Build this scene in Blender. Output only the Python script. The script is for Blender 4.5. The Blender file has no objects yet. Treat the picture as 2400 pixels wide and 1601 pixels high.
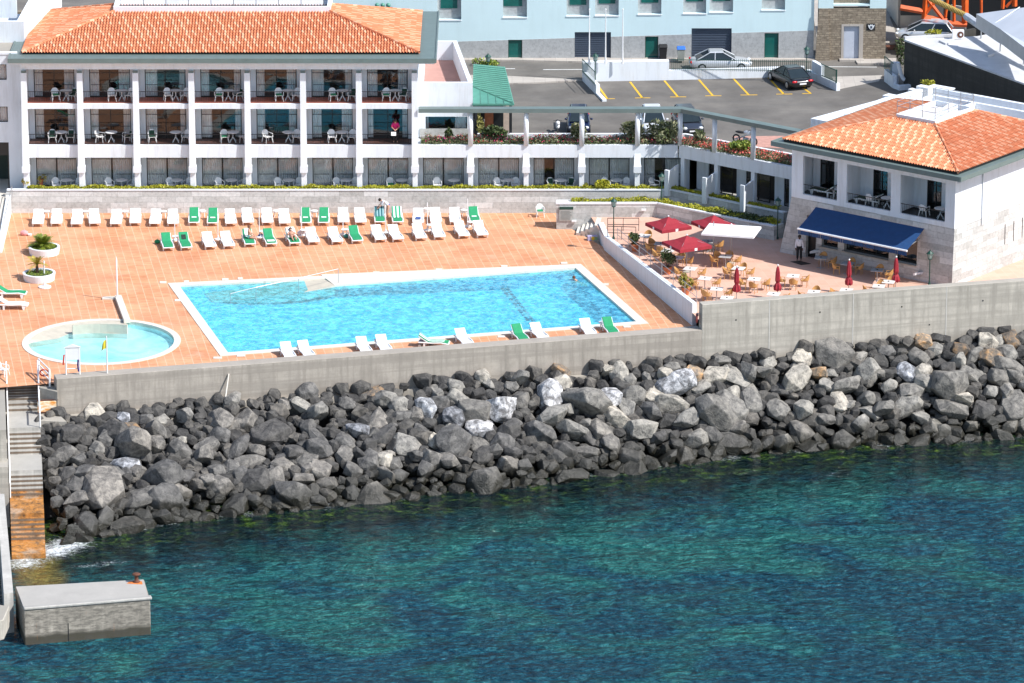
import bpy, bmesh, math, random
from mathutils import Vector, Matrix, geometry
R=math.radians; rnd=random.Random(7)
sc=bpy.context.scene; C=sc.collection
# ------------------------------------------------ camera, sky, sun, exposure
TH=R(17); FOC=12000.; CH=95.; CY=-341.3
cam=bpy.data.cameras.new('camera'); co=bpy.data.objects.new('camera',cam); C.objects.link(co)
cam.lens=180; cam.sensor_width=36; cam.clip_start=1; cam.clip_end=3000
co.location=(0,CY,CH); co.rotation_euler=(R(90)-TH,0,0); sc.camera=co
SUN=Vector((.82,-.40,1.0)).normalized()
w=bpy.data.worlds.new('World'); sc.world=w; w.use_nodes=True
nt=w.node_tree; sky=nt.nodes.new('ShaderNodeTexSky'); sky.sky_type='NISHITA'; sky.sun_disc=False
sky.sun_elevation=math.asin(SUN.z); sky.sun_rotation=math.atan2(SUN.x,SUN.y)
nt.links.new(sky.outputs[0],nt.nodes['Background'].inputs[0]); nt.nodes['Background'].inputs[1].default_value=.135
sl=bpy.data.lights.new('sun','SUN'); sl.energy=4.4; sl.angle=R(.55); sl.color=(1,.98,.95)
so=bpy.data.objects.new('sun',sl); C.objects.link(so); so.rotation_euler=SUN.to_track_quat('Z','Y').to_euler()
sc.view_settings.view_transform='Standard'; sc.view_settings.look='None'; sc.view_settings.gamma=1; sc.view_settings.exposure=.45
# ------------------------------------------------ survey: pixel + height -> point on the ground plan
_c,_s=math.cos(TH),math.sin(TH)
def _ray(px,py):
    v=(800-py)/FOC; return ((px-1200)/FOC,_c+_s*v,-_s+_c*v)
def G(px,py,z=0.):
    r=_ray(px,py); t=(z-CH)/r[2]; return (r[0]*t,CY+r[1]*t)
def Zp(px,py,Y):
    r=_ray(px,py); t=(Y-CY)/r[1]; return (r[0]*t,CH+r[2]*t)
# ------------------------------------------------ mesh builder
class MB:
    def __init__(s): s.v=[]; s.f=[]; s.uv={}
    def pt(s,p): s.v.append(tuple(p)); return len(s.v)-1
    def poly(s,pts,uv=None):
        i=[s.pt(p) for p in pts]; s.f.append(i)
        if uv: s.uv[len(s.f)-1]=uv
        return s
    def hexa(s,b,t):   # bottom and top loops
        n=len(b); o=len(s.v); s.v+= [tuple(p) for p in b]+[tuple(p) for p in t]
        s.f.append([o+n-1-k for k in range(n)]); s.f.append([o+n+k for k in range(n)])
        for k in range(n): s.f.append([o+k,o+(k+1)%n,o+n+(k+1)%n,o+n+k])
        return s
    def prism(s,pl,z0,z1):
        a=sum(pl[i][0]*pl[(i+1)%len(pl)][1]-pl[(i+1)%len(pl)][0]*pl[i][1] for i in range(len(pl)))
        if a<0: pl=pl[::-1]
        return s.hexa([(p[0],p[1],z0) for p in pl],[(p[0],p[1],z1) for p in pl])
    def box(s,x0,x1,y0,y1,z0,z1): return s.prism([(x0,y0),(x1,y0),(x1,y1),(x0,y1)],z0,z1)
    def seg(s,p,q,t,z0,z1,side=0):   # wall segment in plan, thickness t; side -1/0/1 offset
        p=Vector(p[:2]); q=Vector(q[:2]); d=(q-p).normalized(); n=Vector((-d.y,d.x))
        a,b=(-t/2,t/2) if side==0 else ((0,t) if side>0 else (-t,0))
        return s.prism([tuple(p+n*a),tuple(q+n*a),tuple(q+n*b),tuple(p+n*b)],z0,z1)
    def tube(s,a,b,r0,r1=None,n=8,cap=True):
        a=Vector(a); b=Vector(b); r1=r0 if r1 is None else r1; d=(b-a)
        if d.length<1e-6: return s
        q=d.to_track_quat('Z','Y'); o=len(s.v)
        for p,r in ((a,r0),(b,r1)):
            for k in range(n):
                t=2*math.pi*k/n; s.v.append(tuple(p+q@Vector((r*math.cos(t),r*math.sin(t),0))))
        for k in range(n): s.f.append([o+k,o+(k+1)%n,o+n+(k+1)%n,o+n+k])
        if cap: s.f.append([o+n-1-k for k in range(n)]); s.f.append([o+n+k for k in range(n)])
        return s
    def path(s,pts,r,n=6):
        for a,b in zip(pts,pts[1:]): s.tube(a,b,r,r,n)
        return s
    def lathe(s,pr,n=20,c=(0,0,0)):
        o=len(s.v)
        for (r,z) in pr:
            for k in range(n):
                t=2*math.pi*k/n; s.v.append((c[0]+r*math.cos(t),c[1]+r*math.sin(t),c[2]+z))
        for j in range(len(pr)-1):
            for k in range(n):
                s.f.append([o+j*n+k,o+j*n+(k+1)%n,o+(j+1)*n+(k+1)%n,o+(j+1)*n+k])
        s.f.append([o+n-1-k for k in range(n)]); m=o+(len(pr)-1)*n; s.f.append([m+k for k in range(n)])
        return s
    def ball(s,c,r,n=8,sc=(1,1,1)):
        o=len(s.v); m=max(4,n//2+1)
        pr=[(math.sin(math.pi*j/m),-math.cos(math.pi*j/m)) for j in range(1,m)]
        for (rr,zz) in pr:
            for k in range(n):
                t=2*math.pi*k/n; s.v.append((c[0]+r*rr*math.cos(t)*sc[0],c[1]+r*rr*math.sin(t)*sc[1],c[2]+r*zz*sc[2]))
        for j in range(len(pr)-1):
            for k in range(n): s.f.append([o+j*n+k,o+j*n+(k+1)%n,o+(j+1)*n+(k+1)%n,o+(j+1)*n+k])
        b=s.pt((c[0],c[1],c[2]-r*sc[2])); t=s.pt((c[0],c[1],c[2]+r*sc[2]))
        for k in range(n):
            s.f.append([b,o+(k+1)%n,o+k]); e=o+(len(pr)-1)*n; s.f.append([t,e+k,e+(k+1)%n])
        return s
    def loft(s,rings,cap=True):
        n=len(rings[0]); o=len(s.v)
        for r in rings: s.v+=[tuple(p) for p in r]
        for j in range(len(rings)-1):
            for k in range(n): s.f.append([o+j*n+k,o+j*n+(k+1)%n,o+(j+1)*n+(k+1)%n,o+(j+1)*n+k])
        if cap: s.f.append([o+n-1-k for k in range(n)]); e=o+(len(rings)-1)*n; s.f.append([e+k for k in range(n)])
        return s
    def leaf(s,c,size,up=.4):
        d=Vector((rnd.gauss(0,1),rnd.gauss(0,1),rnd.gauss(0,1)*.6+up)).normalized()
        e=d.orthogonal().normalized(); e.rotate(Matrix.Rotation(rnd.random()*6.28,3,d)); g=d.cross(e)
        a=size*rnd.uniform(.6,1.3); b=a*.45; c=Vector(c)
        s.poly([c-e*a,c-g*b,c+e*a,c+g*b]); return s
    def mesh(s,name,off=(0,0,0)):
        me=bpy.data.meshes.new(name)
        me.from_pydata([(v[0]-off[0],v[1]-off[1],v[2]-off[2]) for v in s.v],[],s.f)
        if s.uv:
            ul=me.uv_layers.new(name='UVMap')
            for i,p in enumerate(me.polygons):
                if i in s.uv:
                    for k,li in enumerate(p.loop_indices): ul.data[li].uv=s.uv[i][k]
        me.update(); return me
def emp(name,label=None,cat=None,loc=(0,0,0),rz=0,group=None):
    o=bpy.data.objects.new(name,None); C.objects.link(o); o.location=loc if len(loc)==3 else (*loc,0); o.rotation_euler=(0,0,rz)
    o.empty_display_size=.3; tag(o,label,cat,group); return o
def tag(o,label=None,cat=None,group=None,kind=None):
    for k,v in (('label',label),('category',cat),('group',group),('kind',kind)):
        if v: o[k]=v
    return o
def ob(name,mb,m,parent=None,label=None,smooth=False,world=False,bev=0,fix=False):
    off=(0,0,0)
    if world and parent is not None:
        q=parent; off=Vector((0,0,0))
        while q is not None: off=off+Vector(q.location); q=q.parent
    me=mb.mesh(name,off) if isinstance(mb,MB) else mb
    me.materials.clear(); me.materials.append(m)
    if fix:
        bm=bmesh.new(); bm.from_mesh(me); bmesh.ops.remove_doubles(bm,verts=bm.verts,dist=1e-5); bmesh.ops.recalc_face_normals(bm,faces=bm.faces); bm.to_mesh(me); bm.free()
    if smooth: me.polygons.foreach_set('use_smooth',[True]*len(me.polygons))
    o=bpy.data.objects.new(name,me); C.objects.link(o)
    if parent is not None: o.parent=parent
    if label: o['label']=label
    if bev:
        b=o.modifiers.new('bevel','BEVEL'); b.width=bev; b.segments=2; b.limit_method='ANGLE'
    return o
def solo(name,mb,m,label,cat,group=None,base=None,**k):   # one-mesh thing; origin moved to its base
    if base is None:
        xs=[v[0] for v in mb.v]; ys=[v[1] for v in mb.v]; zs=[v[2] for v in mb.v]
        base=((min(xs)+max(xs))/2,(min(ys)+max(ys))/2,min(zs))
    me=mb.mesh(name,base); o=ob(name,me,m,**k); o.location=base; return tag(o,label,cat,group)
def struct(name,mb,m,**k): return tag(ob(name,mb,m,**k),kind='structure')
def dup(o,loc,rz=None,label=None,group=None,parent=None):
    def cp(x,p):
        c=x.copy(); C.objects.link(c)
        if p is not None: c.parent=p
        for ch in KIDS(x): cp(ch,c)
        return c
    c=cp(o,None); c.location=loc if len(loc)==3 else (*loc,0)
    if rz is not None: c.rotation_euler=(0,0,rz)
    if label: c['label']=label
    if group: c['group']=group
    return c
def KIDS(x): return list(x.children)
ORD=['first','second','third','fourth','fifth','sixth','seventh','eighth','ninth','tenth','eleventh','twelfth','thirteenth','fourteenth','fifteenth','sixteenth','seventeenth','eighteenth','nineteenth','twentieth','twenty-first','twenty-second','twenty-third','twenty-fourth','twenty-fifth','twenty-sixth','twenty-seventh','twenty-eighth','twenty-ninth','thirtieth']
# ------------------------------------------------ materials
def newmat(n):
    m=bpy.data.materials.new(n); m.use_nodes=True; t=m.node_tree; return m,t,t.nodes['Principled BSDF']
def N(t,k,**a):
    n=t.nodes.new(k)
    for x,y in a.items(): setattr(n,x,y)
    return n
def ramp(t,src,stops):
    r=N(t,'ShaderNodeValToRGB'); e=r.color_ramp.elements
    while len(e)<len(stops): e.new(.5)
    for i,(p,c) in enumerate(stops): e[i].position=p; e[i].color=(*c,1) if len(c)==3 else c
    t.links.new(src,r.inputs[0]); return r.outputs[0]
def noise(t,vec,scale,detail=4,rough=.55,dist=0):
    n=N(t,'ShaderNodeTexNoise'); n.inputs['Scale'].default_value=scale; n.inputs['Detail'].default_value=detail
    n.inputs['Roughness'].default_value=rough; n.inputs['Distortion'].default_value=dist
    if vec is not None: t.links.new(vec,n.inputs['Vector'])
    return n.outputs['Fac']
def mapv(t,vec,sc=(1,1,1),rot=(0,0,0),loc=(0,0,0)):
    m=N(t,'ShaderNodeMapping'); m.inputs['Scale'].default_value=sc; m.inputs['Rotation'].default_value=rot; m.inputs['Location'].default_value=loc
    t.links.new(vec,m.inputs['Vector']); return m.outputs[0]
def mix(t,fac,a,b,mode='MIX'):
    m=N(t,'ShaderNodeMix',data_type='RGBA',blend_type=mode)
    for i,x in ((0,fac),(6,a),(7,b)):
        if isinstance(x,(int,float)): m.inputs[i].default_value=x
        elif isinstance(x,tuple): m.inputs[i].default_value=(*x,1) if len(x)==3 else x
        else: t.links.new(x,m.inputs[i])
    return m.outputs[2]
def math_(t,op,a,b=None,c=None,clamp=False):
    m=N(t,'ShaderNodeMath',operation=op,use_clamp=clamp)
    for i,x in enumerate((a,b,c)):
        if x is None: continue
        if isinstance(x,(int,float)): m.inputs[i].default_value=x
        else: t.links.new(x,m.inputs[i])
    return m.outputs[0]
def bump(t,b,h,strength=.3,dist=.02):
    n=N(t,'ShaderNodeBump'); n.inputs['Strength'].default_value=strength; n.inputs['Distance'].default_value=dist
    t.links.new(h,n.inputs['Height']); t.links.new(n.outputs[0],b.inputs['Normal']); return n
def objc(t): return N(t,'ShaderNodeTexCoord').outputs['Object']
def gpos(t): return N(t,'ShaderNodeNewGeometry').outputs['Position']
def simple(n,c,rough=.6,var=.12,scale=3.,metal=0,spec=.5,bmp=0,world=False):
    m,t,b=newmat(n); v=gpos(t) if world else objc(t)
    f=noise(t,v,scale,5)
    lo=tuple(x*(1-var) for x in c); hi=tuple(min(1,x*(1+var)) for x in c)
    t.links.new(ramp(t,f,[(.3,lo),(.7,hi)]),b.inputs['Base Color'])
    b.inputs['Roughness'].default_value=rough; b.inputs['Metallic'].default_value=metal; b.inputs['Specular IOR Level'].default_value=spec
    if bmp: bump(t,b,noise(t,v,scale*6,4),bmp)
    return m
def wallvec(t):
    g=N(t,'ShaderNodeNewGeometry'); cr=N(t,'ShaderNodeVectorMath',operation='CROSS_PRODUCT'); cr.inputs[0].default_value=(0,0,1)
    t.links.new(g.outputs['True Normal'],cr.inputs[1]); d=N(t,'ShaderNodeVectorMath',operation='DOT_PRODUCT')
    t.links.new(g.outputs['Position'],d.inputs[0]); t.links.new(cr.outputs[0],d.inputs[1])
    sp=N(t,'ShaderNodeSeparateXYZ'); t.links.new(g.outputs['Position'],sp.inputs[0])
    cb=N(t,'ShaderNodeCombineXYZ'); t.links.new(d.outputs['Value'],cb.inputs[0]); t.links.new(sp.outputs[2],cb.inputs[1]); return cb.outputs[0]
def plaster(n,c,dirt=.1):
    m,t,b=newmat(n); p=gpos(t)
    f1=noise(t,p,.5,4); f2=noise(t,mapv(t,p,(2.2,2.2,.25)),1.2,6,.68)
    a=ramp(t,f1,[(.35,tuple(x*.96 for x in c)),(.65,c)])
    d=ramp(t,f2,[(.48,(0,0,0)),(.72,(dirt,)*3)])
    t.links.new(mix(t,d,a,tuple(x*y for x,y in zip(c,(.62,.6,.55)))),b.inputs['Base Color'])
    b.inputs['Roughness'].default_value=.85; b.inputs['Specular IOR Level'].default_value=.2
    bump(t,b,noise(t,p,14,4),.15,.01); return m
def stonemat(n,base,lo,hi,bw=1.05,bh=.42,mort=.012,mc=(.3,.3,.29),nm=.42):
    m,t,b=newmat(n); w_=wallvec(t)
    wd=N(t,'ShaderNodeVectorMath',operation='ADD'); t.links.new(w_,wd.inputs[0]); wn_=N(t,'ShaderNodeTexNoise'); wn_.inputs['Scale'].default_value=1.3; t.links.new(w_,wn_.inputs['Vector']); ws=N(t,'ShaderNodeVectorMath',operation='SCALE'); ws.inputs[3].default_value=.12; t.links.new(wn_.outputs['Color'],ws.inputs[0]); t.links.new(ws.outputs[0],wd.inputs[1]); br=N(t,'ShaderNodeTexBrick'); t.links.new(wd.outputs[0],br.inputs[0]); br.offset=.43; br.offset_frequency=2; br.squash=1.35; br.squash_frequency=3
    for k,v in (('Color1',(*lo,1)),('Color2',(*hi,1)),('Mortar',(*mc,1)),('Scale',1.),('Mortar Size',mort),('Mortar Smooth',.4),('Bias',-.1),('Brick Width',bw),('Row Height',bh)): br.inputs[k].default_value=v
    p=gpos(t); f=noise(t,p,5,6,.7); f2=noise(t,p,.7,4)
    c1=mix(t,nm,br.outputs[0],ramp(t,f,[(.32,tuple(x*.5 for x in base)),(.5,base),(.72,tuple(min(1,x*1.35) for x in base))]),'MIX')
    c2=mix(t,ramp(t,f2,[(.5,(0,0,0)),(.8,(.4,.4,.4))]),c1,tuple(x*.62 for x in base))
    t.links.new(c2,b.inputs['Base Color']); b.inputs['Roughness'].default_value=.9
    bump(t,b,f,.5,.03); return m
def concrete(n,c,band=.15,wl_=None):
    m,t,b=newmat(n); p=gpos(t); w_=wallvec(t)
    f=noise(t,p,.8,6,.65); st=noise(t,mapv(t,w_,(2.6,.22,1)),1.,5,.6); hz=noise(t,mapv(t,w_,(.05,2.4,1)),1.,3)
    fine=noise(t,p,9,6,.7)
    a=ramp(t,f,[(.3,tuple(x*.78 for x in c)),(.7,tuple(x*1.12 for x in c))])
    a=mix(t,ramp(t,st,[(.46,(0,0,0)),(.66,(.6,)*3)]),a,tuple(x*.5 for x in c)); a=mix(t,ramp(t,noise(t,mapv(t,w_,(1.7,.12,1),(0,0,0),(5,3,0)),1.,5,.6),[(.58,(0,)*3),(.7,(.5,)*3)]),a,tuple(min(1,x*1.4) for x in c))
    a=mix(t,ramp(t,hz,[(.46,(0,)*3),(.56,(band*2,)*3)]),a,tuple(x*.7 for x in c))
    a=mix(t,ramp(t,fine,[(.3,(.25,)*3),(.5,(0,)*3)]),a,tuple(x*.5 for x in c))
    br=N(t,'ShaderNodeTexBrick'); t.links.new(w_,br.inputs[0]); br.offset=.5
    for k,v in (('Color1',(0,0,0,1)),('Color2',(0,0,0,1)),('Mortar',(1,1,1,1)),('Scale',1.),('Mortar Size',.012),('Mortar Smooth',.3),('Brick Width',5.4),('Row Height',1.35)): br.inputs[k].default_value=v
    a=mix(t,math_(t,'MULTIPLY',br.outputs[0],.5),a,tuple(x*.55 for x in c))
    if wl_ is not None:   # algae and damp just over the sea
        sp=N(t,'ShaderNodeSeparateXYZ'); t.links.new(p,sp.inputs[0]); hh=math_(t,'ADD',math_(t,'SUBTRACT',sp.outputs[2],wl_),math_(t,'MULTIPLY',noise(t,p,1.1,5),.35))
        a=mix(t,ramp(t,math_(t,'MULTIPLY',hh,.5),[(.30,(.9,)*3),(.42,(.0,)*3)]),a,(.035,.032,.018))
        rs_=noise(t,mapv(t,w_,(3.2,.5,1)),1.,4,.5); a=mix(t,ramp(t,rs_,[(.66,(0,)*3),(.74,(.55,)*3)]),a,(.30,.13,.05)); a=mix(t,ramp(t,noise(t,mapv(t,w_,(.8,3.,1)),2.2,7,.75),[(.42,(.6,)*3),(.56,(0,)*3)]),a,(.07,.065,.055))
    t.links.new(a,b.inputs['Base Color']); b.inputs['Roughness'].default_value=.92; bump(t,b,fine,.3,.02); return m
def tilemat():
    m,t,b=newmat('clay roof tile'); uv=N(t,'ShaderNodeUVMap').outputs[0]
    fl=N(t,'ShaderNodeVectorMath',operation='FLOOR'); t.links.new(uv,fl.inputs[0])
    wn=N(t,'ShaderNodeTexWhiteNoise',noise_dimensions='2D'); t.links.new(fl.outputs[0],wn.inputs['Vector'])
    su=N(t,'ShaderNodeSeparateXYZ'); t.links.new(fl.outputs[0],su.inputs[0]); mm=math_(t,'FRACT',math_(t,'ADD',math_(t,'ADD',math_(t,'MULTIPLY',su.outputs[0],.618034),math_(t,'MULTIPLY',su.outputs[1],.754878)),math_(t,'MULTIPLY',wn.outputs['Value'],.25)))
    a=ramp(t,mm,[(0,(.58,.19,.085)),(.40,(.64,.225,.105)),(.66,(.68,.25,.12)),(.74,(.68,.25,.12)),(.78,(.76,.42,.26))])
    a=mix(t,ramp(t,noise(t,gpos(t),.9,5),[(.45,(0,0,0)),(.8,(.25,.25,.25))]),a,(.30,.12,.07))
    t.links.new(a,b.inputs['Base Color']); b.inputs['Roughness'].default_value=.8; return m
def deckmat():
    m,t,b=newmat('terracotta paving'); p=gpos(t); r=mapv(t,p,(1,1,1),(0,0,R(-9)))
    br=N(t,'ShaderNodeTexBrick'); t.links.new(r,br.inputs[0]); br.offset=0; br.squash=1
    for k,v in (('Color1',(.53,.225,.105,1)),('Color2',(.65,.31,.155,1)),('Mortar',(.70,.41,.27,1)),('Scale',1.),('Mortar Size',.018),('Mortar Smooth',.2),('Bias',.1),('Brick Width',.56),('Row Height',.28)): br.inputs[k].default_value=v
    b2=N(t,'ShaderNodeTexBrick'); t.links.new(r,b2.inputs[0]); b2.offset=0
    for k,v in (('Color1',(0,0,0,1)),('Color2',(0,0,0,1)),('Mortar',(1,1,1,1)),('Scale',1.),('Mortar Size',.035),('Mortar Smooth',.3),('Brick Width',.56),('Row Height',9.)): b2.inputs[k].default_value=v
    st=noise(t,mapv(t,r,(.8,5.,1)),1.1,6,.75); pt=noise(t,p,.35,4)
    a=mix(t,ramp(t,st,[(.5,(0,0,0)),(.6,(.6,.6,.6))]),br.outputs[0],(.42,.15,.07))
    a=mix(t,ramp(t,pt,[(.42,(.3,.3,.3)),(.6,(0,0,0))]),a,(.78,.47,.30))
    a=mix(t,math_(t,'MULTIPLY',b2.outputs[0],.22),a,(.85,.60,.44))
    big=noise(t,p,.22,6,.65); a=mix(t,ramp(t,big,[(.38,(.35,.35,.35)),(.52,(0,0,0))]),a,(.44,.17,.085)); a=mix(t,ramp(t,noise(t,mapv(t,p,(1,1,1),(0,0,0),(9,4,0)),.5,7,.7),[(.58,(0,)*3),(.72,(.4,)*3)]),a,(.74,.50,.38))
    t.links.new(a,b.inputs['Base Color']); b.inputs['Roughness'].default_value=.8; b.inputs['Specular IOR Level'].default_value=.3
    bump(t,b,br.outputs['Fac'],.1,-.01); return m
def pavmat(n,c1,c2,mort,bw,bh,rot,ms=.015):
    m,t,b=newmat(n); p=gpos(t); r=mapv(t,p,(1,1,1),(0,0,R(rot)))
    br=N(t,'ShaderNodeTexBrick'); t.links.new(r,br.inputs[0]); br.offset=.0
    for k,v in (('Color1',(*c1,1)),('Color2',(*c2,1)),('Mortar',(*mort,1)),('Scale',1.),('Mortar Size',ms),('Mortar Smooth',.2),('Brick Width',bw),('Row Height',bh)): br.inputs[k].default_value=v
    a=mix(t,ramp(t,noise(t,p,.9,5),[(.45,(0,)*3),(.75,(.4,)*3)]),br.outputs[0],tuple(x*.75 for x in c1))
    t.links.new(a,b.inputs['Base Color']); b.inputs['Roughness'].default_value=.85; return m
def asphalt():
    m,t,b=newmat('asphalt'); p=gpos(t)
    f=noise(t,p,.35,6,.6); g=noise(t,p,12,5,.7); st=noise(t,mapv(t,p,(.25,2.2,1)),.8,4)
    a=ramp(t,f,[(.3,(.105,.094,.083)),(.5,(.15,.136,.12)),(.7,(.205,.187,.163))])
    a=mix(t,ramp(t,st,[(.5,(0,0,0)),(.7,(.4,.4,.4))]),a,(.12,.115,.11)); a=mix(t,ramp(t,g,[(.35,(.3,.3,.3)),(.6,(0,0,0))]),a,(.09,.09,.09))
    cr=N(t,'ShaderNodeTexVoronoi',feature='DISTANCE_TO_EDGE'); cr.inputs['Scale'].default_value=.16; wv=mapv(t,p,(1,1,1)); t.links.new(wv,cr.inputs['Vector'])
    t.links.new(a,b.inputs['Base Color']); b.inputs['Roughness'].default_value=.9; bump(t,b,g,.3,.01); return m
def rockmat(n,stops,wet=True):
    m,t,b=newmat(n); v=objc(t); oi=N(t,'ShaderNodeObjectInfo'); p=gpos(t)
    f=noise(t,v,2.2,7,.68,.4); g=noise(t,v,9,6,.7)
    a=ramp(t,f,stops)
    gi_=N(t,'ShaderNodeNewGeometry').outputs['Random Per Island']; tint=ramp(t,math_(t,'FRACT',math_(t,'ADD',oi.outputs['Random'],gi_)),[(0,(.55,.54,.54)),(.4,(.85,.85,.86)),(.75,(1.1,1.08,1.05)),(1,(1.6,1.52,1.42))])
    a=mix(t,1.,a,tint,'MULTIPLY'); a=mix(t,ramp(t,g,[(.3,(.5,)*3),(.48,(0,)*3)]),a,(.03,.03,.03))
    gn=N(t,'ShaderNodeNewGeometry'); sp=N(t,'ShaderNodeSeparateXYZ'); t.links.new(gn.outputs['Position'],sp.inputs[0])
    hgt=math_(t,'ADD',sp.outputs[2],math_(t,'MULTIPLY',noise(t,p,1.2,4),.9))
    wetf=ramp(t,math_(t,'MULTIPLY',math_(t,'ADD',hgt,6.2),.42),[(.5,(1,)*3),(.95,(0,)*3)])   # damp algae band just over the water
    a=mix(t,math_(t,'MULTIPLY',wetf,.85),a,(.018,.017,.010))
    t.links.new(a,b.inputs['Base Color']); b.inputs['Roughness'].default_value=.82
    t.links.new(math_(t,'SUBTRACT',.85,math_(t,'MULTIPLY',wetf,.5)),b.inputs['Roughness'])
    h=math_(t,'ADD',math_(t,'MULTIPLY',f,.6),math_(t,'MULTIPLY',g,.25)); bump(t,b,h,1.,.2); return m
def leafmat(n,cols,rough=.5):
    m,t,b=newmat(n); g=N(t,'ShaderNodeNewGeometry')
    st=[(i/max(1,len(cols)-1),c) for i,c in enumerate(cols)]
    t.links.new(ramp(t,g.outputs['Random Per Island'],st),b.inputs['Base Color']); b.inputs['Roughness'].default_value=rough
    b.inputs['Specular IOR Level'].default_value=.3; return m
def glassmat(n='window glass',fac=.16,tint=(.75,.8,.82)):
    m,t,b=newmat(n); t.nodes.remove(b); out=t.nodes['Material Output']
    tr=N(t,'ShaderNodeBsdfTransparent'); tr.inputs[0].default_value=(*tint,1)
    gl=N(t,'ShaderNodeBsdfGlossy'); gl.inputs['Roughness'].default_value=.015
    lw=N(t,'ShaderNodeLayerWeight'); lw.inputs[0].default_value=.22
    f=math_(t,'ADD',math_(t,'MULTIPLY',lw.outputs['Fresnel'],.9),fac,clamp=True)
    bn=N(t,'ShaderNodeBump'); bn.inputs['Strength'].default_value=.05; bn.inputs['Distance'].default_value=.02; t.links.new(noise(t,gpos(t),1.2,2),bn.inputs['Height']); t.links.new(bn.outputs[0],gl.inputs['Normal'])
    mx=N(t,'ShaderNodeMixShader'); t.links.new(f,mx.inputs[0]); t.links.new(tr.outputs[0],mx.inputs[1]); t.links.new(gl.outputs[0],mx.inputs[2]); t.links.new(mx.outputs[0],out.inputs[0]); return m
def poolwater(n,tint,milk,mfac,scale):
    m,t,b=newmat(n); t.nodes.remove(b); out=t.nodes['Material Output']; p=gpos(t)
    f=noise(t,mapv(t,p,(1,1,1),(0,0,R(12))),scale,5,.6,1.6); vr=N(t,'ShaderNodeTexVoronoi',feature='SMOOTH_F1'); vr.inputs['Scale'].default_value=scale*.9
    wv=N(t,'ShaderNodeVectorMath',operation='ADD'); t.links.new(p,wv.inputs[0]); nz=N(t,'ShaderNodeTexNoise'); nz.inputs['Scale'].default_value=2.5; t.links.new(p,nz.inputs['Vector']); t.links.new(nz.outputs['Color'],wv.inputs[1]); t.links.new(wv.outputs[0],vr.inputs['Vector'])
    pat=math_(t,'ADD',math_(t,'MULTIPLY',f,.75),math_(t,'MULTIPLY',vr.outputs[0],.35))  # caustic light on the water, painted into the colours below
    tr=N(t,'ShaderNodeBsdfTransparent'); t.links.new(ramp(t,pat,[(.40,tuple(x*.78 for x in tint)),(.52,tint),(.68,tuple(min(1,x*1.15) for x in tint))]),tr.inputs[0])
    df=N(t,'ShaderNodeBsdfDiffuse'); t.links.new(ramp(t,pat,[(.40,tuple(x*.72 for x in milk)),(.60,milk)]),df.inputs[0])
    m1=N(t,'ShaderNodeMixShader'); t.links.new(ramp(t,pat,[(.4,(mfac*.5,)*3),(.66,(mfac*1.5,)*3)]),m1.inputs[0]); t.links.new(tr.outputs[0],m1.inputs[1]); t.links.new(df.outputs[0],m1.inputs[2])
    gl=N(t,'ShaderNodeBsdfGlossy'); gl.inputs['Roughness'].default_value=.05; bn=N(t,'ShaderNodeBump'); bn.inputs['Strength'].default_value=.5; bn.inputs['Distance'].default_value=.12; t.links.new(f,bn.inputs['Height']); t.links.new(bn.outputs[0],gl.inputs['Normal'])
    fr=N(t,'ShaderNodeFresnel'); fr.inputs[0].default_value=1.25; t.links.new(bn.outputs[0],fr.inputs['Normal'])
    m2=N(t,'ShaderNodeMixShader'); t.links.new(fr.outputs[0],m2.inputs[0]); t.links.new(m1.outputs[0],m2.inputs[1]); t.links.new(gl.outputs[0],m2.inputs[2]); t.links.new(m2.outputs[0],out.inputs[0]); return m
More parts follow.
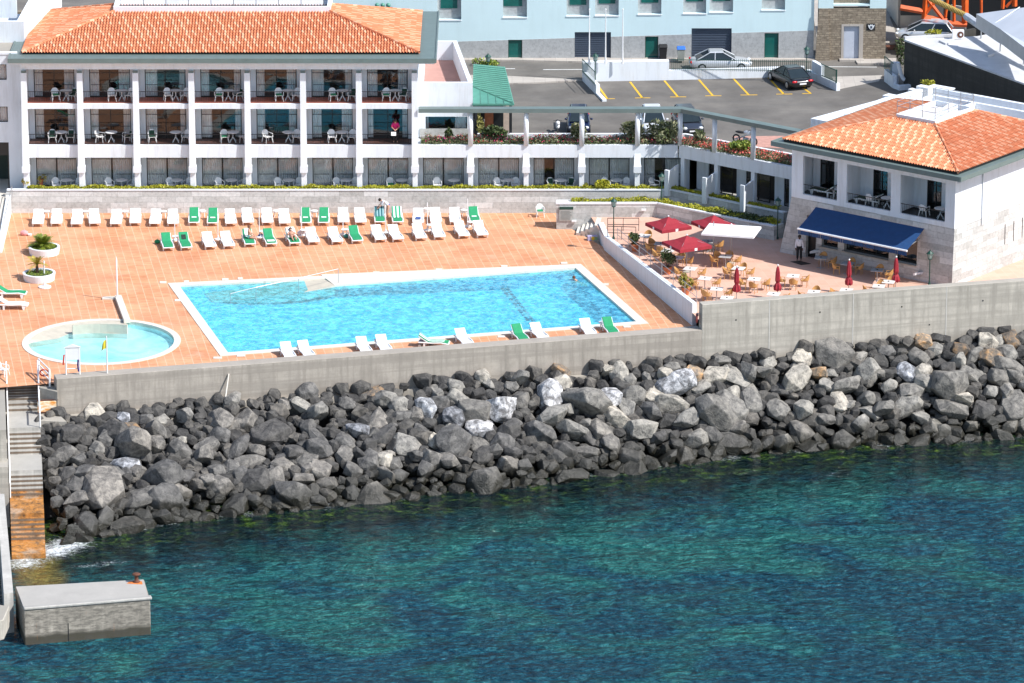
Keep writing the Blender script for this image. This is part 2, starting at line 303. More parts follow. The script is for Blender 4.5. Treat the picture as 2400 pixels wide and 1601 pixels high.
def seamat():
    m,t,b=newmat('sea water'); p=gpos(t)
    at=N(t,'ShaderNodeAttribute',attribute_name='shore'); d=at.outputs['Fac']     # metres from the rocks
    sp=N(t,'ShaderNodeSeparateXYZ'); t.links.new(p,sp.inputs[0])
    n1=noise(t,p,.16,5,.6,1.); n2=noise(t,p,.55,6,.7,1.2); n3=noise(t,mapv(t,p,(1,1.35,1),(0,0,R(-12))),1.7,6,.66,.7)  # n3 paints the ripples' light and dark into the base colours
    deep=ramp(t,n3,[(.36,(.001,.018,.036)),(.5,(.003,.048,.078)),(.64,(.018,.115,.15))])
    teal=mix(t,.55,ramp(t,n2,[(.3,(.002,.035,.045)),(.52,(.008,.095,.09)),(.75,(.05,.23,.18))]),ramp(t,n3,[(.36,(.002,.034,.042)),(.5,(.012,.12,.11)),(.66,(.08,.30,.25))]))
    ax=math_(t,'ABSOLUTE',math_(t,'SUBTRACT',sp.outputs[0],4.)); ad=math_(t,'ABSOLUTE',math_(t,'SUBTRACT',d,9.))   # pale sandy bottom lies 9 m off the rocks
    k=math_(t,'SUBTRACT',math_(t,'ADD',math_(t,'MULTIPLY',math_(t,'SUBTRACT',n1,.5),5.),.85),math_(t,'ADD',math_(t,'MULTIPLY',ax,.012),math_(t,'MULTIPLY',ad,.035)),clamp=True)
    c=mix(t,math_(t,'MULTIPLY',k,.85),deep,teal)
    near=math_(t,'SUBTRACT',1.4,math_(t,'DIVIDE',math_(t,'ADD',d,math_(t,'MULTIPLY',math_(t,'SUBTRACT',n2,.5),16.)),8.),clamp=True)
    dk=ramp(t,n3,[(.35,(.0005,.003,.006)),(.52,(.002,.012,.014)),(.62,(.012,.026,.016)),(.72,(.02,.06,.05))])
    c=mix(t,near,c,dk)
    al=math_(t,'MULTIPLY',ramp(t,noise(t,p,.9,7,.75,.8),[(.50,(0,)*3),(.64,(1,)*3)]),ramp(t,math_(t,'DIVIDE',d,6.),[(0,(1,)*3),(.42,(.8,)*3),(.8,(0,)*3)]))
    c=mix(t,math_(t,'MULTIPLY',al,.75),c,ramp(t,n3,[(.35,(.012,.035,.005)),(.5,(.06,.12,.01)),(.66,(.20,.30,.02))]))
    fo=N(t,'ShaderNodeAttribute',attribute_name='foam').outputs['Fac']
    fn=noise(t,mapv(t,p,(1,1.4,1),(0,0,R(14))),2.2,9,.82,2.2)
    ff=ramp(t,math_(t,'ADD',fn,math_(t,'MULTIPLY',fo,.34)),[(.66,(0,)*3),(.86,(1,)*3)])
    c=mix(t,ff,c,(.8,.84,.86))
    st=N(t,'ShaderNodeAttribute',attribute_name='slab').outputs['Fac']
    c=mix(t,math_(t,'MULTIPLY',st,math_(t,'SUBTRACT',1.,ff)),c,ramp(t,n3,[(.3,(.06,.06,.02)),(.6,(.22,.17,.04)),(.8,(.30,.20,.05))]))
    t.links.new(c,b.inputs['Base Color']); b.inputs['Roughness'].default_value=.05; b.inputs['IOR'].default_value=1.27
    t.links.new(math_(t,'ADD',math_(t,'MULTIPLY',ff,.5),.04),b.inputs['Roughness'])
    w1=noise(t,mapv(t,p,(.8,1.3,1),(0,0,R(-14))),.95,4,.6,.6); w2=noise(t,mapv(t,p,(.5,1.5,1),(0,0,R(24))),.22,3,.5,.4); w3=noise(t,p,3.2,4,.65)
    h=math_(t,'ADD',math_(t,'ADD',math_(t,'MULTIPLY',w1,.75),math_(t,'MULTIPLY',w2,1.5)),math_(t,'MULTIPLY',w3,.26))
    bump(t,b,h,1.,1.05); return m
WHITE=plaster('white render',(.75,.79,.83),.42); WHITE2=plaster('white trim',(.76,.79,.82),.12); BLUEW=plaster('pale blue render',(.60,.76,.79),.1)
STONE=stonemat('grey stone cladding',(.52,.52,.50),(.34,.335,.31),(.74,.74,.72),1.25,.4,.014,(.22,.22,.21)); PLINTH=stonemat('plinth panels',(.40,.41,.41),(.37,.38,.38),(.42,.43,.43),2.2,.9,.008)
RUBBLE=stonemat('rubble stone',(.27,.22,.165),(.12,.095,.065),(.48,.41,.30),.38,.17,.035,(.09,.075,.055),.6); CONC=concrete('sea wall concrete',(.49,.45,.385),.28); CONCW=concrete('dark streaked sea wall concrete',(.42,.375,.32),.3); CONCL=concrete('pale concrete',(.50,.48,.44),.08)
DARKW=concrete('black weathered wall',(.06,.056,.048),.3); TILE=tilemat(); DECK=deckmat(); ASPH=asphalt()
TERR=pavmat('pink terrace paving',(.62,.37,.27),(.66,.41,.31),(.68,.46,.36),.6,.6,-10,.01); COPE=pavmat('pale coping stone',(.64,.59,.51),(.68,.63,.55),(.52,.48,.42),.9,.9,-14,.008)
SIDEW=pavmat('pavement slabs',(.42,.38,.34),(.47,.43,.38),(.33,.3,.27),.8,.5,0); REDT=simple('red balcony tile',(.42,.10,.05),.4,.2,4)
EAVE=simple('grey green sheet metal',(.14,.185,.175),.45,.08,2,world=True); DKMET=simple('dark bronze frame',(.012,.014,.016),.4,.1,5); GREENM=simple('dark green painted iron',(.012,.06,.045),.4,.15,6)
COPPER=simple('green standing seam roof',(.09,.27,.205),.45,.1,2); TEALG=simple('teal tinted glass',(.01,.11,.095),.08,.2,.8); GARAGE=simple('grey blue shutter',(.055,.075,.11),.6,.06,2)
PLAS=simple('white plastic',(.80,.80,.79),.4,.03,5); CUSHG=simple('green cushion fabric',(.015,.27,.11),.75,.12,6,bmp=.2); CUSHD=simple('dark green cushion',(.01,.05,.03),.8,.15,6); TOWEL=simple('white towel',(.8,.8,.78),.9,.06,5)
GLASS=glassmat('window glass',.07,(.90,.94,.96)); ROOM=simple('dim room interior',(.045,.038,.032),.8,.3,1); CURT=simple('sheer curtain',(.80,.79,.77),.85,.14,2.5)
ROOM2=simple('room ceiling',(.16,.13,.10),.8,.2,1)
METAL=simple('galvanised metal',(.42,.43,.44),.35,.1,8,.6); WHM=simple('white painted metal',(.8,.8,.8),.4,.05,5); RED=simple('burgundy canvas',(.29,.016,.028),.8,.15,4,bmp=.2)
NAVY=simple('navy awning canvas',(.010,.055,.165),.75,.1,3,bmp=.15); RATTAN=simple('honey rattan weave',(.50,.27,.09),.6,.25,30,bmp=.4); TABLE=simple('pale table top',(.72,.68,.63),.35,.05,3); TERRA=simple('terracotta pot',(.47,.15,.065),.8,.2,4)
DKFL=simple('shade-toned balcony tile',(.09,.04,.03),.5,.2,4); SOIL=simple('planter soil and moss',(.10,.12,.035),.95,.35,5); YPAINT=simple('yellow road paint',(.72,.42,.02),.7,.15,6); WPAINT=simple('white road paint',(.62,.62,.6),.7,.15,6); ORANGE=simple('orange painted steel',(.62,.10,.015),.45,.2,3)  # DKFL: balcony tile with the middle floor's shade put into its colour
RUST=simple('rusty iron',(.12,.045,.025),.85,.35,8); BLACK=simple('black rubber',(.015,.015,.016),.7,.2,8); PINKR=simple('pink roof membrane',(.45,.25,.21),.85,.08,1.2,world=True); ROOFW=simple('pale roof felt',(.55,.55,.56),.85,.1,1.,world=True)
POOLT=simple('blue pool tile',(.13,.68,.95),.4,.12,3,world=True); BEIGE=simple('pool beach stone',(.52,.47,.38),.7,.1,2,world=True); KIDT=simple('pale pool floor',(.55,.90,.95),.5,.06,1,world=True)
SKIN=simple('skin',(.52,.28,.19),.55,.1,8); SKIND=simple('dark skin',(.11,.055,.035),.5,.1,8); HAIRD=simple('dark hair',(.02,.014,.01),.6,.2,20)
LEAF=leafmat('hedge leaves',[(.16,.18,.015),(.34,.34,.03),(.48,.44,.04),(.24,.26,.02)]); LEAFD=leafmat('dark shrub leaves',[(.015,.03,.01),(.04,.07,.02),(.10,.13,.045),(.03,.05,.02)]); LEAFG=leafmat('bright leaves',[(.05,.10,.015),(.14,.22,.03),(.30,.33,.06),(.09,.16,.02)])
LEAFP=leafmat('oleander leaves',[(.04,.06,.02),(.12,.15,.05),(.34,.33,.20),(.05,.07,.03),(.2,.2,.10)]); PALM=leafmat('palm fronds',[(.05,.10,.012),(.16,.22,.02),(.30,.32,.04),(.08,.14,.02)]); PALMY=leafmat('yellow palm fronds',[(.30,.24,.03),(.42,.33,.05),(.18,.18,.03)])
FLOW=leafmat('flower petals',[(.62,.03,.03),(.60,.08,.16),(.55,.03,.25),(.70,.16,.10),(.60,.05,.05)])
SEA=seamat()
# ------------------------------------------------ plan frames
A1=R(14.5); E1=Vector((math.cos(A1),math.sin(A1))); E2=Vector((math.sin(A1),-math.cos(A1))); OS=Vector((-28.41,-39.47))
def S(a,b): p=OS+E1*a+E2*b; return (p.x,p.y)        # along the sea wall, seaward
AB=R(-38); U=Vector((math.cos(AB),math.sin(AB))); V=Vector((-U.y,U.x)); CB=Vector((28.73,-21.25))
def B(a,b): p=CB-U*a+V*b; return (p.x,p.y)          # restaurant block: leftwards from near corner, inwards
ZT=.85; ZL=4.6; ZS=-6.0
def fillpoly(outer,holes,z,name,m):
    rings=[[Vector((*p,0)) for p in outer]]+[[Vector((*p,0)) for p in h] for h in holes]
    tri=geometry.tessellate_polygon(rings); pts=[p for r in rings for p in r]
    mb=MB(); mb.v=[(p.x,p.y,z) for p in pts]
    for t_ in tri:
        a,b_,c_=[pts[i] for i in t_]
        mb.f.append(list(t_) if (b_-a).cross(c_-a).z>0 else list(t_)[::-1])
    return struct(name,mb,m)
# ================================================ SEA
wl=[(-14,13.1),(-1.2,12.2),(5,10.5),(11,9.8),(20,9.1),(27.4,8.9),(36,7.5),(45,6.5),(53,7.1),(62,7.3),(75,7.5)]
def bw(a):
    for (a0,b0),(a1,b1) in zip(wl,wl[1:]):
        if a<=a1: return b0+(b1-b0)*(max(a,a0)-a0)/(a1-a0)
    return wl[-1][1]
def build_sea():
    xs=[-700,-300,-120,-60]+[-44+.7*i for i in range(127)]+[60,120,300,700]
    ys=[-700,-345,-200,-120]+[-92+.7*i for i in range(104)]+[0,200]
    bm=bmesh.new(); L=[[bm.verts.new((x,y,ZS)) for x in xs] for y in ys]
    for j in range(len(ys)-1):
        for i in range(len(xs)-1): bm.faces.new((L[j][i],L[j][i+1],L[j+1][i+1],L[j+1][i]))
    me=bpy.data.meshes.new('sea'); bm.to_mesh(me); bm.free()
    at=me.attributes.new('shore','FLOAT','POINT'); fo=me.attributes.new('foam','FLOAT','POINT'); sl_=me.attributes.new('slab','FLOAT','POINT')
    f1=[G(128,1290,ZS),G(60,1318,ZS),G(160,1275,ZS)]; f2=G(235,1322,ZS)
    for i,v in enumerate(me.vertices):
        p=Vector((v.co.x,v.co.y))-OS; a=p.dot(E1); b=p.dot(E2); d=b-bw(a)
        at.data[i].value=max(0,d)
        f=0
        for q in f1: f=max(f,1.15-(Vector(q)-Vector(v.co[:2])).length/2.0)
        q=Vector((v.co.x-f2[0],v.co.y-f2[1])); f=max(f,.9-math.hypot(q.dot(E1)/3.0,q.dot(E2)/.7))
        if a>1: f=max(f,(.42+.3*math.sin(a*.7)*math.sin(a*1.9+1))-abs(d-.25)*.45)
        fo.data[i].value=max(0,f)
        sl_.data[i].value=max(0,min(1,2.9-abs(a+3.9)*2))*max(0,min(1,(b-14.5)*1.2))*max(0,min(1,(21-b)*.6))*.85
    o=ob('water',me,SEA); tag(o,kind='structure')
build_sea()
# ================================================ GROUND: deck, terrace, lot, hills
pool=[(-22.55,-17.8),(-18.25,-33.35),(8.35,-26.35),(4.4,-13.3)]  # inner edge of coping outline built below
P1,P2,P3,P4=[Vector(G(*p)) for p in ((393,664),(516.5,835),(1520,758.5),(1361,619))]
def inset(q,d):
    n=len(q); out=[]; ar=sum(q[i].x*q[(i+1)%n].y-q[(i+1)%n].x*q[i].y for i in range(n)); sg=1 if ar>0 else -1
    for i in range(n):
        a,b_,c_=q[i-1],q[i],q[(i+1)%n]; d1=(b_-a).normalized(); d2=(c_-b_).normalized()
        n1=Vector((-d1.y,d1.x))*sg; n2=Vector((-d2.y,d2.x))*sg; bis=(n1+n2).normalized(); out.append(b_+bis*(d/max(.2,bis.dot(n1))))
    return out
PO=[P1,P2,P3,P4]; PI_=inset(PO,.62)
KC=Vector((-26.05,-30.65)); KR=5.03
def circ(c,r,n=64): return [(c.x+r*math.cos(2*math.pi*k/n),c.y+r*math.sin(2*math.pi*k/n)) for k in range(n)]
outer=[(-60,.1),(-60,-55),(-40,-48),S(-3.9,-.02),S(.05,-.02),S(42,.1),(12.1,-28.6),(6.3,-9.0),(3.5,-3),(3.5,.1)]
fillpoly(outer,[[tuple(p) for p in PO],circ(KC,KR-.1)],0,'pool_deck',DECK)
# seabed/base under everything
def lotpoly():
    return [(-400,14),(-33,14),(-6.3,14),(-6.3,2.6),(11.2,2.6),(11.9,2.4),B(16,10.5),B(12,19),(60,12),(400,30),(400,700),(-400,700)]
struct('ground',MB().prism([(-400,600),(-400,-70),(-60,-56),S(-4.,.2),S(0,.2),(60,-18),(400,0),(400,600)],-9,-1.6),CONC)
fillpoly(lotpoly(),[],ZL,'car_park_asphalt',ASPH)
def unseen_hills():  # out of view; added and sized to dim the sky reflected in the sea
    mb=MB(); nx,ny=50,18; h={}
    for j in range(ny+1):
        for i in range(nx+1):
            x=-700+28*i; y=75+30*j; z=ZL+ (max(0,j)/ny)**.8*95+12*math.sin(i*1.3+j*.7)*min(1,j/4)+rnd.uniform(-3,3)*min(1,j/3)
            h[i,j]=mb.pt((x,y,z))
    for j in range(ny):
        for i in range(nx): mb.f.append([h[i,j],h[i+1,j],h[i+1,j+1],h[i,j+1]])
    m,t,b=newmat('hillside'); p=gpos(t)
    c=ramp(t,noise(t,p,.02,6,.7),[(.35,(.03,.06,.02)),(.5,(.08,.10,.04)),(.62,(.16,.14,.09)),(.7,(.40,.36,.30))]); t.links.new(c,b.inputs['Base Color']); b.inputs['Roughness'].default_value=.9
    struct('unseen_hills',mb,m,smooth=True)
unseen_hills()
# pool coping, basin and water
def ringstrip(mb,o,i,z0,z1):
    n=len(o)
    for k in range(n):
        a,b_,c_,d=o[k],o[(k+1)%n],i[(k+1)%n],i[k]
        mb.hexa([(a[0],a[1],z0),(b_[0],b_[1],z0),(c_[0],c_[1],z0),(d[0],d[1],z0)],[(a[0],a[1],z1),(b_[0],b_[1],z1),(c_[0],c_[1],z1),(d[0],d[1],z1)])
PD=.62; PDR=1.45
pl=emp('swimming_pool','large four-sided swimming pool with bright blue water and pale stone coping','swimming pool',(*(( P1+P3)/2),0))
cop=MB(); ringstrip(cop,[tuple(p) for p in PO],[tuple(p) for p in PI_],-.25,.035)
# wide pale strip along the far side
ob('coping',cop,COPE,pl,world=True,fix=True)
bs=MB(); q=[tuple(p) for p in PI_]
zd=[-PD,-PD,-PDR,-PDR]
bs.poly([(q[0][0],q[0][1],zd[0]),(q[1][0],q[1][1],zd[1]),(q[2][0],q[2][1],zd[2])]).poly([(q[0][0],q[0][1],zd[0]),(q[2][0],q[2][1],zd[2]),(q[3][0],q[3][1],zd[3])])
for k in range(4):
    a,b_=q[k],q[(k+1)%4]; bs.poly([(a[0],a[1],-.25),(b_[0],b_[1],-.25),(b_[0],b_[1],zd[(k+1)%4]),(a[0],a[1],zd[k])])
ob('basin',bs,POOLT,pl,world=True,fix=True)
WATER=poolwater('pool water',(.50,.93,1.),(.22,.84,1.),.34,2.4)
ob('pool_water',MB().poly([(p[0],p[1],-.10) for p in q][::1]),WATER,pl,world=True)
# lane line on the floor
LZ=-1.28; a=Vector(G(1176,668,LZ)); b_=Vector(G(1252,762,LZ)); d=(b_-a).normalized(); n=Vector((-d.y,d.x)); ll=MB(); L=(b_-a).length; k=0
while k<L:
    p=a+d*k+n*(.16 if int(k/.3)%2 else -.16); ll.seg(tuple(p),tuple(p+d*.36),.2,LZ,LZ+.06); k+=.3
ob('lane_line',ll,simple('dark blue tile line',(.01,.06,.16),.4),pl,world=True)
wide=[G(752,644,0),G(1362,619.5,0),G(1353,628,0),G(783,668.5,0)]
ob('wide_coping',MB().prism(wide,-.3,.041),COPE,pl,world=True)
# entry ramp in the far left corner
rA=Vector(G(782,671,0)); rB=Vector(G(480,684,-.4)); 
rp=[(Vector(G(752,650.5,0)),.02),(Vector(G(785,669,0)),.02),(Vector(G(700,687,-.1)),-.12),(Vector(G(600,699,-.3)),-.33),(Vector(G(498,706,-.55)),-.58),(Vector(G(478,684,-.55)),-.58),(Vector(G(560,664,-.3)),-.40),(Vector(G(690,655,-.1)),-.14)]
ob('entry_ramp',MB().hexa([(p.x,p.y,-PD+.01) for p,z in rp],[(p.x,p.y,max(z,-PD+.03)) for p,z in rp]),BEIGE,pl,world=True)
hr=MB(); h0=G(792,662,0); h1=G(795,632+33,0)
top=[(*G(793,664,0),0),(*G(793,664,0),1.0),(*G(700,683,.0),.92),(*G(600,700,0),.78),(*G(540,707,0),.55)]
hr.path(top,.022); hr.tube((*G(700,683,0),-.3),(*G(700,683,0),.92),.018); hr.tube((*G(600,700,0),-.5),(*G(600,700,0),.78),.018); hr.tube((*G(540,707,0),-.55),(*G(540,707,0),.55),.02)
ob('handrail',hr,METAL,pl,world=True)
sk=MB()
for (x,y,w_) in ((382,662,16),(418,704,18),(510,839,20),(565,834,20),(528,655,16),(563,653,12),(437,660,12),(882,639,16),(1029,632,16),(1182,624,16),(1322,617,16),(1420,667,14),(1470,766,18),(1175,789,18)):
    p=G(x,y,0); sk.box(p[0]-w_/75,p[0]+w_/75,p[1]-.2,p[1]+.2,.002,.045)
ob('skimmer_cover',sk,COPE,pl,world=True)
# kiddie pool
kp=emp('paddling_pool','round shallow paddling pool with pale turquoise water and white rim','paddling pool',(KC.x,KC.y,0))
cop=MB(); ringstrip(cop,circ(KC,KR),circ(KC,KR-.42),-.2,.035); ob('coping',cop,COPE,kp,world=True,fix=True)
bs=MB(); qi=circ(KC,KR-.42)
bs.poly([(p[0],p[1],-.42) for p in qi])
for k in range(64):
    a,b_=qi[k],qi[(k+1)%64]; bs.poly([(a[0],a[1],-.2),(b_[0],b_[1],-.2),(b_[0],b_[1],-.42),(a[0],a[1],-.42)])
ob('basin',bs,KIDT,kp,world=True,fix=True)
ob('paddling_water',MB().poly([(p[0],p[1],-.10) for p in qi]),poolwater('paddling water',(.86,1.,1.),(.50,.92,1.),.2,.35),kp,world=True)
be=MB(); ch=[Vector(G(x,y,-.12)) for x,y in ((58,806),(100,799),(135,794),(165,781),(230,781),(292,783))]; NB=22; prs=[]
for k in range(NB+1):
    t_=math.pi*(.44+.66*(1-k/NB)) if 0 else math.pi*(1.07-.66*k/NB); o_=Vector((KC.x+(KR-.43)*math.cos(t_),KC.y+(KR-.43)*math.sin(t_))); f=k/NB*(len(ch)-1); i_=min(len(ch)-2,int(f)); c_=ch[i_].lerp(ch[i_+1],f-i_); prs.append((o_,c_))
for (o0,c0_),(o1,c1_) in zip(prs,prs[1:]):
    be.hexa([(*c0_,-.41),(*o0,-.41),(*o1,-.41),(*c1_,-.41)],[(*c0_,-.10),(*o0,.0),(*o1,.0),(*c1_,-.10)])
ob('beach_shelf',be,BEIGE,kp,world=True,fix=True)
dw=MB(); a=G(170,783,-.1); b_=G(299,782,-.1); prev=None
for k in range(9):
    f=k/8; p=Vector(a).lerp(Vector(b_),f)+Vector((0,.28*math.sin(math.pi*f)))
    if prev is not None: dw.seg(tuple(prev),tuple(p),.16,-.41,.52)
    prev=p
ob('divider_wall',dw,BEIGE,kp,world=True)
# spray pole and channel
c0=G(298,757,0); c1=G(277,700,0)
solo('water_channel',MB().seg(c0,c1,.42,.002,.26).seg(G(240,700,0),G(277,700,0),.5,.002,.09),COPE,'low pale stone channel linking the spray pole to the round pool','channel')
sp_=emp('shower_pole','tall thin white spray pole on the terracotta deck behind the round pool','shower pole',(*G(275,703,0),0))
ob('pole',MB().tube((0,0,0),(0,0,2.75),.05,.05,10).tube((0,0,2.75),(0,0,2.95),.05,.01,10),WHM,sp_); ob('foot',MB().lathe([(.13,0),(.13,.05),(.06,.09)],12),WHM,sp_)
# ================================================ SEA WALL
wall=emp('sea_wall','long grey concrete sea wall, low beside the pool and tall beside the terrace','sea wall',(*S(30,.5),-2.2))
ob('parapet',MB().prism([S(.1,0),S(41.55,0),S(41.55,1.0),S(.1,1.0)],-2.4,.6),CONCW,wall,world=True,bev=.03)
ob('tall_wall',MB().prism([S(41.55,.28),S(80,.28),S(80,1.0),S(41.55,1.0)],-2.4,2.28),CONC,wall,world=True,bev=.03)
ob('footing',MB().prism([S(-.2,.5),S(80,.5),S(80,1.45),S(-.2,1.35)],-9,-1.75),CONC,wall,world=True)
dr=MB()
for a_,z_ in ((43.8,1.1),(49.4,1.2),(54.9,1.15),(60.4,1.15),(66,1.1),(56.8,-.2)):
    p=S(a_,1.005); dr.tube((p[0]-E2.x*.02,p[1]-E2.y*.02,z_),(p[0]+E2.x*.012,p[1]+E2.y*.012,z_),.05,.05,8)
ob('drain_hole',dr,BLACK,wall,world=True)
jl=MB()
for a_ in (46.0,51.6,57.9,64): jl.prism([S(a_,1.0),S(a_+.05,1.0),S(a_+.05,1.012),S(a_,1.012)],-1.7,2.27)
ob('joint',jl,simple('pale joint filler',(.55,.53,.49),.8),wall,world=True)
# life ring at the end of tall wall
lr=emp('life_ring','small red life ring hung where the tall sea wall begins','life ring',(*S(41.35,.5),.9))
rg=MB(); 
for k in range(16):
    t0,t1=2*math.pi*k/16,2*math.pi*(k+1)/16; rg.tube((0,.26*math.cos(t0),.35+.26*math.sin(t0)),(0,.26*math.cos(t1),.35+.26*math.sin(t1)),.06,.06,6)
ob('ring',rg,simple('red ring',(.30,.05,.05),.6),lr); ob('bracket',MB().box(-.03,.12,-.03,.03,.5,.7),METAL,lr)
# ================================================ ROCKS
def rockmesh(name,sx,sy,sz,m,seed,sub=3):
    rr=random.Random(seed); bm=bmesh.new(); bmesh.ops.create_icosphere(bm,subdivisions=sub,radius=1)
    bm.free(); bm=bmesh.new(); pts=[]; e_=rr.uniform(2.2,4.5)
    for k in range(rr.randint(16,30)):
        for _ in range(30):
            d=Vector((rr.gauss(0,1),rr.gauss(0,1),rr.gauss(0,1))).normalized()
            if all((d-q).length>.34 for q in pts): break
        pts.append(d)
    for d in pts:
        n=(abs(d.x)**e_+abs(d.y)**e_+abs(d.z)**e_)**(1/e_); q=d/n*rr.uniform(.84,1.0); bm.verts.new((q.x*sx*1.1,q.y*sy*1.1,q.z*sz*1.1))
    h=bmesh.ops.convex_hull(bm,input=list(bm.verts)); bmesh.ops.delete(bm,geom=[g for g in h['geom_interior'] if isinstance(g,bmesh.types.BMVert)],context='VERTS')
    if sub>1:
        bmesh.ops.dissolve_limit(bm,angle_limit=R(14),verts=list(bm.verts),edges=list(bm.edges))
        bmesh.ops.bevel(bm,geom=list(bm.edges),offset=.085*min(sx,sy,sz),segments=2,profile=.6,affect='EDGES')
    me=bpy.data.meshes.new(name); bm.to_mesh(me); bm.free(); me.materials.append(m); return me
RG=rockmat('grey basalt',[(.32,(.05,.049,.048)),(.5,(.142,.136,.128)),(.70,(.25,.238,.218))])
RF=rockmat('fill rock tinted with gap shade',[(.32,(.03,.029,.028)),(.5,(.08,.076,.071)),(.70,(.15,.142,.128))])  # darker basalt; the shade between boulders is painted into it
RL=rockmat('pale weathered basalt',[(.32,(.10,.096,.09)),(.5,(.30,.285,.255)),(.70,(.46,.43,.375))])
RW=rockmat('white streaked rock',[(.38,(.11,.11,.115)),(.50,(.27,.28,.30)),(.64,(.62,.63,.66))])
RO=rockmat('orange lichen rock',[(.36,(.12,.11,.10)),(.50,(.24,.19,.14)),(.66,(.48,.28,.13))])
def zslope(b_,a_):
    e=bw(a_); z0=-1.45+.011*a_; return z0+(b_-1.2)/(e-1.2)*(ZS-z0)
def rocks():
    r_=random.Random(11); items=[]
    special=[(57.0,4.3,1.25,'RG'),(50.0,1.9,1.0,'RG'),(33.,4.0,1.25,'RG'),(27.6,4.,.9,'RW'),(31,3.2,.8,'RW'),(36.5,3.2,.75,'RG'),(39.3,2.9,.8,'RW'),(22.8,3.6,.75,'RW'),(24.6,4.4,.7,'RW'),(26.,5.0,.7,'RW'),(18.2,4.5,.7,'RW'),(21.3,3.1,.6,'RG'),(3.4,6.1,.65,'RW'),(4.0,2.4,.45,'RW'),(34.8,3.6,.65,'RW'),(54.6,3.3,.7,'RW'),(1.6,8.6,1.15,'RG'),(5.4,7.6,1.0,'RG'),(3.9,5.,1.0,'RG'),(41.5,4.9,1.0,'RG'),(24.,6.2,1.0,'RG'),(58.5,2.3,.7,'RO'),(60.5,3.0,.75,'RO'),(20.,1.9,.5,'RO'),(48.6,3.,.6,'RO'),(56.2,1.7,.5,'RO'),(13.,4.3,.95,'RG')]
    items=[list(x) for x in special]
    def ok(a_,b_,r,kf):
        for q in items:
            dd=math.hypot(a_-q[0],(b_-q[1])*1.2)
            if dd<kf*(r+q[2]): return False
        return True
    tries=0
    for lo,hi,target in ((.74,1.0,42),(.58,.74,150),(.46,.58,270),(.38,.46,300)):
        tries=0
        while len(items)<target and tries<9000:
            tries+=1; a_=r_.uniform(-1.0,67); b_=r_.uniform(1.45,bw(a_)+.35); r=r_.uniform(lo,hi)
            if b_<2.3 and r>.62: continue
            if ok(a_,b_,r,.63):
                k=r_.random(); items.append([a_,b_,r,'RG' if k<.90 or a_<14 and k<.95 else ('RO' if b_<4.2 and r<.6 else 'RG')])
    items=items[:300]; marks=[(8,'left part'),(20,'below pool\'s left half'),(31,'below pool\'s right half'),(41,'below pool\'s right end'),(53,'below cafe parasols'),(90,'far right part')]
    def row(a_,b_):
        f=(b_-1.2)/(bw(a_)-1.2); return 'at the sea wall foot' if f<.25 else ('in the upper rocks' if f<.52 else ('in the lower rocks' if f<.8 else 'at the waterline'))
    def tone(k): return {'RG':'grey basalt boulder','RW':'white streaked boulder','RO':'ochre lichened boulder'}[k]
    cnt={}
    for i,(a_,b_,r,k) in enumerate(sorted(items)):
        m={'RG':RL if r_.random()<min(.9,max(.05,(a_-12)/40)+(.35 if b_<3.2 else 0)-(.5 if b_>bw(a_)-1.6 else 0)) else RG,'RW':RW,'RO':RO}[k]; r*=1.13; sx=r*r_.uniform(1.0,1.6); sy=r*r_.uniform(.82,1.1); sz=r*r_.uniform(.55,1.)
        me=rockmesh('boulder',sx,sy,sz,m,1000+i); o=bpy.data.objects.new('boulder',me); C.objects.link(o)
        p=S(a_,b_); o.location=(p[0],p[1],zslope(b_,a_)+r*r_.uniform(.0,.45)-(.15 if b_>bw(a_)-1 else 0)); o.rotation_euler=(r_.uniform(-.7,.7),r_.uniform(-.7,.7),r_.uniform(0,6.28))
        where=next(t_ for lim,t_ in marks if a_<lim); size='large ' if r>.9 else ('small ' if r<.55 else ''); key=(size+tone(k),row(a_,b_),where); cnt[key]=cnt.get(key,0)+1
        o['_k']=str(key); tag(o,f"{ORD[min(29,cnt[key]-1)]} {key[0]} {key[1]}, {key[2]}",'boulder','boulders of the breakwater'); del o['_k']
    # small stones that fill the gaps between the boulders
    bmj=MB(); meshes=[]
    for s_ in range(10): 
        me=rockmesh('t',1.15,.9,.75,RG,50+s_,2); meshes.append(([v.co.copy() for v in me.vertices],[list(p.vertices) for p in me.polygons])); bpy.data.meshes.remove(me)
    spots=[]
    for rr_,n_,kf in ((.50,260,.52),(.40,360,.52),(.30,260,.50)):
        for _ in range(n_*14):
            if n_<=0: break
            a_=r_.uniform(-1.5,68); b_=r_.uniform(1.35,bw(a_)+.7); r=rr_*r_.uniform(.85,1.2)
            if ok(a_,b_,r,kf): items.append([a_,b_,r,'f']); spots.append((a_,b_,r,.0)); n_-=1
    for k in range(1300):
        a_=r_.uniform(-1.6,75); spots.append((a_,r_.uniform(1.1,bw(a_)+1.6),r_.uniform(.3,.6),.65))
    for k,(a_,b_,r,dz) in enumerate(spots):
        M=Matrix.Rotation(r_.uniform(0,6),3,'Z')@Matrix.Rotation(r_.uniform(0,6),3,'X'); vs,fs=meshes[k%10]; p=S(a_,b_); c_=Vector((p[0],p[1],zslope(b_,a_)-dz+r*.1)); o0=len(bmj.v)
        bmj.v+=[tuple(c_+M@(v*r)) for v in vs]; bmj.f+=[[i_+o0 for i_ in f] for f in fs]
    tag(ob('rock_fill',bmj,RF,smooth=False),'small stones between the boulders, gap shade tinted into their colour','rubble',kind='stuff')
    sl2=MB(); n=40
    for i in range(n):
        a0=-2+78*i/n; a1=-2+78*(i+1)/n
        sl2.poly([(*S(a0,.9),-2.9),(*S(a0,bw(a0)+3),ZS-3.2),(*S(a1,bw(a1)+3),ZS-3.2),(*S(a1,.9),-2.9)])
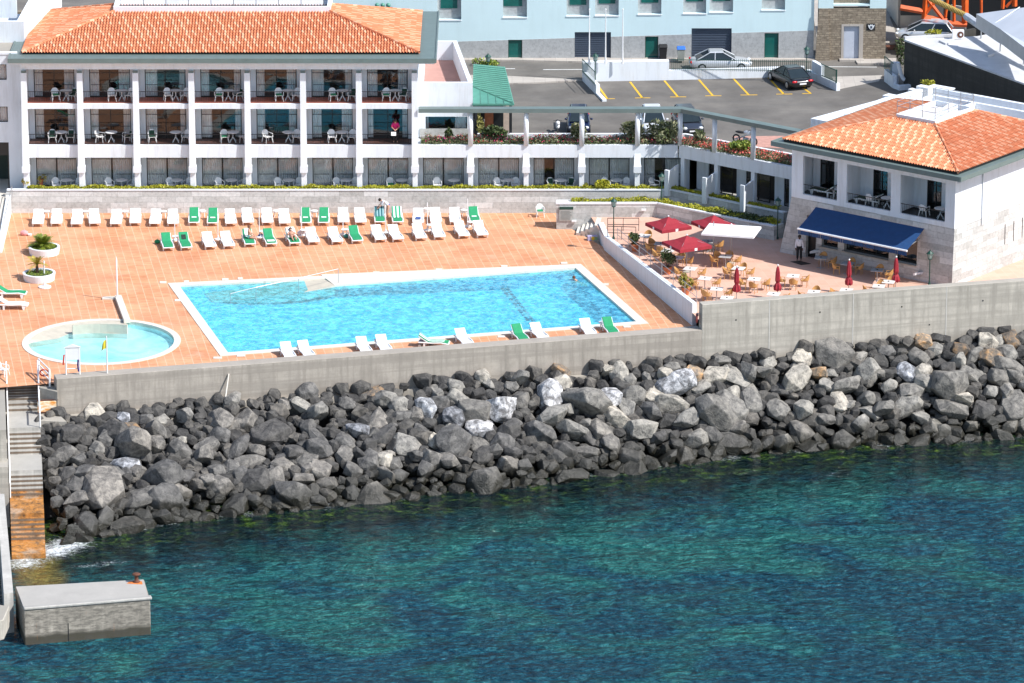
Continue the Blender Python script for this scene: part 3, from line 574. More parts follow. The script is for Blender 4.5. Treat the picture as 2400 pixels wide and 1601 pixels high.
    struct('rock_slope',sl2,simple('rock bed tinted with gap shade',(.02,.019,.018),.9,.4,2))  # near-black colour supplies the shade seen deep between the boulders
rocks()
# ================================================ STAIRS, ABUTMENT, PIER
AT=R(6); T1=Vector((math.cos(AT),math.sin(AT))); T2=Vector((math.sin(AT),-math.cos(AT))); OT=Vector(G(14,881,0))
def T(a,b): p=OT+T1*a+T2*b; return (p.x,p.y)
def tb(py,z): return (OT.y-G(60,py,z)[1])/math.cos(AT)
st=emp('stairway','long concrete stairway from the pool deck down to the sea, stained orange at its foot','stairway',(*T(1,7),-6))
dry=MB(); wet=MB(); risers=MB(); z=0; b0=0; n_=0
RISM=concrete('shade-toned riser concrete',(.20,.15,.11),.1); segs=[(7,970),(0,1003),(6,1068),(0,1103),(6,1166),(0,1204),(6,1270),(0,1300)]; rise=5.72/25  # shade of the riser faces is put into this darker colour
for ns,py in segs:
    if ns:
        b1=tb(py,z-rise*ns); 
        for k in range(ns):
            z-=rise; c0_=b0+(b1-b0)*k/ns; c1_=b0+(b1-b0)*(k+1)/ns; t_=(wet if z<-4.0 else dry); n_+=1
            t_.prism([T(0,c0_+.02),T(2.0,c0_+.02),T(2.0,c1_+.02),T(0,c1_+.02)],-9,z)
            t_.prism([T(0.003,c0_+.02),T(1.997,c0_+.02),T(1.997,c0_+.06),T(0.003,c0_+.06)],z+.001,z+rise*.25)
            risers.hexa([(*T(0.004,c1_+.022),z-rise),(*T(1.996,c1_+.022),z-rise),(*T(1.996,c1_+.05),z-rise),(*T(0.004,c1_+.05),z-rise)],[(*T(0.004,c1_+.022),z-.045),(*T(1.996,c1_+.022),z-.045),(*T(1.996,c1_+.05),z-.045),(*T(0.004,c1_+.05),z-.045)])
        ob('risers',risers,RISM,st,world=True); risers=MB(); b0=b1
    else:
        b1=tb(py,z); (wet if z<-4.0 else dry).prism([T(0,b0+.02),T(2.0,b0+.02),T(2.0,b1),T(0,b1)],-9,z); b0=b1
BEND=b0; ZBOT=z
ORS,t,b=newmat('orange stained concrete'); p=gpos(t); c=ramp(t,noise(t,p,1.6,7,.7,.5),[(.36,(.12,.06,.025)),(.46,(.33,.15,.04)),(.56,(.50,.20,.035)),(.68,(.48,.32,.19))]); c=mix(t,ramp(t,noise(t,p,.5,3),[(.5,(0,)*3),(.6,(.5,)*3)]),c,(.42,.37,.30)); c=mix(t,ramp(t,noise(t,p,7,6,.7),[(.35,(.6,)*3),(.5,(0,)*3)]),c,(.10,.05,.02)); t.links.new(c,b.inputs['Base Color']); b.inputs['Roughness'].default_value=.8
ob('dry_steps',dry,CONCL,st,world=True); ob('stained_steps',wet,ORS,st,world=True)
# stair rails
rl=MB(); pts=[]
prof=[(0,0),(tb(970,-rise*7),-rise*7),(tb(1003,-rise*7),-rise*7)]
for off in (1.98,):
    pp=[(*T(off,b_),z_+.95) for b_,z_ in prof]; rl.path(pp,.055)
    for b_,z_ in prof: rl.tube((*T(off,b_),z_),(*T(off,b_),z_+.95),.05)
ob('stair_rail',rl,WHM,st,world=True)
rl=MB(); prev=None
for py,zz in ((880,0),(970,-rise*7),(1003,-rise*7),(1068,-rise*13),(1103,-rise*13),(1166,-rise*19)):
    p=(*T(.03,tb(py,zz)),zz+.9)
    rl.tube((p[0],p[1],zz),(p[0],p[1],zz+.9),.04)
    if prev: rl.tube(prev,p,.045)
    prev=p
ob('stair_rail',rl,WHM,st,world=True)
# white guard frame at the stair head
gf=emp('guard_rail','white tubular guard rail at the head of the sea stairs, seen against the terracotta deck','guard rail',(*T(3,.0),0))
a=T(2.05,-.15); b_=S(-.2,.25); m1=MB()
for zz in (.32,.65,1.0): m1.tube((*a,zz),(*b_,zz),.045)
for f in (0,1): p=Vector(a).lerp(Vector(b_),f); m1.tube((p.x,p.y,-.1),(p.x,p.y,1.03),.06)
ob('rail',m1,WHM,gf,world=True)
lr=emp('life_ring','red life ring hanging on the white guard rail at the head of the stairs','life ring',(*tuple(Vector(a).lerp(Vector(b_),.5)-Vector((0,.08))),.22))
rg=MB()
for k in range(16):
    t0,t1=2*math.pi*k/16,2*math.pi*(k+1)/16; rg.tube((.27*math.cos(t0),0,.25+.20*math.sin(t0)),(.27*math.cos(t1),0,.25+.20*math.sin(t1)),.05,.05,6)
ob('ring',rg,simple('red ring paint',(.55,.03,.02),.5),lr)
# abutment right of the stairs
ab=emp('abutment','stepped grey concrete abutment between the sea stairs and the rocks','abutment',(*T(3,2),-3))
ob('upper_block',MB().prism([T(2.02,.02),S(.1,-.02),S(.1,1.3),T(2.02,2.1)],-9,-.14),CONC,ab,world=True,bev=.03)
ob('lower_block',MB().prism([T(2.02,2.1),S(.1,1.3),S(.35,3.0),T(2.02,4.4)],-9,-1.55),CONC,ab,world=True,bev=.03)
p0=G(112,947,-1.1); ru=MB().box(-.48,.48,-.05,.05,-.34,.34); rp_=emp('rust_stained_plate','bright orange rust stained plate on the concrete beside the sea stairs','plate',(*G(112,966,-1.5),-1.50),R(6))
m,t,b=newmat('bright rust stain'); v=objc(t); c=ramp(t,noise(t,mapv(t,v,(1,1,3)),2.2,4),[(.4,(.80,.30,.05)),(.52,(.86,.62,.36)),(.62,(.86,.80,.7))]); t.links.new(c,b.inputs['Base Color']); b.inputs['Roughness'].default_value=.7
MRUST=m
ob('plate',MB().box(-.62,.62,-.1,.06,0,.78),MRUST,rp_,bev=.06); ob('edge',MB().box(-.6,.6,-.13,-.101,-.0,.08).box(-.66,.66,-.1,.1,.781,.80),RUST,rp_)
# pier block
pq=[Vector(G(*p,-3.9)) for p in ((35,1375),(56,1430),(352,1405),(338,1358))]
pr_=emp('pier','square concrete landing pier standing in the sea below the stairs','pier',(*((pq[0]+pq[2])/2),ZS))
fr=[tuple(p) for p in pq]; 
ob('pier_block',MB().prism([tuple(p) for p in pq],-9,-3.9),concrete('weathered pier concrete',(.40,.36,.30),.3,ZS),pr_,world=True,bev=.06)
d1=(pq[2]-pq[1]).normalized(); n1=Vector((-d1.y,d1.x)); tt=MB().prism([tuple(p) for p in inset([pq[0]+n1*0,pq[1]+n1*.35,pq[2]+n1*.35,pq[3]],.05)],-3.9,-3.87)
ob('deck_slab',tt,concrete('pale pier top',(.56,.53,.485),.05),pr_,world=True)
ob('curb',MB().prism([tuple(pq[1]+n1*-.06-d1*.0),tuple(pq[2]+n1*-.06+d1*.1),tuple(pq[2]+n1*.34+d1*.1),tuple(pq[1]+n1*.34)],-3.9+.0,-3.74),CONCL,pr_,world=True,bev=.05)
ob('joint',MB().prism([tuple(pq[1]+d1*2.47-n1*.012),tuple(pq[1]+d1*2.52-n1*.012),tuple(pq[1]+d1*2.52+n1*.01),tuple(pq[1]+d1*2.47+n1*.01)],-6.4,-4.9),BLACK,pr_,world=True)
bo=Vector(G(320,1364,-3.88)); bd=emp('bollard','rusty mushroom-headed mooring bollard on the far corner of the pier','bollard',(*bo,-3.87))
ob('post',MB().lathe([(.22,0),(.22,.05),(.12,.09),(.10,.38),(.12,.42)],14),RUST,bd,smooth=True); ob('cap',MB().lathe([(.12,.42),(.24,.44),(.25,.49),(.15,.54)],14),RUST,bd,smooth=True)
solo('rust_stain_slab',MB().prism([tuple(bo+Vector((-.55,-.28))),tuple(bo+Vector((.38,-.42))),tuple(bo+Vector((.30,.10))),tuple(bo+Vector((-.4,.08)))],-3.868,-3.862),simple('orange rust stain',(.62,.17,.03),.8,.3,5),'orange rust stained patch around the bollard on the pier','stain')
# jetty spine left of stairs and the dark channel wall
js=emp('jetty_wall','tall white-topped concrete wall running down beside the stairs to the pier','jetty wall',(*G(20,1290,-3.5),ZS))
sp=[Vector(G(-8,1157,-2.8)),Vector(G(10,1157,-2.8)),Vector(G(31,1388,-3.6)),Vector(G(9,1392,-3.6))]
ob('crest',MB().hexa([(p.x,p.y,-9) for p in sp[::1]],[(p.x,p.y,zz) for p,zz in zip(sp,(-2.8,-2.8,-3.6,-3.6))]),CONCL,js,world=True,fix=True)
ob('upper_wall',MB().prism([T(-.05,.2),T(-.05,tb(1166,-rise*19)+.6),T(-3.5,tb(1166,-rise*19)+.6),T(-3.5,.2)][::1],-9,-2.2+.0),CONC,js,world=True)
ob('head_block',MB().prism([G(-30,1462,-3.9),G(8,1452,-3.9),G(22,1420,-3.9),G(-30,1412,-3.9)],-5.1,-3.9),CONC,js,world=True,bev=.05)
ob('upper_parapet',MB().seg(T(-.35,.3),T(-.35,tb(1160,-rise*19)),.5,-2.3,-.2),CONC,js,world=True)
# ================================================ RETAINING WALLS, HEDGES
def leafblob(mb,c,rad,n,size,up=.4,flat=False):
    for _ in range(n):
        while True:
            p=Vector((rnd.uniform(-1,1),rnd.uniform(-1,1),rnd.uniform(-1,1)))
            if .35<p.length<1: break
        mb.leaf((c[0]+p.x*rad[0],c[1]+p.y*rad[1],c[2]+p.z*rad[2]),size,up)
def hedge(pts,w_,h,z0,dens,m,label,size=.09,name='hedge'):
    mb=MB()
    for (p,q) in zip(pts,pts[1:]):
        p=Vector(p); q=Vector(q); L=(q-p).length; n=Vector((-(q-p).y,(q-p).x)).normalized()
        for _ in range(int(L*dens)):
            f=rnd.random(); c_=p.lerp(q,f)+n*rnd.uniform(-.5,.5)*w_; hh=h*(.65+.5*math.sin(f*L*2.1+1)*math.sin(f*L*.9))
            mb.leaf((c_.x,c_.y,z0+rnd.random()*max(.12,hh)),size,.6)
    return solo(name,mb,m,label,'hedge')
W1=[(-35.0,.0),(11.1,.0),(11.1+8.2*U.x,8.2*U.y)]
rw=emp('retaining_wall','long stone-clad retaining wall behind the row of sun loungers','retaining wall',(-10,0,0))
w1=MB()
w1.hexa([(-35.6,-.22,-.3),(11.0,-.22,-.3),(11.0,.5,-.3),(-35.6,.5,-.3)],[(-34.9,0,1.55),(11.0,0,1.55),(11.0,.5,1.55),(-34.9,.5,1.55)])
e_=(11+9.5*U.x,9.5*U.y); w1.hexa([(11.002,-.22,-.3),(e_[0]-.1,e_[1]-.2,-.3),(e_[0]+.4,e_[1]+.5,-.3),(11.002,.5,-.3)],[(11.002,0,1.55),(e_[0],e_[1],1.55),(e_[0]+.4,e_[1]+.5,1.55),(11.002,.5,1.55)])
ob('stone_face',w1,STONE,rw,world=True)
ob('capping',MB().prism([(-34.9,-.05),(11.0,-.05),(11.0,.28),(-34.9,.28)],1.552,1.64).prism([(11.003,-.05),(e_[0]-.05,e_[1]-.06),(e_[0]+.2,e_[1]+.2),(11.003,.28)],1.552,1.64),WHITE2,rw,world=True)
hedge([(-33.5,.35),(11.1,.38),(11.1+9*U.x,.4+9*U.y)],.45,.26,1.6,330,LEAF,'long low yellow-green hedge along the top of the stone retaining wall')
# lower planter wall by the terrace
c_a=G(1304,537,0); yl=c_a[1]; zt2=1.78
p_a=(c_a[0],yl); p_b=(9.9,yl+.05); p_c=(17.6,-10.1)
lw=emp('planter_wall','lower stone wall with a planted top, between the pool deck and the cafe terrace','retaining wall',(8,-5,0))
w2=MB(); 
w2.prism([p_a,(9.9,yl+.05),(9.9,yl+1.2),(p_a[0],yl+1.2)],-.3,zt2); 
w2.prism([(9.903,yl+.05),p_c,(p_c[0]+.7,p_c[1]+.9),(9.903,yl+1.2)],-.3,zt2)
ob('stone_face',w2,STONE,lw,world=True)
ob('capping',MB().prism([(p_a[0]-.03,yl-.05),(9.9,yl),(9.9,yl+.25),(p_a[0]-.03,yl+.25)],zt2+.002,zt2+.1).prism([(9.903,yl),(p_c[0]-.05,p_c[1]-.07),(p_c[0]+.15,p_c[1]+.15),(9.903,yl+.25)],zt2+.002,zt2+.1),WHITE2,lw,world=True)
ob('planting_soil',MB().prism([(p_a[0],yl+1.2),(9.9,yl+1.2),(p_c[0]+.7,p_c[1]+.9),(15.5,-4.6),(10.5,-1.0),(6.5,-2.6)],.1,zt2-.95),SOIL,lw,world=True)
hedge([(p_a[0]+1.,yl+.6),(9.9,yl+.65),(p_c[0]+.3,p_c[1]+.75)],.8,.3,zt2,330,LEAF,'low yellow-green hedge on the lower wall above the cafe terrace')
hedge([(13.6,-6.2),(17.3,-9.0)],1.3,.35,zt2,420,LEAFD,'dark shaded ground cover beside the restaurant end of the lower wall')
ll_=MB()
for q in ((p_a[0]+1.2,yl-.05,.55),(9.0,yl-.05,1.35)): ll_.box(q[0]-.16,q[0]+.16,q[1]-.12,q[1]+.02,q[2],q[2]+.12)
ob('wall_light',ll_,WHM,lw,world=True)
# notice board on the wall end
nb=emp('notice_board','notice board with a dark green header and small print on the lower stone wall','notice board',(*(c_a[0]+.7,yl-.06),.65))
ob('board',MB().box(-.5,.45,-.03,.03,0,.98),simple('board grey',(.40,.42,.40),.5),nb); ob('header',MB().box(-.5,.45,-.05,-.031,.78,.97),GREENM,nb)
tx=MB(); 
for k in range(8): tx.box(-.42,-.42+rnd.uniform(.5,.78),-.04,-.031,.08+.08*k,.105+.08*k)
ob('print_lines',tx,simple('print grey',(.14,.15,.14),.6),nb)
# terrace floor + shaded white wall + steps
fillpoly([G(1417,586,0),(G(1622,763,0)[0]+.1,G(1622,763,0)[1]-.3),S(41.7,.28),S(95,.28),(60,5),(30,-12),(17.5,-9.5),(9.9,yl+.1),(5.4,yl+.1)],[],ZT,'terrace_floor',TERR)
ta=Vector(G(1416.6,586,0)); tb_=Vector(G(1622,763,0)); td=(tb_-ta).normalized(); tn=Vector((-td.y,td.x))
tw=emp('terrace_wall','white rendered wall with railing between the pool deck and the raised cafe terrace','terrace wall',(*((ta+tb_)/2),0))
h1_,h2_=.98,1.5
ob('wall',MB().hexa([(*ta,-.3),(*tb_,-.3),(*(tb_+tn*.3),-.3),(*(ta+tn*.3),-.3)],[(*ta,h1_),(*tb_,h2_),(*(tb_+tn*.3),h2_),(*(ta+tn*.3),h1_)]),WHITE,tw,world=True)
ob('end_wall',MB().seg(tuple(ta),G(1402,553,0),.35,-.2,.97,-1),WHITE2,tw,world=True); rl=MB(); Lw=(tb_-ta).length
for k in range(8):
    f=.06+.9*k/7; p=ta.lerp(tb_,f)+tn*.55; rl.tube((p.x,p.y,ZT),(p.x,p.y,ZT+.95+.3*f),.02)
for hz in (.9,.5):
    p=ta.lerp(tb_,.06)+tn*.55; q=ta.lerp(tb_,.96)+tn*.55; rl.tube((p.x,p.y,ZT+hz),(q.x,q.y,ZT+hz+.3),.02)
ob('railing',rl,METAL,tw,world=True)
stp=emp('terrace_steps','white steps climbing from the pool deck to the cafe terrace beside the lamp post','steps',(*G(1400,560,0),0))
sb=MB(); q0=Vector(G(1350,551,0)); q1=Vector(G(1404,557,0)); sd_=Vector((.1,1)).normalized()*2.0
for k in range(5):
    p=q0.lerp(q1,k/5); q=q1; sb.prism([tuple(p),tuple(q+Vector((.001*k,0))),tuple(q+sd_+Vector((.001*k,0))),tuple(p+sd_)],-.1+.001*k,ZT*(k+1)/5+.006)
ob('treads',sb,COPE,stp,world=True); ob('cheek_wall',MB().seg(G(1400,528,0),G(1490,524,0),.3,0,ZT+.55),WHITE,stp,world=True)
rl=MB()
for (x0,y0),(x1,y1) in (((1424,541),(1497,541)),((1424,560),(1490,562))):
    a=G(x0,y0,ZT); b_=G(x1,y1,ZT)
    for hz in (.45,.9): rl.tube((*a,ZT+hz),(*b_,ZT+hz),.025)
    for f in (0,.5,1): p=Vector(a).lerp(Vector(b_),f); rl.tube((p.x,p.y,ZT),(p.x,p.y,ZT+.9),.02)
ob('railing',rl,DKMET,stp,world=True)
# crates at the steps
ct=emp('drinks_crate','low crate with purple, yellow and green labelled sides by the white steps','crate',(*G(1388,562,0),0),R(8)); 
ob('box',MB().box(-.32,.32,-.2,.2,0,.30),simple('crate lilac',(.42,.38,.55),.6),ct); ob('label_panel',MB().box(-.08,.12,-.215,-.202,.03,.28),simple('crate yellow',(.75,.5,.03),.6),ct); ob('label_panel',MB().box(.13,.31,-.215,-.202,.03,.28),simple('crate green',(.25,.38,.2),.6),ct)
# ================================================ TILED ROOFS
def slope(mb,e0,e1,i0,i1,cw=.205,ch=.38,amp=.09):
    """tiled slope: eave e0->e1, upper edge i0->i1 (Vectors); profiled pan-tiles, one uv cell per tile"""
    e0,e1,i0,i1=map(Vector,(e0,e1,i0,i1)); u=(e1-e0); L=u.length; u.normalize(); mid=(i0+i1)/2-e0; up=mid-u*mid.dot(u); H_=up.length; up.normalize(); nrm=u.cross(up)
    if nrm.z<0: nrm=-nrm
    a0=(i0-e0).dot(u); a1=(i1-e0).dot(u); nr=int(H_/ch); ch=H_/nr; nc=int(L/cw); cw=L/nc; prof=[(0,0),(.16,.75),(.33,1),(.5,.75),(.66,0),(.83,-.28),(1,0)]
    for r in range(nr):
        t0,t1=r/nr,(r+1)/nr; lo0,hi0=a0*t0,L+(a1-L)*t0; lo1,hi1=a0*t1,L+(a1-L)*t1
        for c_ in range(nc):
            x0=c_*cw
            if x0+cw<min(lo0,lo1) or x0>max(hi0,hi1): continue
            for (p,hp),(q,hq) in zip(prof,prof[1:]):
                xa,xb=x0+p*cw,x0+q*cw
                def P(x,t_,h,lo,hi,top):
                    x=min(max(x,lo),hi); return e0+u*x+up*(H_*t_)+nrm*(amp*h+(0 if top else .035))
                A=P(xa,t0,hp,lo0,hi0,0);Bq=P(xb,t0,hq,lo0,hi0,0);Cq=P(xb,t1,hq,lo1,hi1,1);D=P(xa,t1,hp,lo1,hi1,1)
                if (A-Bq).length<1e-5 and (Cq-D).length<1e-5: continue
                uvc=(c_+.5,r+.5); mb.poly([A,Bq,Cq,D],[uvc]*4)
                if r==0 and hp+hq>1: mb.poly([A-nrm*.05,Bq-nrm*.05,Bq,A],[uvc]*4)
def ridge(mb,a,b_,r=.10,s=.38):
    a=Vector(a); b_=Vector(b_); L=(b_-a).length; n=int(L/s)
    for k in range(n):
        p=a.lerp(b_,k/n); q=a.lerp(b_,(k+1.08)/n); i=len(mb.f); mb.tube(p,q+Vector((0,0,.0)),r,r*.82,8,False)
        for j in range(i,len(mb.f)): mb.uv[j]=[(k+.5+int(a.x*7),91.5)]*4
# ================================================ HOTEL
hotel=emp('hotel_building','three-storey white hotel with balconies and an orange tiled roof behind the pool','hotel',(-20,6,1.2))
YF=.80; YG=2.4; X0=-33.58; BW=3.84; Z1,Z2,Z3=1.2,4.57,7.55; XE=11.45
def bayx(i): return X0+BW*i
wm=MB()
# spandrel / slabs
wm.box(X0-.2,XE,YF-.12,YF+.18,3.73,4.62); wm.box(X0-.2,XE,YF+.18,2.9,4.2,4.5)
wm.box(X0-.2,bayx(7)+.2,YF-.12,YF+.3,7.2,7.56); wm.box(X0-.2,bayx(7)+.2,YF+.3,2.9,7.25,7.5)
wm.box(X0-.2,bayx(7)+.2,YF-.03,YF+.25,9.98,10.5)
for i in range(8): # party walls upper floors
    x=bayx(i); wm.box(x-.16,x+.16,YF+.02,YG+.25,4.5,7.25); wm.box(x-.16,x+.16,YF+.02,YG+.25,7.5,10.5)
for i in range(12):
    x=bayx(i); wm.box(x-.16,x+.16,YF+.02,YG+.25,1.0,4.2)
WX0,WX1,WH=.52,3.34,2.35
def backwall(x,z,zt,h=WH):
    wm.box(x+.16,x+WX0,YG,YG+.2,z,zt); wm.box(x+WX1,x+BW-.16,YG,YG+.2,z,zt); wm.box(x+WX0,x+WX1,YG,YG+.2,z+h,zt)
for i in range(7): backwall(bayx(i),4.5,7.25); backwall(bayx(i),7.5,10.5)
for i in range(11): backwall(bayx(i),1.0,4.2,2.6)
backwall(bayx(11)+.0,1.0,4.2,2.6)
# side and rear shell
wm.box(X0-.2,X0,YF,13.6,1,10.5); wm.box(bayx(7),bayx(7)+.2,YG,13.6,4.5,10.5); wm.box(X0-.2,bayx(7)+.2,13.4,13.6,1,10.5)
wm.box(bayx(7)+.2,XE,3.4+2.6,3.6+2.6,1.0,4.5)
ob('wall',wm,WHITE,hotel,world=True)
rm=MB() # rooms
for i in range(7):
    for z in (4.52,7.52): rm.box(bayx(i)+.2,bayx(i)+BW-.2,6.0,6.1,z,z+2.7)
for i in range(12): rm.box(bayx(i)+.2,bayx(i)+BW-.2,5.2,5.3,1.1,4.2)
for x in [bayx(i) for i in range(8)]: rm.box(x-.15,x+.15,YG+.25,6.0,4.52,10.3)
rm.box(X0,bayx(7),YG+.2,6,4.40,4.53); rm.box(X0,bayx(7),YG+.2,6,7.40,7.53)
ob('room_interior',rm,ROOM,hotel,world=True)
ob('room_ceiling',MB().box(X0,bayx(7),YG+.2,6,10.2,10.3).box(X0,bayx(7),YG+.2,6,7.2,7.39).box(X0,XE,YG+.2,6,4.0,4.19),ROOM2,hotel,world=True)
ob('patio_floor',MB().box(X0,XE,.5,YG+.2,.9,Z1),CONCL,hotel,world=True)
for i in range(7):
    x=bayx(i); ob('balcony_floor',MB().box(x+.17,x+BW-.17,YF+.1,YG-.01,7.5,7.60),REDT,hotel,world=True)
    ob('balcony_floor',MB().box(x+.17,x+BW-.17,YF+.1,YG-.01,4.5,4.64),DKFL,hotel,world=True)
for i in range(12):
    x=bayx(i); hi=9.75 if i<8 else 4.62
    pm=MB(); pm.loft([[(x-.2,YF+.01,9.75),(x+.2,YF+.01,9.75),(x+.2,YF-.18,9.75),(x-.2,YF-.18,9.75)],[(x-.2,YF+.01,7.0),(x+.2,YF+.01,7.0),(x+.2,YF-.3,7.0),(x-.2,YF-.3,7.0)],[(x-.22,YF+.01,3.2),(x+.22,YF+.01,3.2),(x+.22,YF-.5,3.2),(x-.22,YF-.5,3.2)]] if i<8 else [[(x-.2,YF+.01,4.0),(x+.2,YF+.01,4.0),(x+.2,YF-.13,4.0),(x-.2,YF-.13,4.0)],[(x-.24,YF+.01,3.2),(x+.24,YF+.01,3.2),(x+.24,YF-.5,3.2),(x-.24,YF-.5,3.2)]])
    pm.box(x-.26,x+.26,YF-.56,YF+.01,2.75,3.19); pm.box(x-.17,x+.17,YF-.42,YF+.01,1.0,2.749)
    ob('buttress',pm,WHITE2,hotel,world=True)
    if i<8: ob('buttress_cap',MB().box(x-.17,x+.17,YF-.16,YF+.0,9.752,9.9),EAVE,hotel,world=True)
def window(parent,x,y,z,w_,h,trans=.6,cl=.5,cr=.5,rot=None,name='window',mulls=1,open_gap=False,low=True):
    fm=MB(); t_=.055
    fm.box(x,x+t_,y,y+.07,z,z+h); fm.box(x+w_-t_,x+w_,y,y+.07,z,z+h); fm.box(x,x+w_,y+.001,y+.069,z,z+t_); fm.box(x,x+w_,y+.001,y+.069,z+h-t_,z+h)
    for k in range(mulls):
        xm=x+w_*(k+1)/(mulls+1); fm.box(xm-.03,xm+.03,y+.002,y+.068,z,z+h)
    if trans: fm.box(x,x+w_,y+.012,y+.05,z+h-trans-.02,z+h-trans+.02)
    if low: fm.box(x+.1,x+w_*.42,y+.012,y+.05,z+.85,z+.88); fm.box(x+w_*.6,x+w_-.1,y+.012,y+.05,z+.85,z+.88)
    fo=ob(name,fm,DKMET,parent,world=True)
    ob('pane',MB().poly([(x,y+.035,z),(x+w_,y+.035,z),(x+w_,y+.035,z+h),(x,y+.035,z+h)]),GLASS,fo,world=True)
    def cur(xa,xb):
        cm=MB(); n=max(4,int((xb-xa)/.07)); pts=[]
        for k in range(n+1): pts.append((xa+(xb-xa)*k/n,y+.2+(.045 if k%2 else -.03)+rnd.uniform(-.01,.01)))
        for p,q in zip(pts,pts[1:]): cm.poly([(*p,z+.03),(*q,z+.03),(*q,z+h),(*p,z+h)])
        ob('curtain',cm,CURT,fo,world=True)
    if cl: cur(x+.05,x+.05+cl)
    if cr: cur(x+w_-.05-cr,x+w_-.05)
    return fo
for fl,(z,nb_,h) in enumerate(((Z1,12,2.6),(4.64,7,WH),(7.60,7,WH))):
    for i in range(nb_):
        if fl==0: cl,cr=((1.35,1.3) if rnd.random()<.6 else (.7,1.3))
        else: cl,cr=rnd.uniform(.4,.8),rnd.uniform(.3,.75)
        if fl==1 and i==6: cl,cr=.35,.35
        window(hotel,bayx(i)+WX0,YG+.06,z,WX1-WX0,h-.04,.6,cl,cr)
def railing(parent,xa,xb,y,z,h=.9,m=DKMET,name='railing',sp=.115):
    g=MB(); g.box(xa,xb,y-.018,y+.018,z+h-.035,z+h); g.box(xa,xb,y-.01,y+.01,z+.06,z+.085); n=int((xb-xa)/sp)
    for k in range(1,n): x=xa+(xb-xa)*k/n; g.box(x-.007,x+.007,y-.007,y+.007,z+.08,z+h-.03)
    return ob(name,g,m,parent,world=True)
for i in range(7):
    for z in (4.64,7.6): railing(hotel,bayx(i)+.2,bayx(i)+BW-.2,YF+.06,z,.72 if z<5 else .8)
# eaves and roof
TX0,TX1,TY0,TY1,TZ=-33.76,-6.37,1.45,13.65,10.98
ev=MB(); gx0,gx1,gy0,gy1=TX0-.75,TX1+1.1,.12,TY1+.7
ev.prism([(gx0,gy0),(gx1,gy0),(gx1,gy1),(gx0,gy1)],10.66,10.86)
ev.box(gx0-.06,gx1+.06,gy0-.09,gy0-.001,10.60,10.92); ev.box(gx0-.09,gx0-.001,gy0,gy1,10.60,10.92); ev.box(gx1+.001,gx1+.09,gy0,gy1,10.60,10.92)
ob('eaves',ev,EAVE,hotel,world=True); ob('soffit',MB().box(gx0+.05,gx1-.05,gy0+.05,gy1-.05,10.5,10.655),WHITE2,hotel,world=True)
ob('eave_shade_strip',MB().box(TX0+.05,TX1-.05,TY0+.05,TY1-.05,10.862,10.95),DKMET,hotel,world=True)  # dark strip put in for the shade gap under the tiles
ix0,ix1,iy0,iy1,IZ=-27.7,-12.75,7.0,8.9,12.6
rf=MB(); slope(rf,(TX0,TY0,TZ),(TX1,TY0,TZ),(ix0,iy0,IZ),(ix1,iy0,IZ)); slope(rf,(TX1,TY0,TZ),(TX1,TY1,TZ),(ix1,iy0,IZ),(ix1,iy1,IZ)); slope(rf,(TX0,TY1,TZ),(TX0,TY0,TZ),(ix0,iy1,IZ),(ix0,iy0,IZ)); slope(rf,(TX1,TY1,TZ),(TX0,TY1,TZ),(ix1,iy1,IZ),(ix0,iy1,IZ))
for a,b_ in (((TX0,TY0,TZ),(ix0,iy0,IZ)),((TX1,TY0,TZ),(ix1,iy0,IZ)),((TX0,TY1,TZ),(ix0,iy1,IZ)),((TX1,TY1,TZ),(ix1,iy1,IZ))): ridge(rf,Vector(a)+Vector((0,0,.06)),Vector(b_)+Vector((0,0,.08)))
roof=ob('roof',rf,TILE,hotel,world=True)
# roof-top terrace
rt=MB(); ringstrip(rt,[(ix0-.1,iy0-.1),(ix1+.1,iy0-.1),(ix1+.1,iy1+3),(ix0-.1,iy1+3)],[(ix0+.15,iy0+.15),(ix1-.15,iy0+.15),(ix1-.15,iy1+2.8),(ix0+.15,iy1+2.8)],12.4,12.95)
ob('roof_parapet',rt,WHITE2,roof,world=True); ob('roof_terrace',MB().box(ix0+.15,ix1-.15,iy0+.15,iy1+2.8,12.3,12.5),ROOFW,roof,world=True)
g=MB()
for k in range(10):
    x=ix0+.4+(ix1-ix0-.8)*k/9; g.tube((x,iy0+.35,12.9),(x,iy0+.35,13.75),.02)
g.tube((ix0+.2,iy0+.35,13.75),(ix1-.2,iy0+.35,13.75),.022); g.tube((ix0+.2,iy0+.35,13.35),(ix1-.2,iy0+.35,13.35),.018)
ob('roof_railing',g,DKMET,roof,world=True)
# patio string course gutter / pergola in front of wing
pg=emp('pergola','grey-green metal pergola beam on white posts above the flower bed, bending towards the restaurant','pergola',(3,.7,4.6))
BX=XE+.15; PB=Vector((BX,.62)); PE=PB+U*10.2
pc=MB()
ob('beam',MB().prism([(-6.45,.35),(BX+.05,.35),(BX+.12,1.05),(-6.45,1.05)],7.0,7.28).prism([(BX+.052,.35),tuple(PE-V*.3),tuple(PE+V*.4),(BX+.122,1.05)],7.0,7.28),EAVE,pg,world=True)
cols=[(bayx(i),.7) for i in range(8,12)]+[(BX,.75)]+[tuple(PB+V*.1+U*d_) for d_ in (2.85,6.1)]
for x,y in cols: ob('post',MB().tube((x,y,4.6),(x,y,7.0),.17,.17,14),WHITE2,pg,world=True,smooth=True)
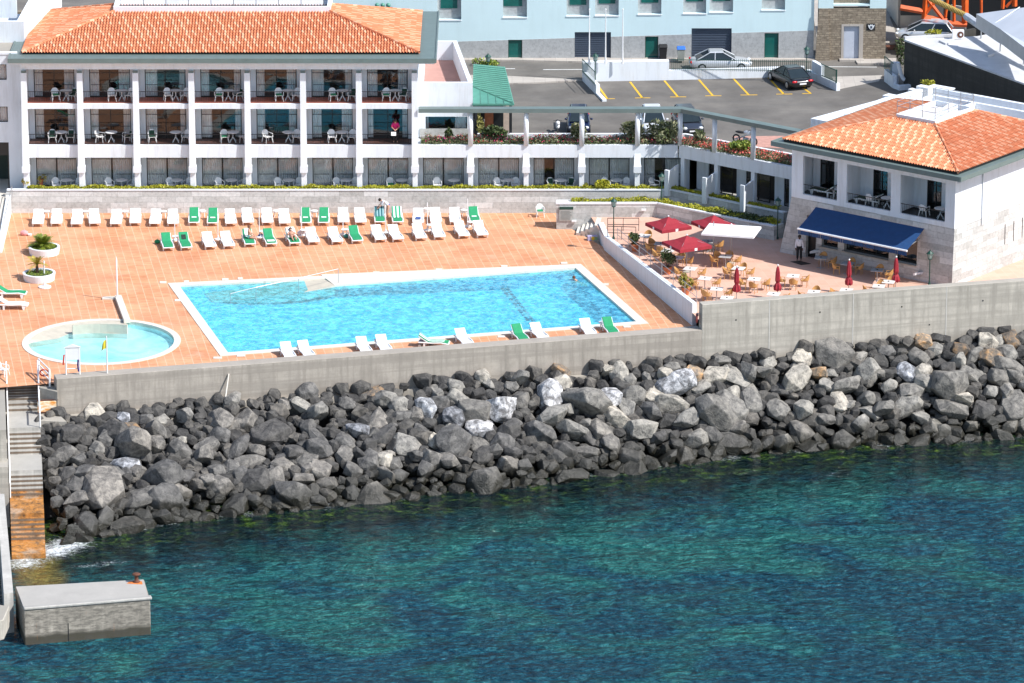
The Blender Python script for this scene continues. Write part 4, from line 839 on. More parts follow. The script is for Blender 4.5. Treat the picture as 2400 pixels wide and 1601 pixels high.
# flower planter behind parapet + bent wing
wing=emp('terrace_rooms_wing','bent single-storey white wing of shaded garden rooms beside the restaurant','building',(14,-1,1.2))
def Wp(s,t): p=Vector((BX,YF))+U*s+V*t; return (p.x,p.y)
wb=MB(); wb.prism([Wp(0.0,-.12),Wp(10.3,-.12),Wp(10.3,.18),Wp(0.1,.18)],3.73,4.62); wb.prism([Wp(.3,.18),Wp(9.5,.18),Wp(9.5,2.2),Wp(.7,2.2)],4.2,4.5)
wb.prism([Wp(.8,1.62),Wp(9.6,1.62),Wp(9.6,1.8),Wp(.9,1.8)],3.3,4.2)
for s0,s1 in ((0,1.3),(3.4,4.5),(6.6,7.7)): wb.prism([Wp(s0+.3,1.6),Wp(s1,1.6),Wp(s1,1.8),Wp(s0+.3,1.8)],1.0,3.3)
for s in (0.15,3.0,6.1,9.3): wb.prism([Wp(s,-.1),Wp(s+.3,-.1),Wp(s+.3,.2),Wp(s,.2)],1.0,3.73)
ob('wall',wb,WHITE,wing,world=True)
for s in (1.35,4.5,7.7):
    fm=MB(); a,b_=Wp(s,1.66),Wp(s+2.0,1.66); fo=ob('window',MB().seg(a,b_,.05,1.2,1.26).seg(a,b_,.05,3.2,3.26).seg(a,b_,.04,2.7,2.74).seg(Wp(s,1.66),Wp(s+.06,1.66),.06,1.2,3.3).seg(Wp(s+1,1.66),Wp(s+1.06,1.66),.06,1.2,3.3).seg(Wp(s+1.95,1.66),Wp(s+2,1.66),.06,1.2,3.3),DKMET,wing,world=True)
    ob('pane',MB().poly([(*a,1.2),(*b_,1.2),(*b_,3.3),(*a,3.3)]),GLASS,fo,world=True)
ob('room_interior',MB().prism([Wp(.9,3),Wp(9.6,3),Wp(9.6,3.1),Wp(.9,3.1)],1,4.2),ROOM,wing,world=True)
ob('patio_floor',MB().prism([(11.4,.4),Wp(10,-.9),Wp(10,2.2),Wp(.4,2.2)],.9,1.2),CONCL,wing,world=True)
for s in (-.2,3.0,6.2):
    d_=MB(); d_.hexa([(*Wp(s,.0),1.2),(*Wp(s+.1,.0),1.2),(*Wp(s+.1,-1.15),1.2),(*Wp(s,-1.15),1.2)],[(*Wp(s,0),3.2),(*Wp(s+.12,0),3.2),(*Wp(s+.12,-1.15),2.9),(*Wp(s,-1.15),2.9)]); d_.prism([Wp(s-.12,-1.35),Wp(s+.22,-1.35),Wp(s+.22,-1.15),Wp(s-.12,-1.15)],1.2,3.05)
    ob('garden_divider',d_,WHITE2,wing,world=True,fix=True)
fb=emp('flower_planter','long white planter trough along the parapet behind the pergola','planter',(3,1.6,4.5))
ob('trough',MB().box(-6.3,11.2,YF+.18,2.6,4.3,4.60).prism([(11.3,YF+.18),Wp(9.4,.18),Wp(9.4,1.8),(11.9,2.6)],4.3,4.6),SOIL,fb,world=True)
ob('rim',MB().box(-2.4,11.3,2.6,2.85,4.3,4.92).prism([(11.3,2.6),(12.0,2.55),Wp(9.4,1.75),Wp(9.4,2.0),(12.1,2.8),(11.3,2.85)][::1],4.3,4.915),WHITE2,fb,world=True)
def bed(pts,w_,n,m,size,z0,z1,name,label):
    mb=MB()
    for _ in range(n):
        k=rnd.choices(range(len(pts)-1),[math.dist(pts[i],pts[i+1]) for i in range(len(pts)-1)])[0]; p=Vector(pts[k]).lerp(Vector(pts[k+1]),rnd.random()); d=(Vector(pts[k+1])-Vector(pts[k])).normalized(); nn=Vector((-d.y,d.x))
        c_=p+nn*rnd.uniform(-w_/2,w_/2); cl_=.5+.5*math.sin(c_.x*1.7)*math.sin(c_.x*.6+c_.y*2)
        mb.leaf((c_.x,c_.y,z0+(z1-z0)*rnd.random()*(.4+.8*cl_)),size,.8)
    return tag(ob(name,mb,m),label,kind='stuff')
fpts=[(-6.1,1.6),(11.4,1.6),Wp(9.2,1.0)]
bed(fpts,1.7,9000,LEAFP,.085,4.6,5.05,'flower_bed_leaves','green leaves of the long flower bed under the pergola')
bed(fpts[:2],1.5,1100,FLOW,.07,4.75,5.12,'flower_bed_blossom','red and pink blossom in the bed under the straight pergola')
bed(fpts[1:],1.7,1500,leafmat('scarlet petals',[(.70,.06,.05),(.66,.14,.12),(.75,.25,.2)]),.075,4.75,5.15,'flower_bed_blossom','scarlet blossom in the bed beside the restaurant')
def shrub(px,py,z,rad,h,m,label,n=500,size=.13,name='shrub',stem=True,Y=None):
    g_=G(px,py,z) if Y is None else (Zp(px,py,Y)[0],Y); e=emp(name,label,'shrub',(*g_,z))
    mb=MB()
    for k in range(5):
        leafblob(mb,(rnd.uniform(-.45,.45)*rad,rnd.uniform(-.4,.4)*rad,h*.55+rnd.uniform(-.2,.25)*h),(rad*.6,rad*.6,h*.42),n//5,size)
    ob('foliage',mb,m,e)
    if stem:
        s_=MB()
        for k in range(5): s_.tube((0,0,0),(rnd.uniform(-.5,.5)*rad,rnd.uniform(-.5,.5)*rad,h*.8),.03,.012,5)
        ob('stem',s_,simple('brown stem',(.10,.06,.035),.9) if 'brown stem' not in bpy.data.materials else bpy.data.materials['brown stem'],e)
    return e
shrub(1352,326,4.7,.7,1.0,LEAFP,'loose grey-green oleander behind the second pergola post from the left',500)
shrub(1478,328,4.7,1.0,1.15,LEAFP,'wide dark oleander shrub left of the white parked car',900)
shrub(1560,332,4.7,1.35,1.35,LEAFP,'largest oleander with cream blossom in front of the parked cars',1500)
shrub(1640,335,4.7,.6,.8,LEAFP,'small oleander right of the pergola bend',350)
shrub(1732,352,4.75,1.0,.7,LEAFG,'fresh green low shrub in the flower bed near the motorcycle',800)
shrub(1150,322,4.7,.8,.75,LEAFD,'dark shrub at the left end of the flower bed by the pavilion',700)
shrub(1175,322,4.75,.45,.6,LEAFD,'small dark shrub beside the first pergola post',300)
shrub(1052,325,4.7,.35,.7,LEAFD,'thin dark twiggy shrub below the annex window',150)
shrub(1125,316,4.7,.35,1.6,leafmat('bamboo leaves',[(.25,.24,.06),(.40,.36,.12),(.12,.16,.04)]),'tall yellow-green bamboo clump beside the pavilion',350,.12)
shrub(1412,440,1.65,.55,.55,LEAF,'bushy yellow-green shrub swelling out of the hedge near the wall corner',700,.09)
shrub(1372,441,1.65,.22,.35,LEAF,'tiny yellow-green tuft in the hedge',120,.08)
for _o in bpy.data.objects:
    pass
# ------------------------------------------------ annex, pavilion
an=emp('hotel_annex','white flat-roofed annex with a pink roof beside the hotel','building',(-4.7,3.2,4.6))
q=[(-6.5,3.2),(-2.72,3.2),(-3.95,15.6),(-6.5,15.6)]; qi2=[tuple(p) for p in inset([Vector(x) for x in q],.3)]
am=MB(); ringstrip(am,q,qi2,6.0,8.42)
am.box(-6.5,-6.0,3.2,3.45,4.5,5.999); am.box(-3.1,-2.72,3.2,3.45,4.5,5.999); am.box(-6.0,-3.1,3.2,3.45,4.5,5.1)
am.prism([(-3.0,3.46),(-2.72,3.46),(-3.95,15.6),(-4.2,15.6)],4.5,5.999)
ob('wall',am,WHITE,an,world=True); ob('roof',MB().prism(qi2,6.8,7.05),PINKR,an,world=True)
ob('stone_base',MB().box(-6.4,-2.9,3.13,3.19,4.5,5.15),STONE,an,world=True)
window(an,-6.0,3.25,5.1,2.9,1.3,0,.15,.8,mulls=0,low=False); ob('room_interior',MB().box(-6.2,-3,6,6.1,4.5,7),ROOM,an,world=True)
pv=emp('garden_pavilion','small pavilion with a green standing seam metal roof between annex and car park','pavilion',(-1.2,4.5,4.6))
gY=G(1175,156,7.0)[1]; pr1=[(-3.3,2.9),(.05,2.9),(-.35,gY),(-3.3,gY)]
rfv=MB(); E0=(-2.7,2.9,7.0);E1_=(.1,2.9,7.0);E2_=(-.55,gY,7.0);AP=(-2.75,6.2,7.4);AB_=(-2.75,gY,7.2)
rfv.poly([E0,E1_,AP]); rfv.poly([E1_,E2_,AB_,AP])
ob('roof',rfv,COPPER,pv,world=True)
sm=MB()
for k in range(1,18):
    f=k/18; a=Vector(E1_).lerp(Vector(E2_),f); b_=Vector((-2.75,a.y,7.4-.2*(a.y-6.2)/(gY-6.2))) if a.y>6.2 else Vector(E1_).lerp(Vector(AP),(a.y-2.9)/3.3); sm.tube(a+Vector((0,0,.03)),b_+Vector((0,0,.03)),.03,.03,4)
sm.tube(Vector(E1_)+Vector((0,0,.03)),Vector(AP)+Vector((0,0,.03)),.05,.05,5); sm.box(-2.75,.12,2.86,2.92,6.88,7.02); sm.tube((.1,2.9,6.95),(-.55,gY,6.95),.07,.07,5)
for k in range(1,5): x=-2.7+2.7*k/5; sm.tube((x,2.9,7.03),(x-.05 if 1 else x,2.9+3.3*(1-k/5)*.98,7.03+.38*(1-k/5)),.025,.025,4)
ob('seam',sm,COPPER,pv,world=True)
pw=MB(); pw.box(-1.3,-.6,4.4,4.7,4.6,7.0); pw.box(-2.6,-2.4,3.0,3.2,4.6,6.9); pw.box(-.2,0,3.0,3.15,4.6,6.9); pw.box(-2.7,-.5,8,8.2,4.6,7.0)
ob('post',pw,DKMET,pv,world=True); ob('stone_wall',MB().box(-.9,-.2,4.8,5.0,4.6,6.9),simple('pinkish stone blocks',(.50,.40,.33),.9,.2,3),pv,world=True); ob('brick_panel',MB().box(-1.9,-1.3,4.3,4.5,4.6,6.0),TERRA,pv,world=True)
# ------------------------------------------------ left wing
lwg=emp('left_wing','plain white wing at the left edge, joined to the hotel','building',(-37,2,0))
a=MB(); YL=1.7
wins=[(9.0,10.1,-34.85),(6.0,7.1,-34.72),]
a.box(-45,-34.84,YL,YL+.25,10.1,10.8); a.box(-34.85,-33.8,YL+.0,YL+.25,-.3,10.8)
a.box(-45,-34.85,YL,YL+.25,7.1,9.0); a.box(-45,-34.85,YL,YL+.25,4.55,6.0); a.box(-45,-34.86,YL+6,YL+6.2,-.3,4.6)
a.box(-45,-33.8,YL+.25,14,10.55,10.75)
a.box(-45,-33.9,5.2,5.5,10.75,12.3); a.box(-45,-34.6,7.5,7.8,12.0,16)
ob('wall',a,WHITE,lwg,world=True)
ob('ledge',MB().box(-45,-34.1,YL-.05,YL+.3,10.81,10.95),WHITE2,lwg,world=True); ob('roof_terrace',MB().box(-45,-34.0,YL+.3,5.2,10.76,10.8),CONC,lwg,world=True)
gb=MB(); gb.hexa([(-34.4,5.5,10.8),(-33.95,5.5,10.8),(-32.2,16,10.8),(-32.9,16,10.8)],[(-34.4,5.5,12.3),(-33.95,5.5,12.3),(-32.2,16,14.2),(-32.9,16,14.2)]); ob('sloping_parapet',gb,WHITE,lwg,world=True,fix=True)
for z0,z1 in ((9.0,10.1),(6.0,7.1)): window(lwg,-38,YL+.08,z0,3.15,z1-z0,0,.6,2.0 if z0>8 else .5,mulls=0,low=False)
ob('room_interior',MB().box(-45,-34.9,4.4,4.5,4.7,10.5),ROOM,lwg,world=True)
ob('garage_mouth',MB().box(-45,-34.9,YL+.1,YL+.2,3.6,4.5).box(-34.95,-34.86,YL+.05,YL+.2,1,4.5),DKMET,lwg,world=True)
ob('inner_wall',MB().box(-45,-35,YL+3,YL+3.1,.5,4.5),simple('dark green inner wall',(.03,.05,.045),.8),lwg,world=True)
# ramp
rmp=MB(); rmp.hexa([(-60,-10.5,-.3),(-34.4,-10.2,-.3),(-34.9,-.3,-.3),(-60,0,-.3)],[(-60,-10.5,.06),(-34.4,-10.2,.06),(-34.9,-.3,1.1),(-60,0,1.1)])
struct('entrance_ramp',rmp,COPE,fix=True); struct('entrance_landing',MB().prism([(-60,-.28),(-35.0,-.28),(-35.0,6),(-60,6)],-.3,1.12),COPE)
rr_=emp('ramp_railing','thin dark handrail beside the pale ramp at the left edge','railing',(-34.5,-5,0)); g=MB(); g.tube((-34.5,-.4,2.0),(-34.5,-6.5,1.25),.025); g.tube((-34.5,-6.5,0.3),(-34.5,-6.5,1.25),.025); g.tube((-34.5,-.4,1.1),(-34.5,-.4,2.0),.025); g.tube((-36.2,-1.,1.9),(-36.4,-9.5,1.0),.03); g.tube((-36.4,-9.5,.1),(-36.4,-9.5,1.),.03); ob('rail',g,METAL,rr_,world=True)
ob('kerb_wall',MB().hexa([(-34.6,-10.2,0),(-34.3,-10.2,0),(-34.6,-.3,0),(-34.9,-.3,0)],[(-34.6,-10.2,.35),(-34.3,-10.2,.35),(-34.6,-.3,1.3),(-34.9,-.3,1.3)]),WHITE2,rr_,world=True,fix=True)
# ================================================ RESTAURANT BLOCK
rs=emp('restaurant_building','white restaurant building on a battered stone base with blue awning and tiled hip roof','restaurant',(*B(6,5),ZT))
LB=12.9; DB=12.5; ZB=4.8; ZE=8.35
def Bq(a,b,z): return (*B(a,b),z)
# battered stone base
base_b=0; top_b=[(0,0),(LB,0),(LB,DB),(0,DB)]
def fb_(a,z): # front face depth at height z
    f=(ZB-z)/(ZB-ZT); return -.15*f
sbm=MB()
def fpanel(a0,a1,z0,z1,back=.5):
    sbm.hexa([Bq(a1,fb_(a1,z0),z0),Bq(a0,fb_(a0,z0),z0),Bq(a0,back,z0),Bq(a1,back,z0)],[Bq(a1,fb_(a1,z1),z1),Bq(a0,fb_(a0,z1),z1),Bq(a0,back,z1),Bq(a1,back,z1)])
ops=[(2.8,4.5,1.0,2.9),(5.0,8.55,1.0,2.9),(9.05,10.35,1.0,2.9),(10.8,11.6,0,2.9)]
fpanel(0,2.8,ZT-.1,ZB); fpanel(4.5,5.0,ZT-.1,ZT+2.9); fpanel(8.55,9.05,ZT-.1,ZT+2.9); fpanel(10.35,10.8,ZT-.1,ZT+2.9)
for a0,a1,s0,s1 in ops:
    if s0: fpanel(a0,a1,ZT-.1,ZT+s0)
fpanel(2.8,11.6,ZT+2.9,ZB)
sbm.hexa([Bq(13.7,-.15,ZT-.1),Bq(11.6,-.15,ZT-.1),Bq(11.6,.5,ZT-.1),Bq(13.7,.5,ZT-.1)],[Bq(LB,0,ZB),Bq(11.6,0,ZB),Bq(11.6,.5,ZB),Bq(LB,.5,ZB)])
sbm.hexa([Bq(13.6,.5,ZT-.1),Bq(LB-.5,.5,ZT-.1),Bq(LB-.5,DB,ZT-.1),Bq(13.6,DB,ZT-.1)],[Bq(LB,.5,ZB),Bq(LB-.5,.5,ZB),Bq(LB-.5,DB,ZB),Bq(LB,DB,ZB)])
# side face with four slit windows
for b0,b1,zz0,zz1 in ((.5,5.0,ZT-.1,ZB),(5.0,9.4,ZT-.1,ZT+1.5),(5.0,9.4,ZT+2.9,ZB),(9.4,30,ZT-.1,ZB)): sbm.prism([B(0,b0),B(.5,b0),B(.5,b1),B(0,b1)],zz0,zz1)
for k in range(5): b0=5.0+[0,1.06,2.12,3.18,4.24][k]; sbm.prism([B(0,b0+(.12 if k else 0)),B(.5,b0+(.12 if k else 0)),B(.5,min(9.4,b0+1.06)),B(0,min(9.4,b0+1.06))],ZT+1.5,ZT+2.9)
ob('stone_base',sbm,STONE,rs,world=True)
ob('room_interior',MB().prism([B(.6,3),B(12.8,3),B(12.8,3.1),B(.6,3.1)],ZT,ZB-.1).prism([B(.5,.52),B(.6,.52),B(.6,12),B(.5,12)],ZT,ZB),ROOM,rs,world=True)
for a0,a1,s0,s1 in ops:
    z0,z1=ZT+s0,ZT+s1; f=MB(); n=1 if a1-a0<2 else 3; yb=fb_(0,z0)+.35
    P=lambda a,z,y=yb:Bq(a,y,z)
    for k in range(n+1):
        a=a0+(a1-a0)*k/n; f.seg(B(max(a0,a-.04),yb),B(min(a1,a+.04),yb),.08,z0,z1)
    f.seg(B(a0,yb),B(a1,yb),.09,z0,z0+.12); f.seg(B(a0,yb),B(a1,yb),.09,z1-.1,z1)
    fo=ob('door' if s0==0 else 'window',f,DKMET,rs,world=True); ob('pane',MB().poly([P(a1,z0),P(a0,z0),P(a0,z1),P(a1,z1)]),GLASS if s0 else DKMET,fo,world=True)
ob('window_sill',MB().prism([B(2.75,-.2),B(4.55,-.2),B(4.55,-.35),B(2.75,-.35)],ZT+.96,ZT+1.03).prism([B(4.95,-.2),B(8.6,-.2),B(8.6,-.35),B(4.95,-.35)],ZT+.96,ZT+1.03).prism([B(9.0,-.2),B(10.4,-.2),B(10.4,-.35),B(9.0,-.35)],ZT+.96,ZT+1.03),CONC,rs,world=True)
ob('wall_light',MB().prism([B(10.4,-.24),B(10.8,-.24),B(10.8,-.8),B(10.4,-.05)],ZT+.55,ZT+.7).prism([B(2.3,-.24),B(2.6,-.24),B(2.6,-.8),B(2.3,-.05)],ZT+.5,ZT+.65).prism([B(-.12,11.4),B(0,11.4),B(0,11.7),B(-.12,11.7)],ZT+1.1,ZT+1.3),WHM,rs,world=True)
# upper storey
um=MB(); opu=[(.75,4.25),(5.0,8.5),(9.25,12.0)]; zf=5.12
um.prism([B(0,-.02),B(LB,-.02),B(LB,.2),B(0,.2)],ZB+.001,zf); um.prism([B(0,-.02),B(LB,-.02),B(LB,.2),B(0,.2)],7.75,ZE)
um.prism([B(0,-.02),B(.75,-.02),B(.75,.2),B(0,.2)],zf,7.75); um.prism([B(12.0,-.02),B(LB,-.02),B(LB,.2),B(12.0,.2)],zf,7.75)
for a in (4.25,8.5): um.prism([B(a,-.02),B(a+.75 if a<5 else a+.75,-.02),B(a+.75,.2),B(a,.2)],zf,7.75); um.prism([B(a+.2,.2),B(a+.5,.2),B(a+.5,2.0),B(a+.2,2.0)],zf,7.8)
um.prism([B(0,.2),B(.3,.2),B(.3,DB),B(0,DB)],ZB+.001,ZE); um.prism([B(LB-.3,.2),B(LB,.2),B(LB,DB),B(LB-.3,DB)],ZB+.001,ZE); um.prism([B(0,DB-.3),B(LB,DB-.3),B(LB,DB),B(0,DB)],ZB,ZE-.01)
um.prism([B(0,DB),B(.3,DB),B(.3,32),B(0,32)],ZB+.001,ZE-.3)
for a0,a1 in opu: um.prism([B(a0+2.7,1.9),B(a1+.5,1.9),B(a1+.5,2.1),B(a0+2.7,2.1)],zf,7.8); um.prism([B(max(.3,a0-.4),1.9),B(a0+1.55,1.9),B(a0+1.55,2.1),B(max(.3,a0-.4),2.1)],zf,7.8)
um.prism([B(0,.2),B(LB,.2),B(LB,5),B(0,5)],7.8,7.9)
ob('wall',um,WHITE,rs,world=True)
ob('balcony_floor',MB().prism([B(.3,.2),B(LB-.3,.2),B(LB-.3,4),B(.3,4)],4.9,5.0),DKMET,rs,world=True)
ob('room_interior',MB().prism([B(.3,3.5),B(LB-.3,3.5),B(LB-.3,3.6),B(.3,3.6)],zf-.1,7.8),ROOM,rs,world=True)
for a0,a1 in opu:
    a,b_=a0+1.55,a0+2.7; f=MB().seg(B(a,2.0),B(b_,2.0),.08,5.0,5.1).seg(B(a,2.0),B(b_,2.0),.08,7.5,7.6).seg(B(a,2.0),B(a+.07,2.0),.08,5,7.6).seg(B(b_-.07,2.0),B(b_,2.0),.08,5,7.6).seg(B(a+.46,2.0),B(a+.52,2.0),.08,5,7.6).seg(B(a,2.0),B(b_,2.0),.06,6.8,6.85)
    fo=ob('window',f,DKMET,rs,world=True); ob('pane',MB().poly([Bq(b_,2.0,5),Bq(a,2.0,5),Bq(a,2.0,7.6),Bq(b_,2.0,7.6)]),GLASS,fo,world=True)
    r_=MB(); r_.seg(B(a0,.1),B(a1,.1),.035,5.75,5.79)
    n=int((a1-a0)/.13)
    for k in range(1,n): p=B(a0+(a1-a0)*k/n,.1); r_.box(p[0]-.009,p[0]+.009,p[1]-.009,p[1]+.009,5.12,5.76)
    ob('railing',r_,DKMET,rs,world=True)
ob('downpipe',MB().tube(Bq(-.06,3.2,ZB-.4),Bq(-.06,3.2,ZE),.05),WHITE2,rs,world=True)
# roof
def r4(o): return [B(-o,-o),B(LB+o,-o),B(LB+o,DB+o),B(-o,DB+o)]
ob('soffit',MB().prism(r4(.8),ZE-.08,ZE+.04),WHITE2,rs,world=True)
eg=MB().prism(r4(1.0),ZE+.045,ZE+.24); q=r4(1.0)
for k in range(4): eg.seg(q[k],q[(k+1)%4],.10,ZE-.02,ZE+.30)
ob('eaves',eg,EAVE,rs,world=True); ob('eave_shade_strip',MB().prism(r4(.42),ZE+.241,ZE+.36),DKMET,rs,world=True)  # dark strip below the tile ends stands in for their shadow
q=[Vector((*p,ZE+.40)) for p in r4(.48)]; zi=ZE+1.85
inn=[Vector((*B(*p),zi)) for p in ((4.6,4.4),(7.5,4.4),(7.5,8.9),(4.6,8.9))]
rf=MB(); slope(rf,q[1],q[0],inn[1],inn[0]); slope(rf,q[0],q[3],inn[0],inn[3]); slope(rf,q[2],q[1],inn[2],inn[1]); slope(rf,q[3],q[2],inn[3],inn[2])
for a,b_ in zip(q,inn): ridge(rf,a+Vector((0,0,.05)),b_+Vector((0,0,.07)),.085)
ro=ob('roof',rf,TILE,rs,world=True)
tr_=MB(); ringstrip(tr_,[B(4.5,4.3),B(7.6,4.3),B(7.6,9.0),B(4.5,9.0)],[B(4.7,4.5),B(7.4,4.5),B(7.4,8.8),B(4.7,8.8)],zi-.3,zi+.22); ob('roof_parapet',tr_,WHITE2,ro,world=True,fix=True)
ob('roof_terrace',MB().prism([B(4.6,4.4),B(7.5,4.4),B(7.5,8.9),B(4.6,8.9)],zi-.3,zi-.1),ROOFW,ro,world=True)
ob('roof_hatch',MB().hexa([Bq(4.9,5.0,zi-.1),Bq(5.6,5.0,zi-.1),Bq(5.6,7.6,zi-.1),Bq(4.9,7.6,zi-.1)],[Bq(4.9,5.0,zi+.05),Bq(5.6,5.0,zi+.05),Bq(5.6,7.6,zi+.6),Bq(4.9,7.6,zi+.6)]),WHITE2,ro,world=True,fix=True)
g=MB(); rq=[B(4.55,4.35),B(7.55,4.35),B(7.55,8.95),B(4.55,8.95)]
for k in range(4):
    a,b_=Vector(rq[k]),Vector(rq[(k+1)%4])
    for f in (0,.33,.66): p=a.lerp(b_,f); g.tube((p.x,p.y,zi+.3),(p.x,p.y,zi+1.1),.022)
    for h_ in (.75,1.1): g.tube((*a,zi+h_),(*b_,zi+h_),.02)
ob('roof_railing',g,METAL,ro,world=True)
# awning
aw=emp('awning','long navy blue awning with a white edge stripe over the restaurant windows','awning',(*B(6.5,-1.5),3))
aA,aB=2.25,10.85; za,zb_=4.45,3.42; oa,obb=-.12,-2.15
cv=MB(); n=24
for k in range(n):
    a0=aA+(aB-aA)*k/n; a1=aA+(aB-aA)*(k+1)/n
    for (f0,f1) in ((0,.5),(.5,1)):
        L0,L1=[(oa+(obb-oa)*f,za+(zb_-za)*f-.05*math.sin(math.pi*f)) for f in (f0,f1)]
        cv.poly([Bq(a0,*L0),Bq(a1,*L0),Bq(a1,*L1),Bq(a0,*L1)])
ob('canopy',cv,NAVY,aw,world=True)
va=MB(); st_=MB()
for k in range(n*2):
    a0=aA+(aB-aA)*k/n/2; a1=aA+(aB-aA)*(k+1)/n/2; w_=.03*math.sin(k*1.3)
    va.poly([Bq(a0,obb+w_,zb_-.06),Bq(a1,obb-w_,zb_-.06),Bq(a1,obb-w_,zb_-.36),Bq(a0,obb+w_,zb_-.36)])
ob('valance',va,NAVY,aw,world=True); ob('front_bar',MB().tube(Bq(aA-.03,obb,zb_-.02),Bq(aB+.03,obb,zb_-.02),.07,.07,8),WHM,aw,world=True)
for a in (2.6,5.3,8.,10.5): ob('arm',MB().tube(Bq(a,-.1,3.7),Bq(a,obb,zb_-.1),.03),METAL,aw,world=True)
# rear annex with roof plant
ra=emp('restaurant_annex','white walled flat roof section behind the restaurant roof, with air conditioning units','building',(25,-2,4.6)); ZR=8.2
ca=Vector(G(1900,277,ZR)); cb=Vector(G(2178,201,ZR)); cc=cb+U*12; cd=ca+U*9
rq=[tuple(ca),tuple(cd),tuple(cc),tuple(cb)]; rqi=[tuple(p) for p in inset([Vector(x) for x in rq],.32)]
am=MB(); ringstrip(am,rq,rqi,ZL-.2,ZR); ob('wall',am,WHITE,ra,world=True,fix=True); ob('roof',MB().prism(rqi,ZR-1.1,ZR-.95),ROOFW,ra,world=True)
pm=MB(); pA=Vector(G(2185,222,ZR)); pB=pA+U*8.; pm.seg(tuple(pA),tuple(pB),.25,ZR-1,ZR+.02); pm.seg(tuple(pA),tuple(pA-V*3),.25,ZR-1,ZR+.02); pm.seg(tuple(pA+U*3.5),tuple(pA+U*3.5-V*3.5),.25,ZR-1,ZR+.03)
ob('parapet',pm,WHITE2,ra,world=True)
def vent(px,py,w_,d,h,label,fan=False,rz=AB):
    e=emp('roof_vent' if not fan else 'air_conditioner',label,'vent' if not fan else 'air conditioner',(*G(px,py,ZR-.9),ZR-.95),rz)
    if fan:
        ob('casing',MB().box(-w_/2,w_/2,-d/2,d/2,.15,h),PLAS,e,bev=.03); ob('fan_grille',MB().tube((w_*.1,-d/2-.03,.15+h*.45),(w_*.1,-d/2+.01,.15+h*.45),h*.36,h*.36,20),METAL,e); ob('feet',MB().box(-w_/2,-w_/2+.1,-d/2,d/2,0,.15).box(w_/2-.1,w_/2,-d/2,d/2,0,.15),DKMET,e)
    else:
        ob('stack',MB().box(-w_/2,w_/2,-d/2,d/2,0,h*.6),WHITE2,e); ob('cap',MB().box(-w_/2-.15,w_/2+.15,-d/2-.12,d/2+.12,h*.75,h),WHITE2,e,bev=.03); ob('post',MB().box(-w_/2+.05,-w_/2+.13,-d/2+.05,d/2-.05,h*.6,h*.75).box(w_/2-.13,w_/2-.05,-d/2+.05,d/2-.05,h*.6,h*.75),DKMET,e)
vent(1995,288,1.0,.7,.75,'white capped roof vent nearest the left corner of the annex roof'); vent(2085,262,1.1,.8,.9,'middle white capped roof vent on the annex roof'); vent(2090,248,.8,.5,.8,'small white capped vent just behind the middle vent')
vent(2140,236,.6,.5,.9,'white air conditioner with round fans on the annex roof, the left one',True); vent(2166,236,1.0,.6,1.1,'larger white air conditioner in the middle of the annex roof',True)
vent(2202,217,1.5,1.0,.42,'largest white roof box by the back wall of the annex roof')
# ================================================ CAR PARK
def line(mb,a,b_,w_): mb.seg(a,b_,w_,ZL+.004,ZL+.008)
c3=lambda x,y:(1200+x/3.485,y/3.485)
yl_=MB()
for (x0,y0),(x1,y1),(tx0,tx1,ty) in (((683,672),(780,808),(780,842,806)),((965,668),(1065,800),(1005,1130,799)),((1245,658),(1355,790),(1292,1423,791)),((1527,650),(1640,780),(1578,1710,782)),((1810,642),(1933,773),(1866,2005,775)),((2091,630),(2220,768),(2158,2290,768)),((2375,715),(2440,762),(2370,2445,764))):
    a,b_=G(*c3(x0,y0),ZL),G(*c3(x1,y1),ZL); line(yl_,a,b_,.15); line(yl_,G(*c3(tx0,ty),ZL),G(*c3(tx1,ty-1),ZL),.14)
struct('parking_lines',yl_,YPAINT)
wl_=MB(); line(wl_,G(*c3(255,568),ZL),G(*c3(585,566),ZL),.16); line(wl_,G(*c3(-120,560),ZL),G(*c3(25,560),ZL),.16); wl_.seg(G(1940,156,ZL),G(2055,157,ZL),.15,ZL+.004,ZL+.008)
struct('road_markings',wl_,WPAINT)
pv_=MB(); pv_.prism([G(1090,178,ZL),G(1200,181,ZL),G(1340,188,ZL),G(1365,190,ZL),G(1250,196,ZL),G(1150,198,ZL),G(1090,198,ZL)],ZL-.1,ZL+.10); pv_.prism([G(1080,138,ZL),G(1920,133,ZL),G(1920,142,ZL),G(1350,146.5,ZL),G(1200,143,ZL),G(1080,143,ZL)],ZL-.1,ZL+.11)
struct('pavement',pv_,SIDEW)
pv2=MB(); pv2.prism([G(1950,180,ZL),G(2068,176,ZL),G(2060,190,ZL),G(1960,210,ZL)],ZL-.1,ZL+.012); pv2.prism([G(1920,128,ZL),G(2110,100,ZL),G(2085,40,ZL),G(2130,20,ZL),G(2080,-5,ZL),G(1900,-5,ZL)][::1],ZL-.1,ZL+.018); pv2.prism([G(2000,137,ZL),G(2100,139,ZL),G(2100,150,ZL),G(2010,151,ZL)],ZL-.1,ZL+.10)
struct('pavement_stone',pv2,SIDEW)
struct('brick_path',MB().prism([G(1715,320,ZL),G(1870,318,ZL),G(1870,350,ZL),G(1770,344,ZL)],ZL-.05,ZL+.02),simple('brick red path',(.48,.26,.21),.9,.15,3))
struct('manhole_covers',MB().prism([G(2075,106,ZL),G(2100,105,ZL),G(2108,114,ZL),G(2082,118,ZL)],ZL+.02,ZL+.03),RUST)
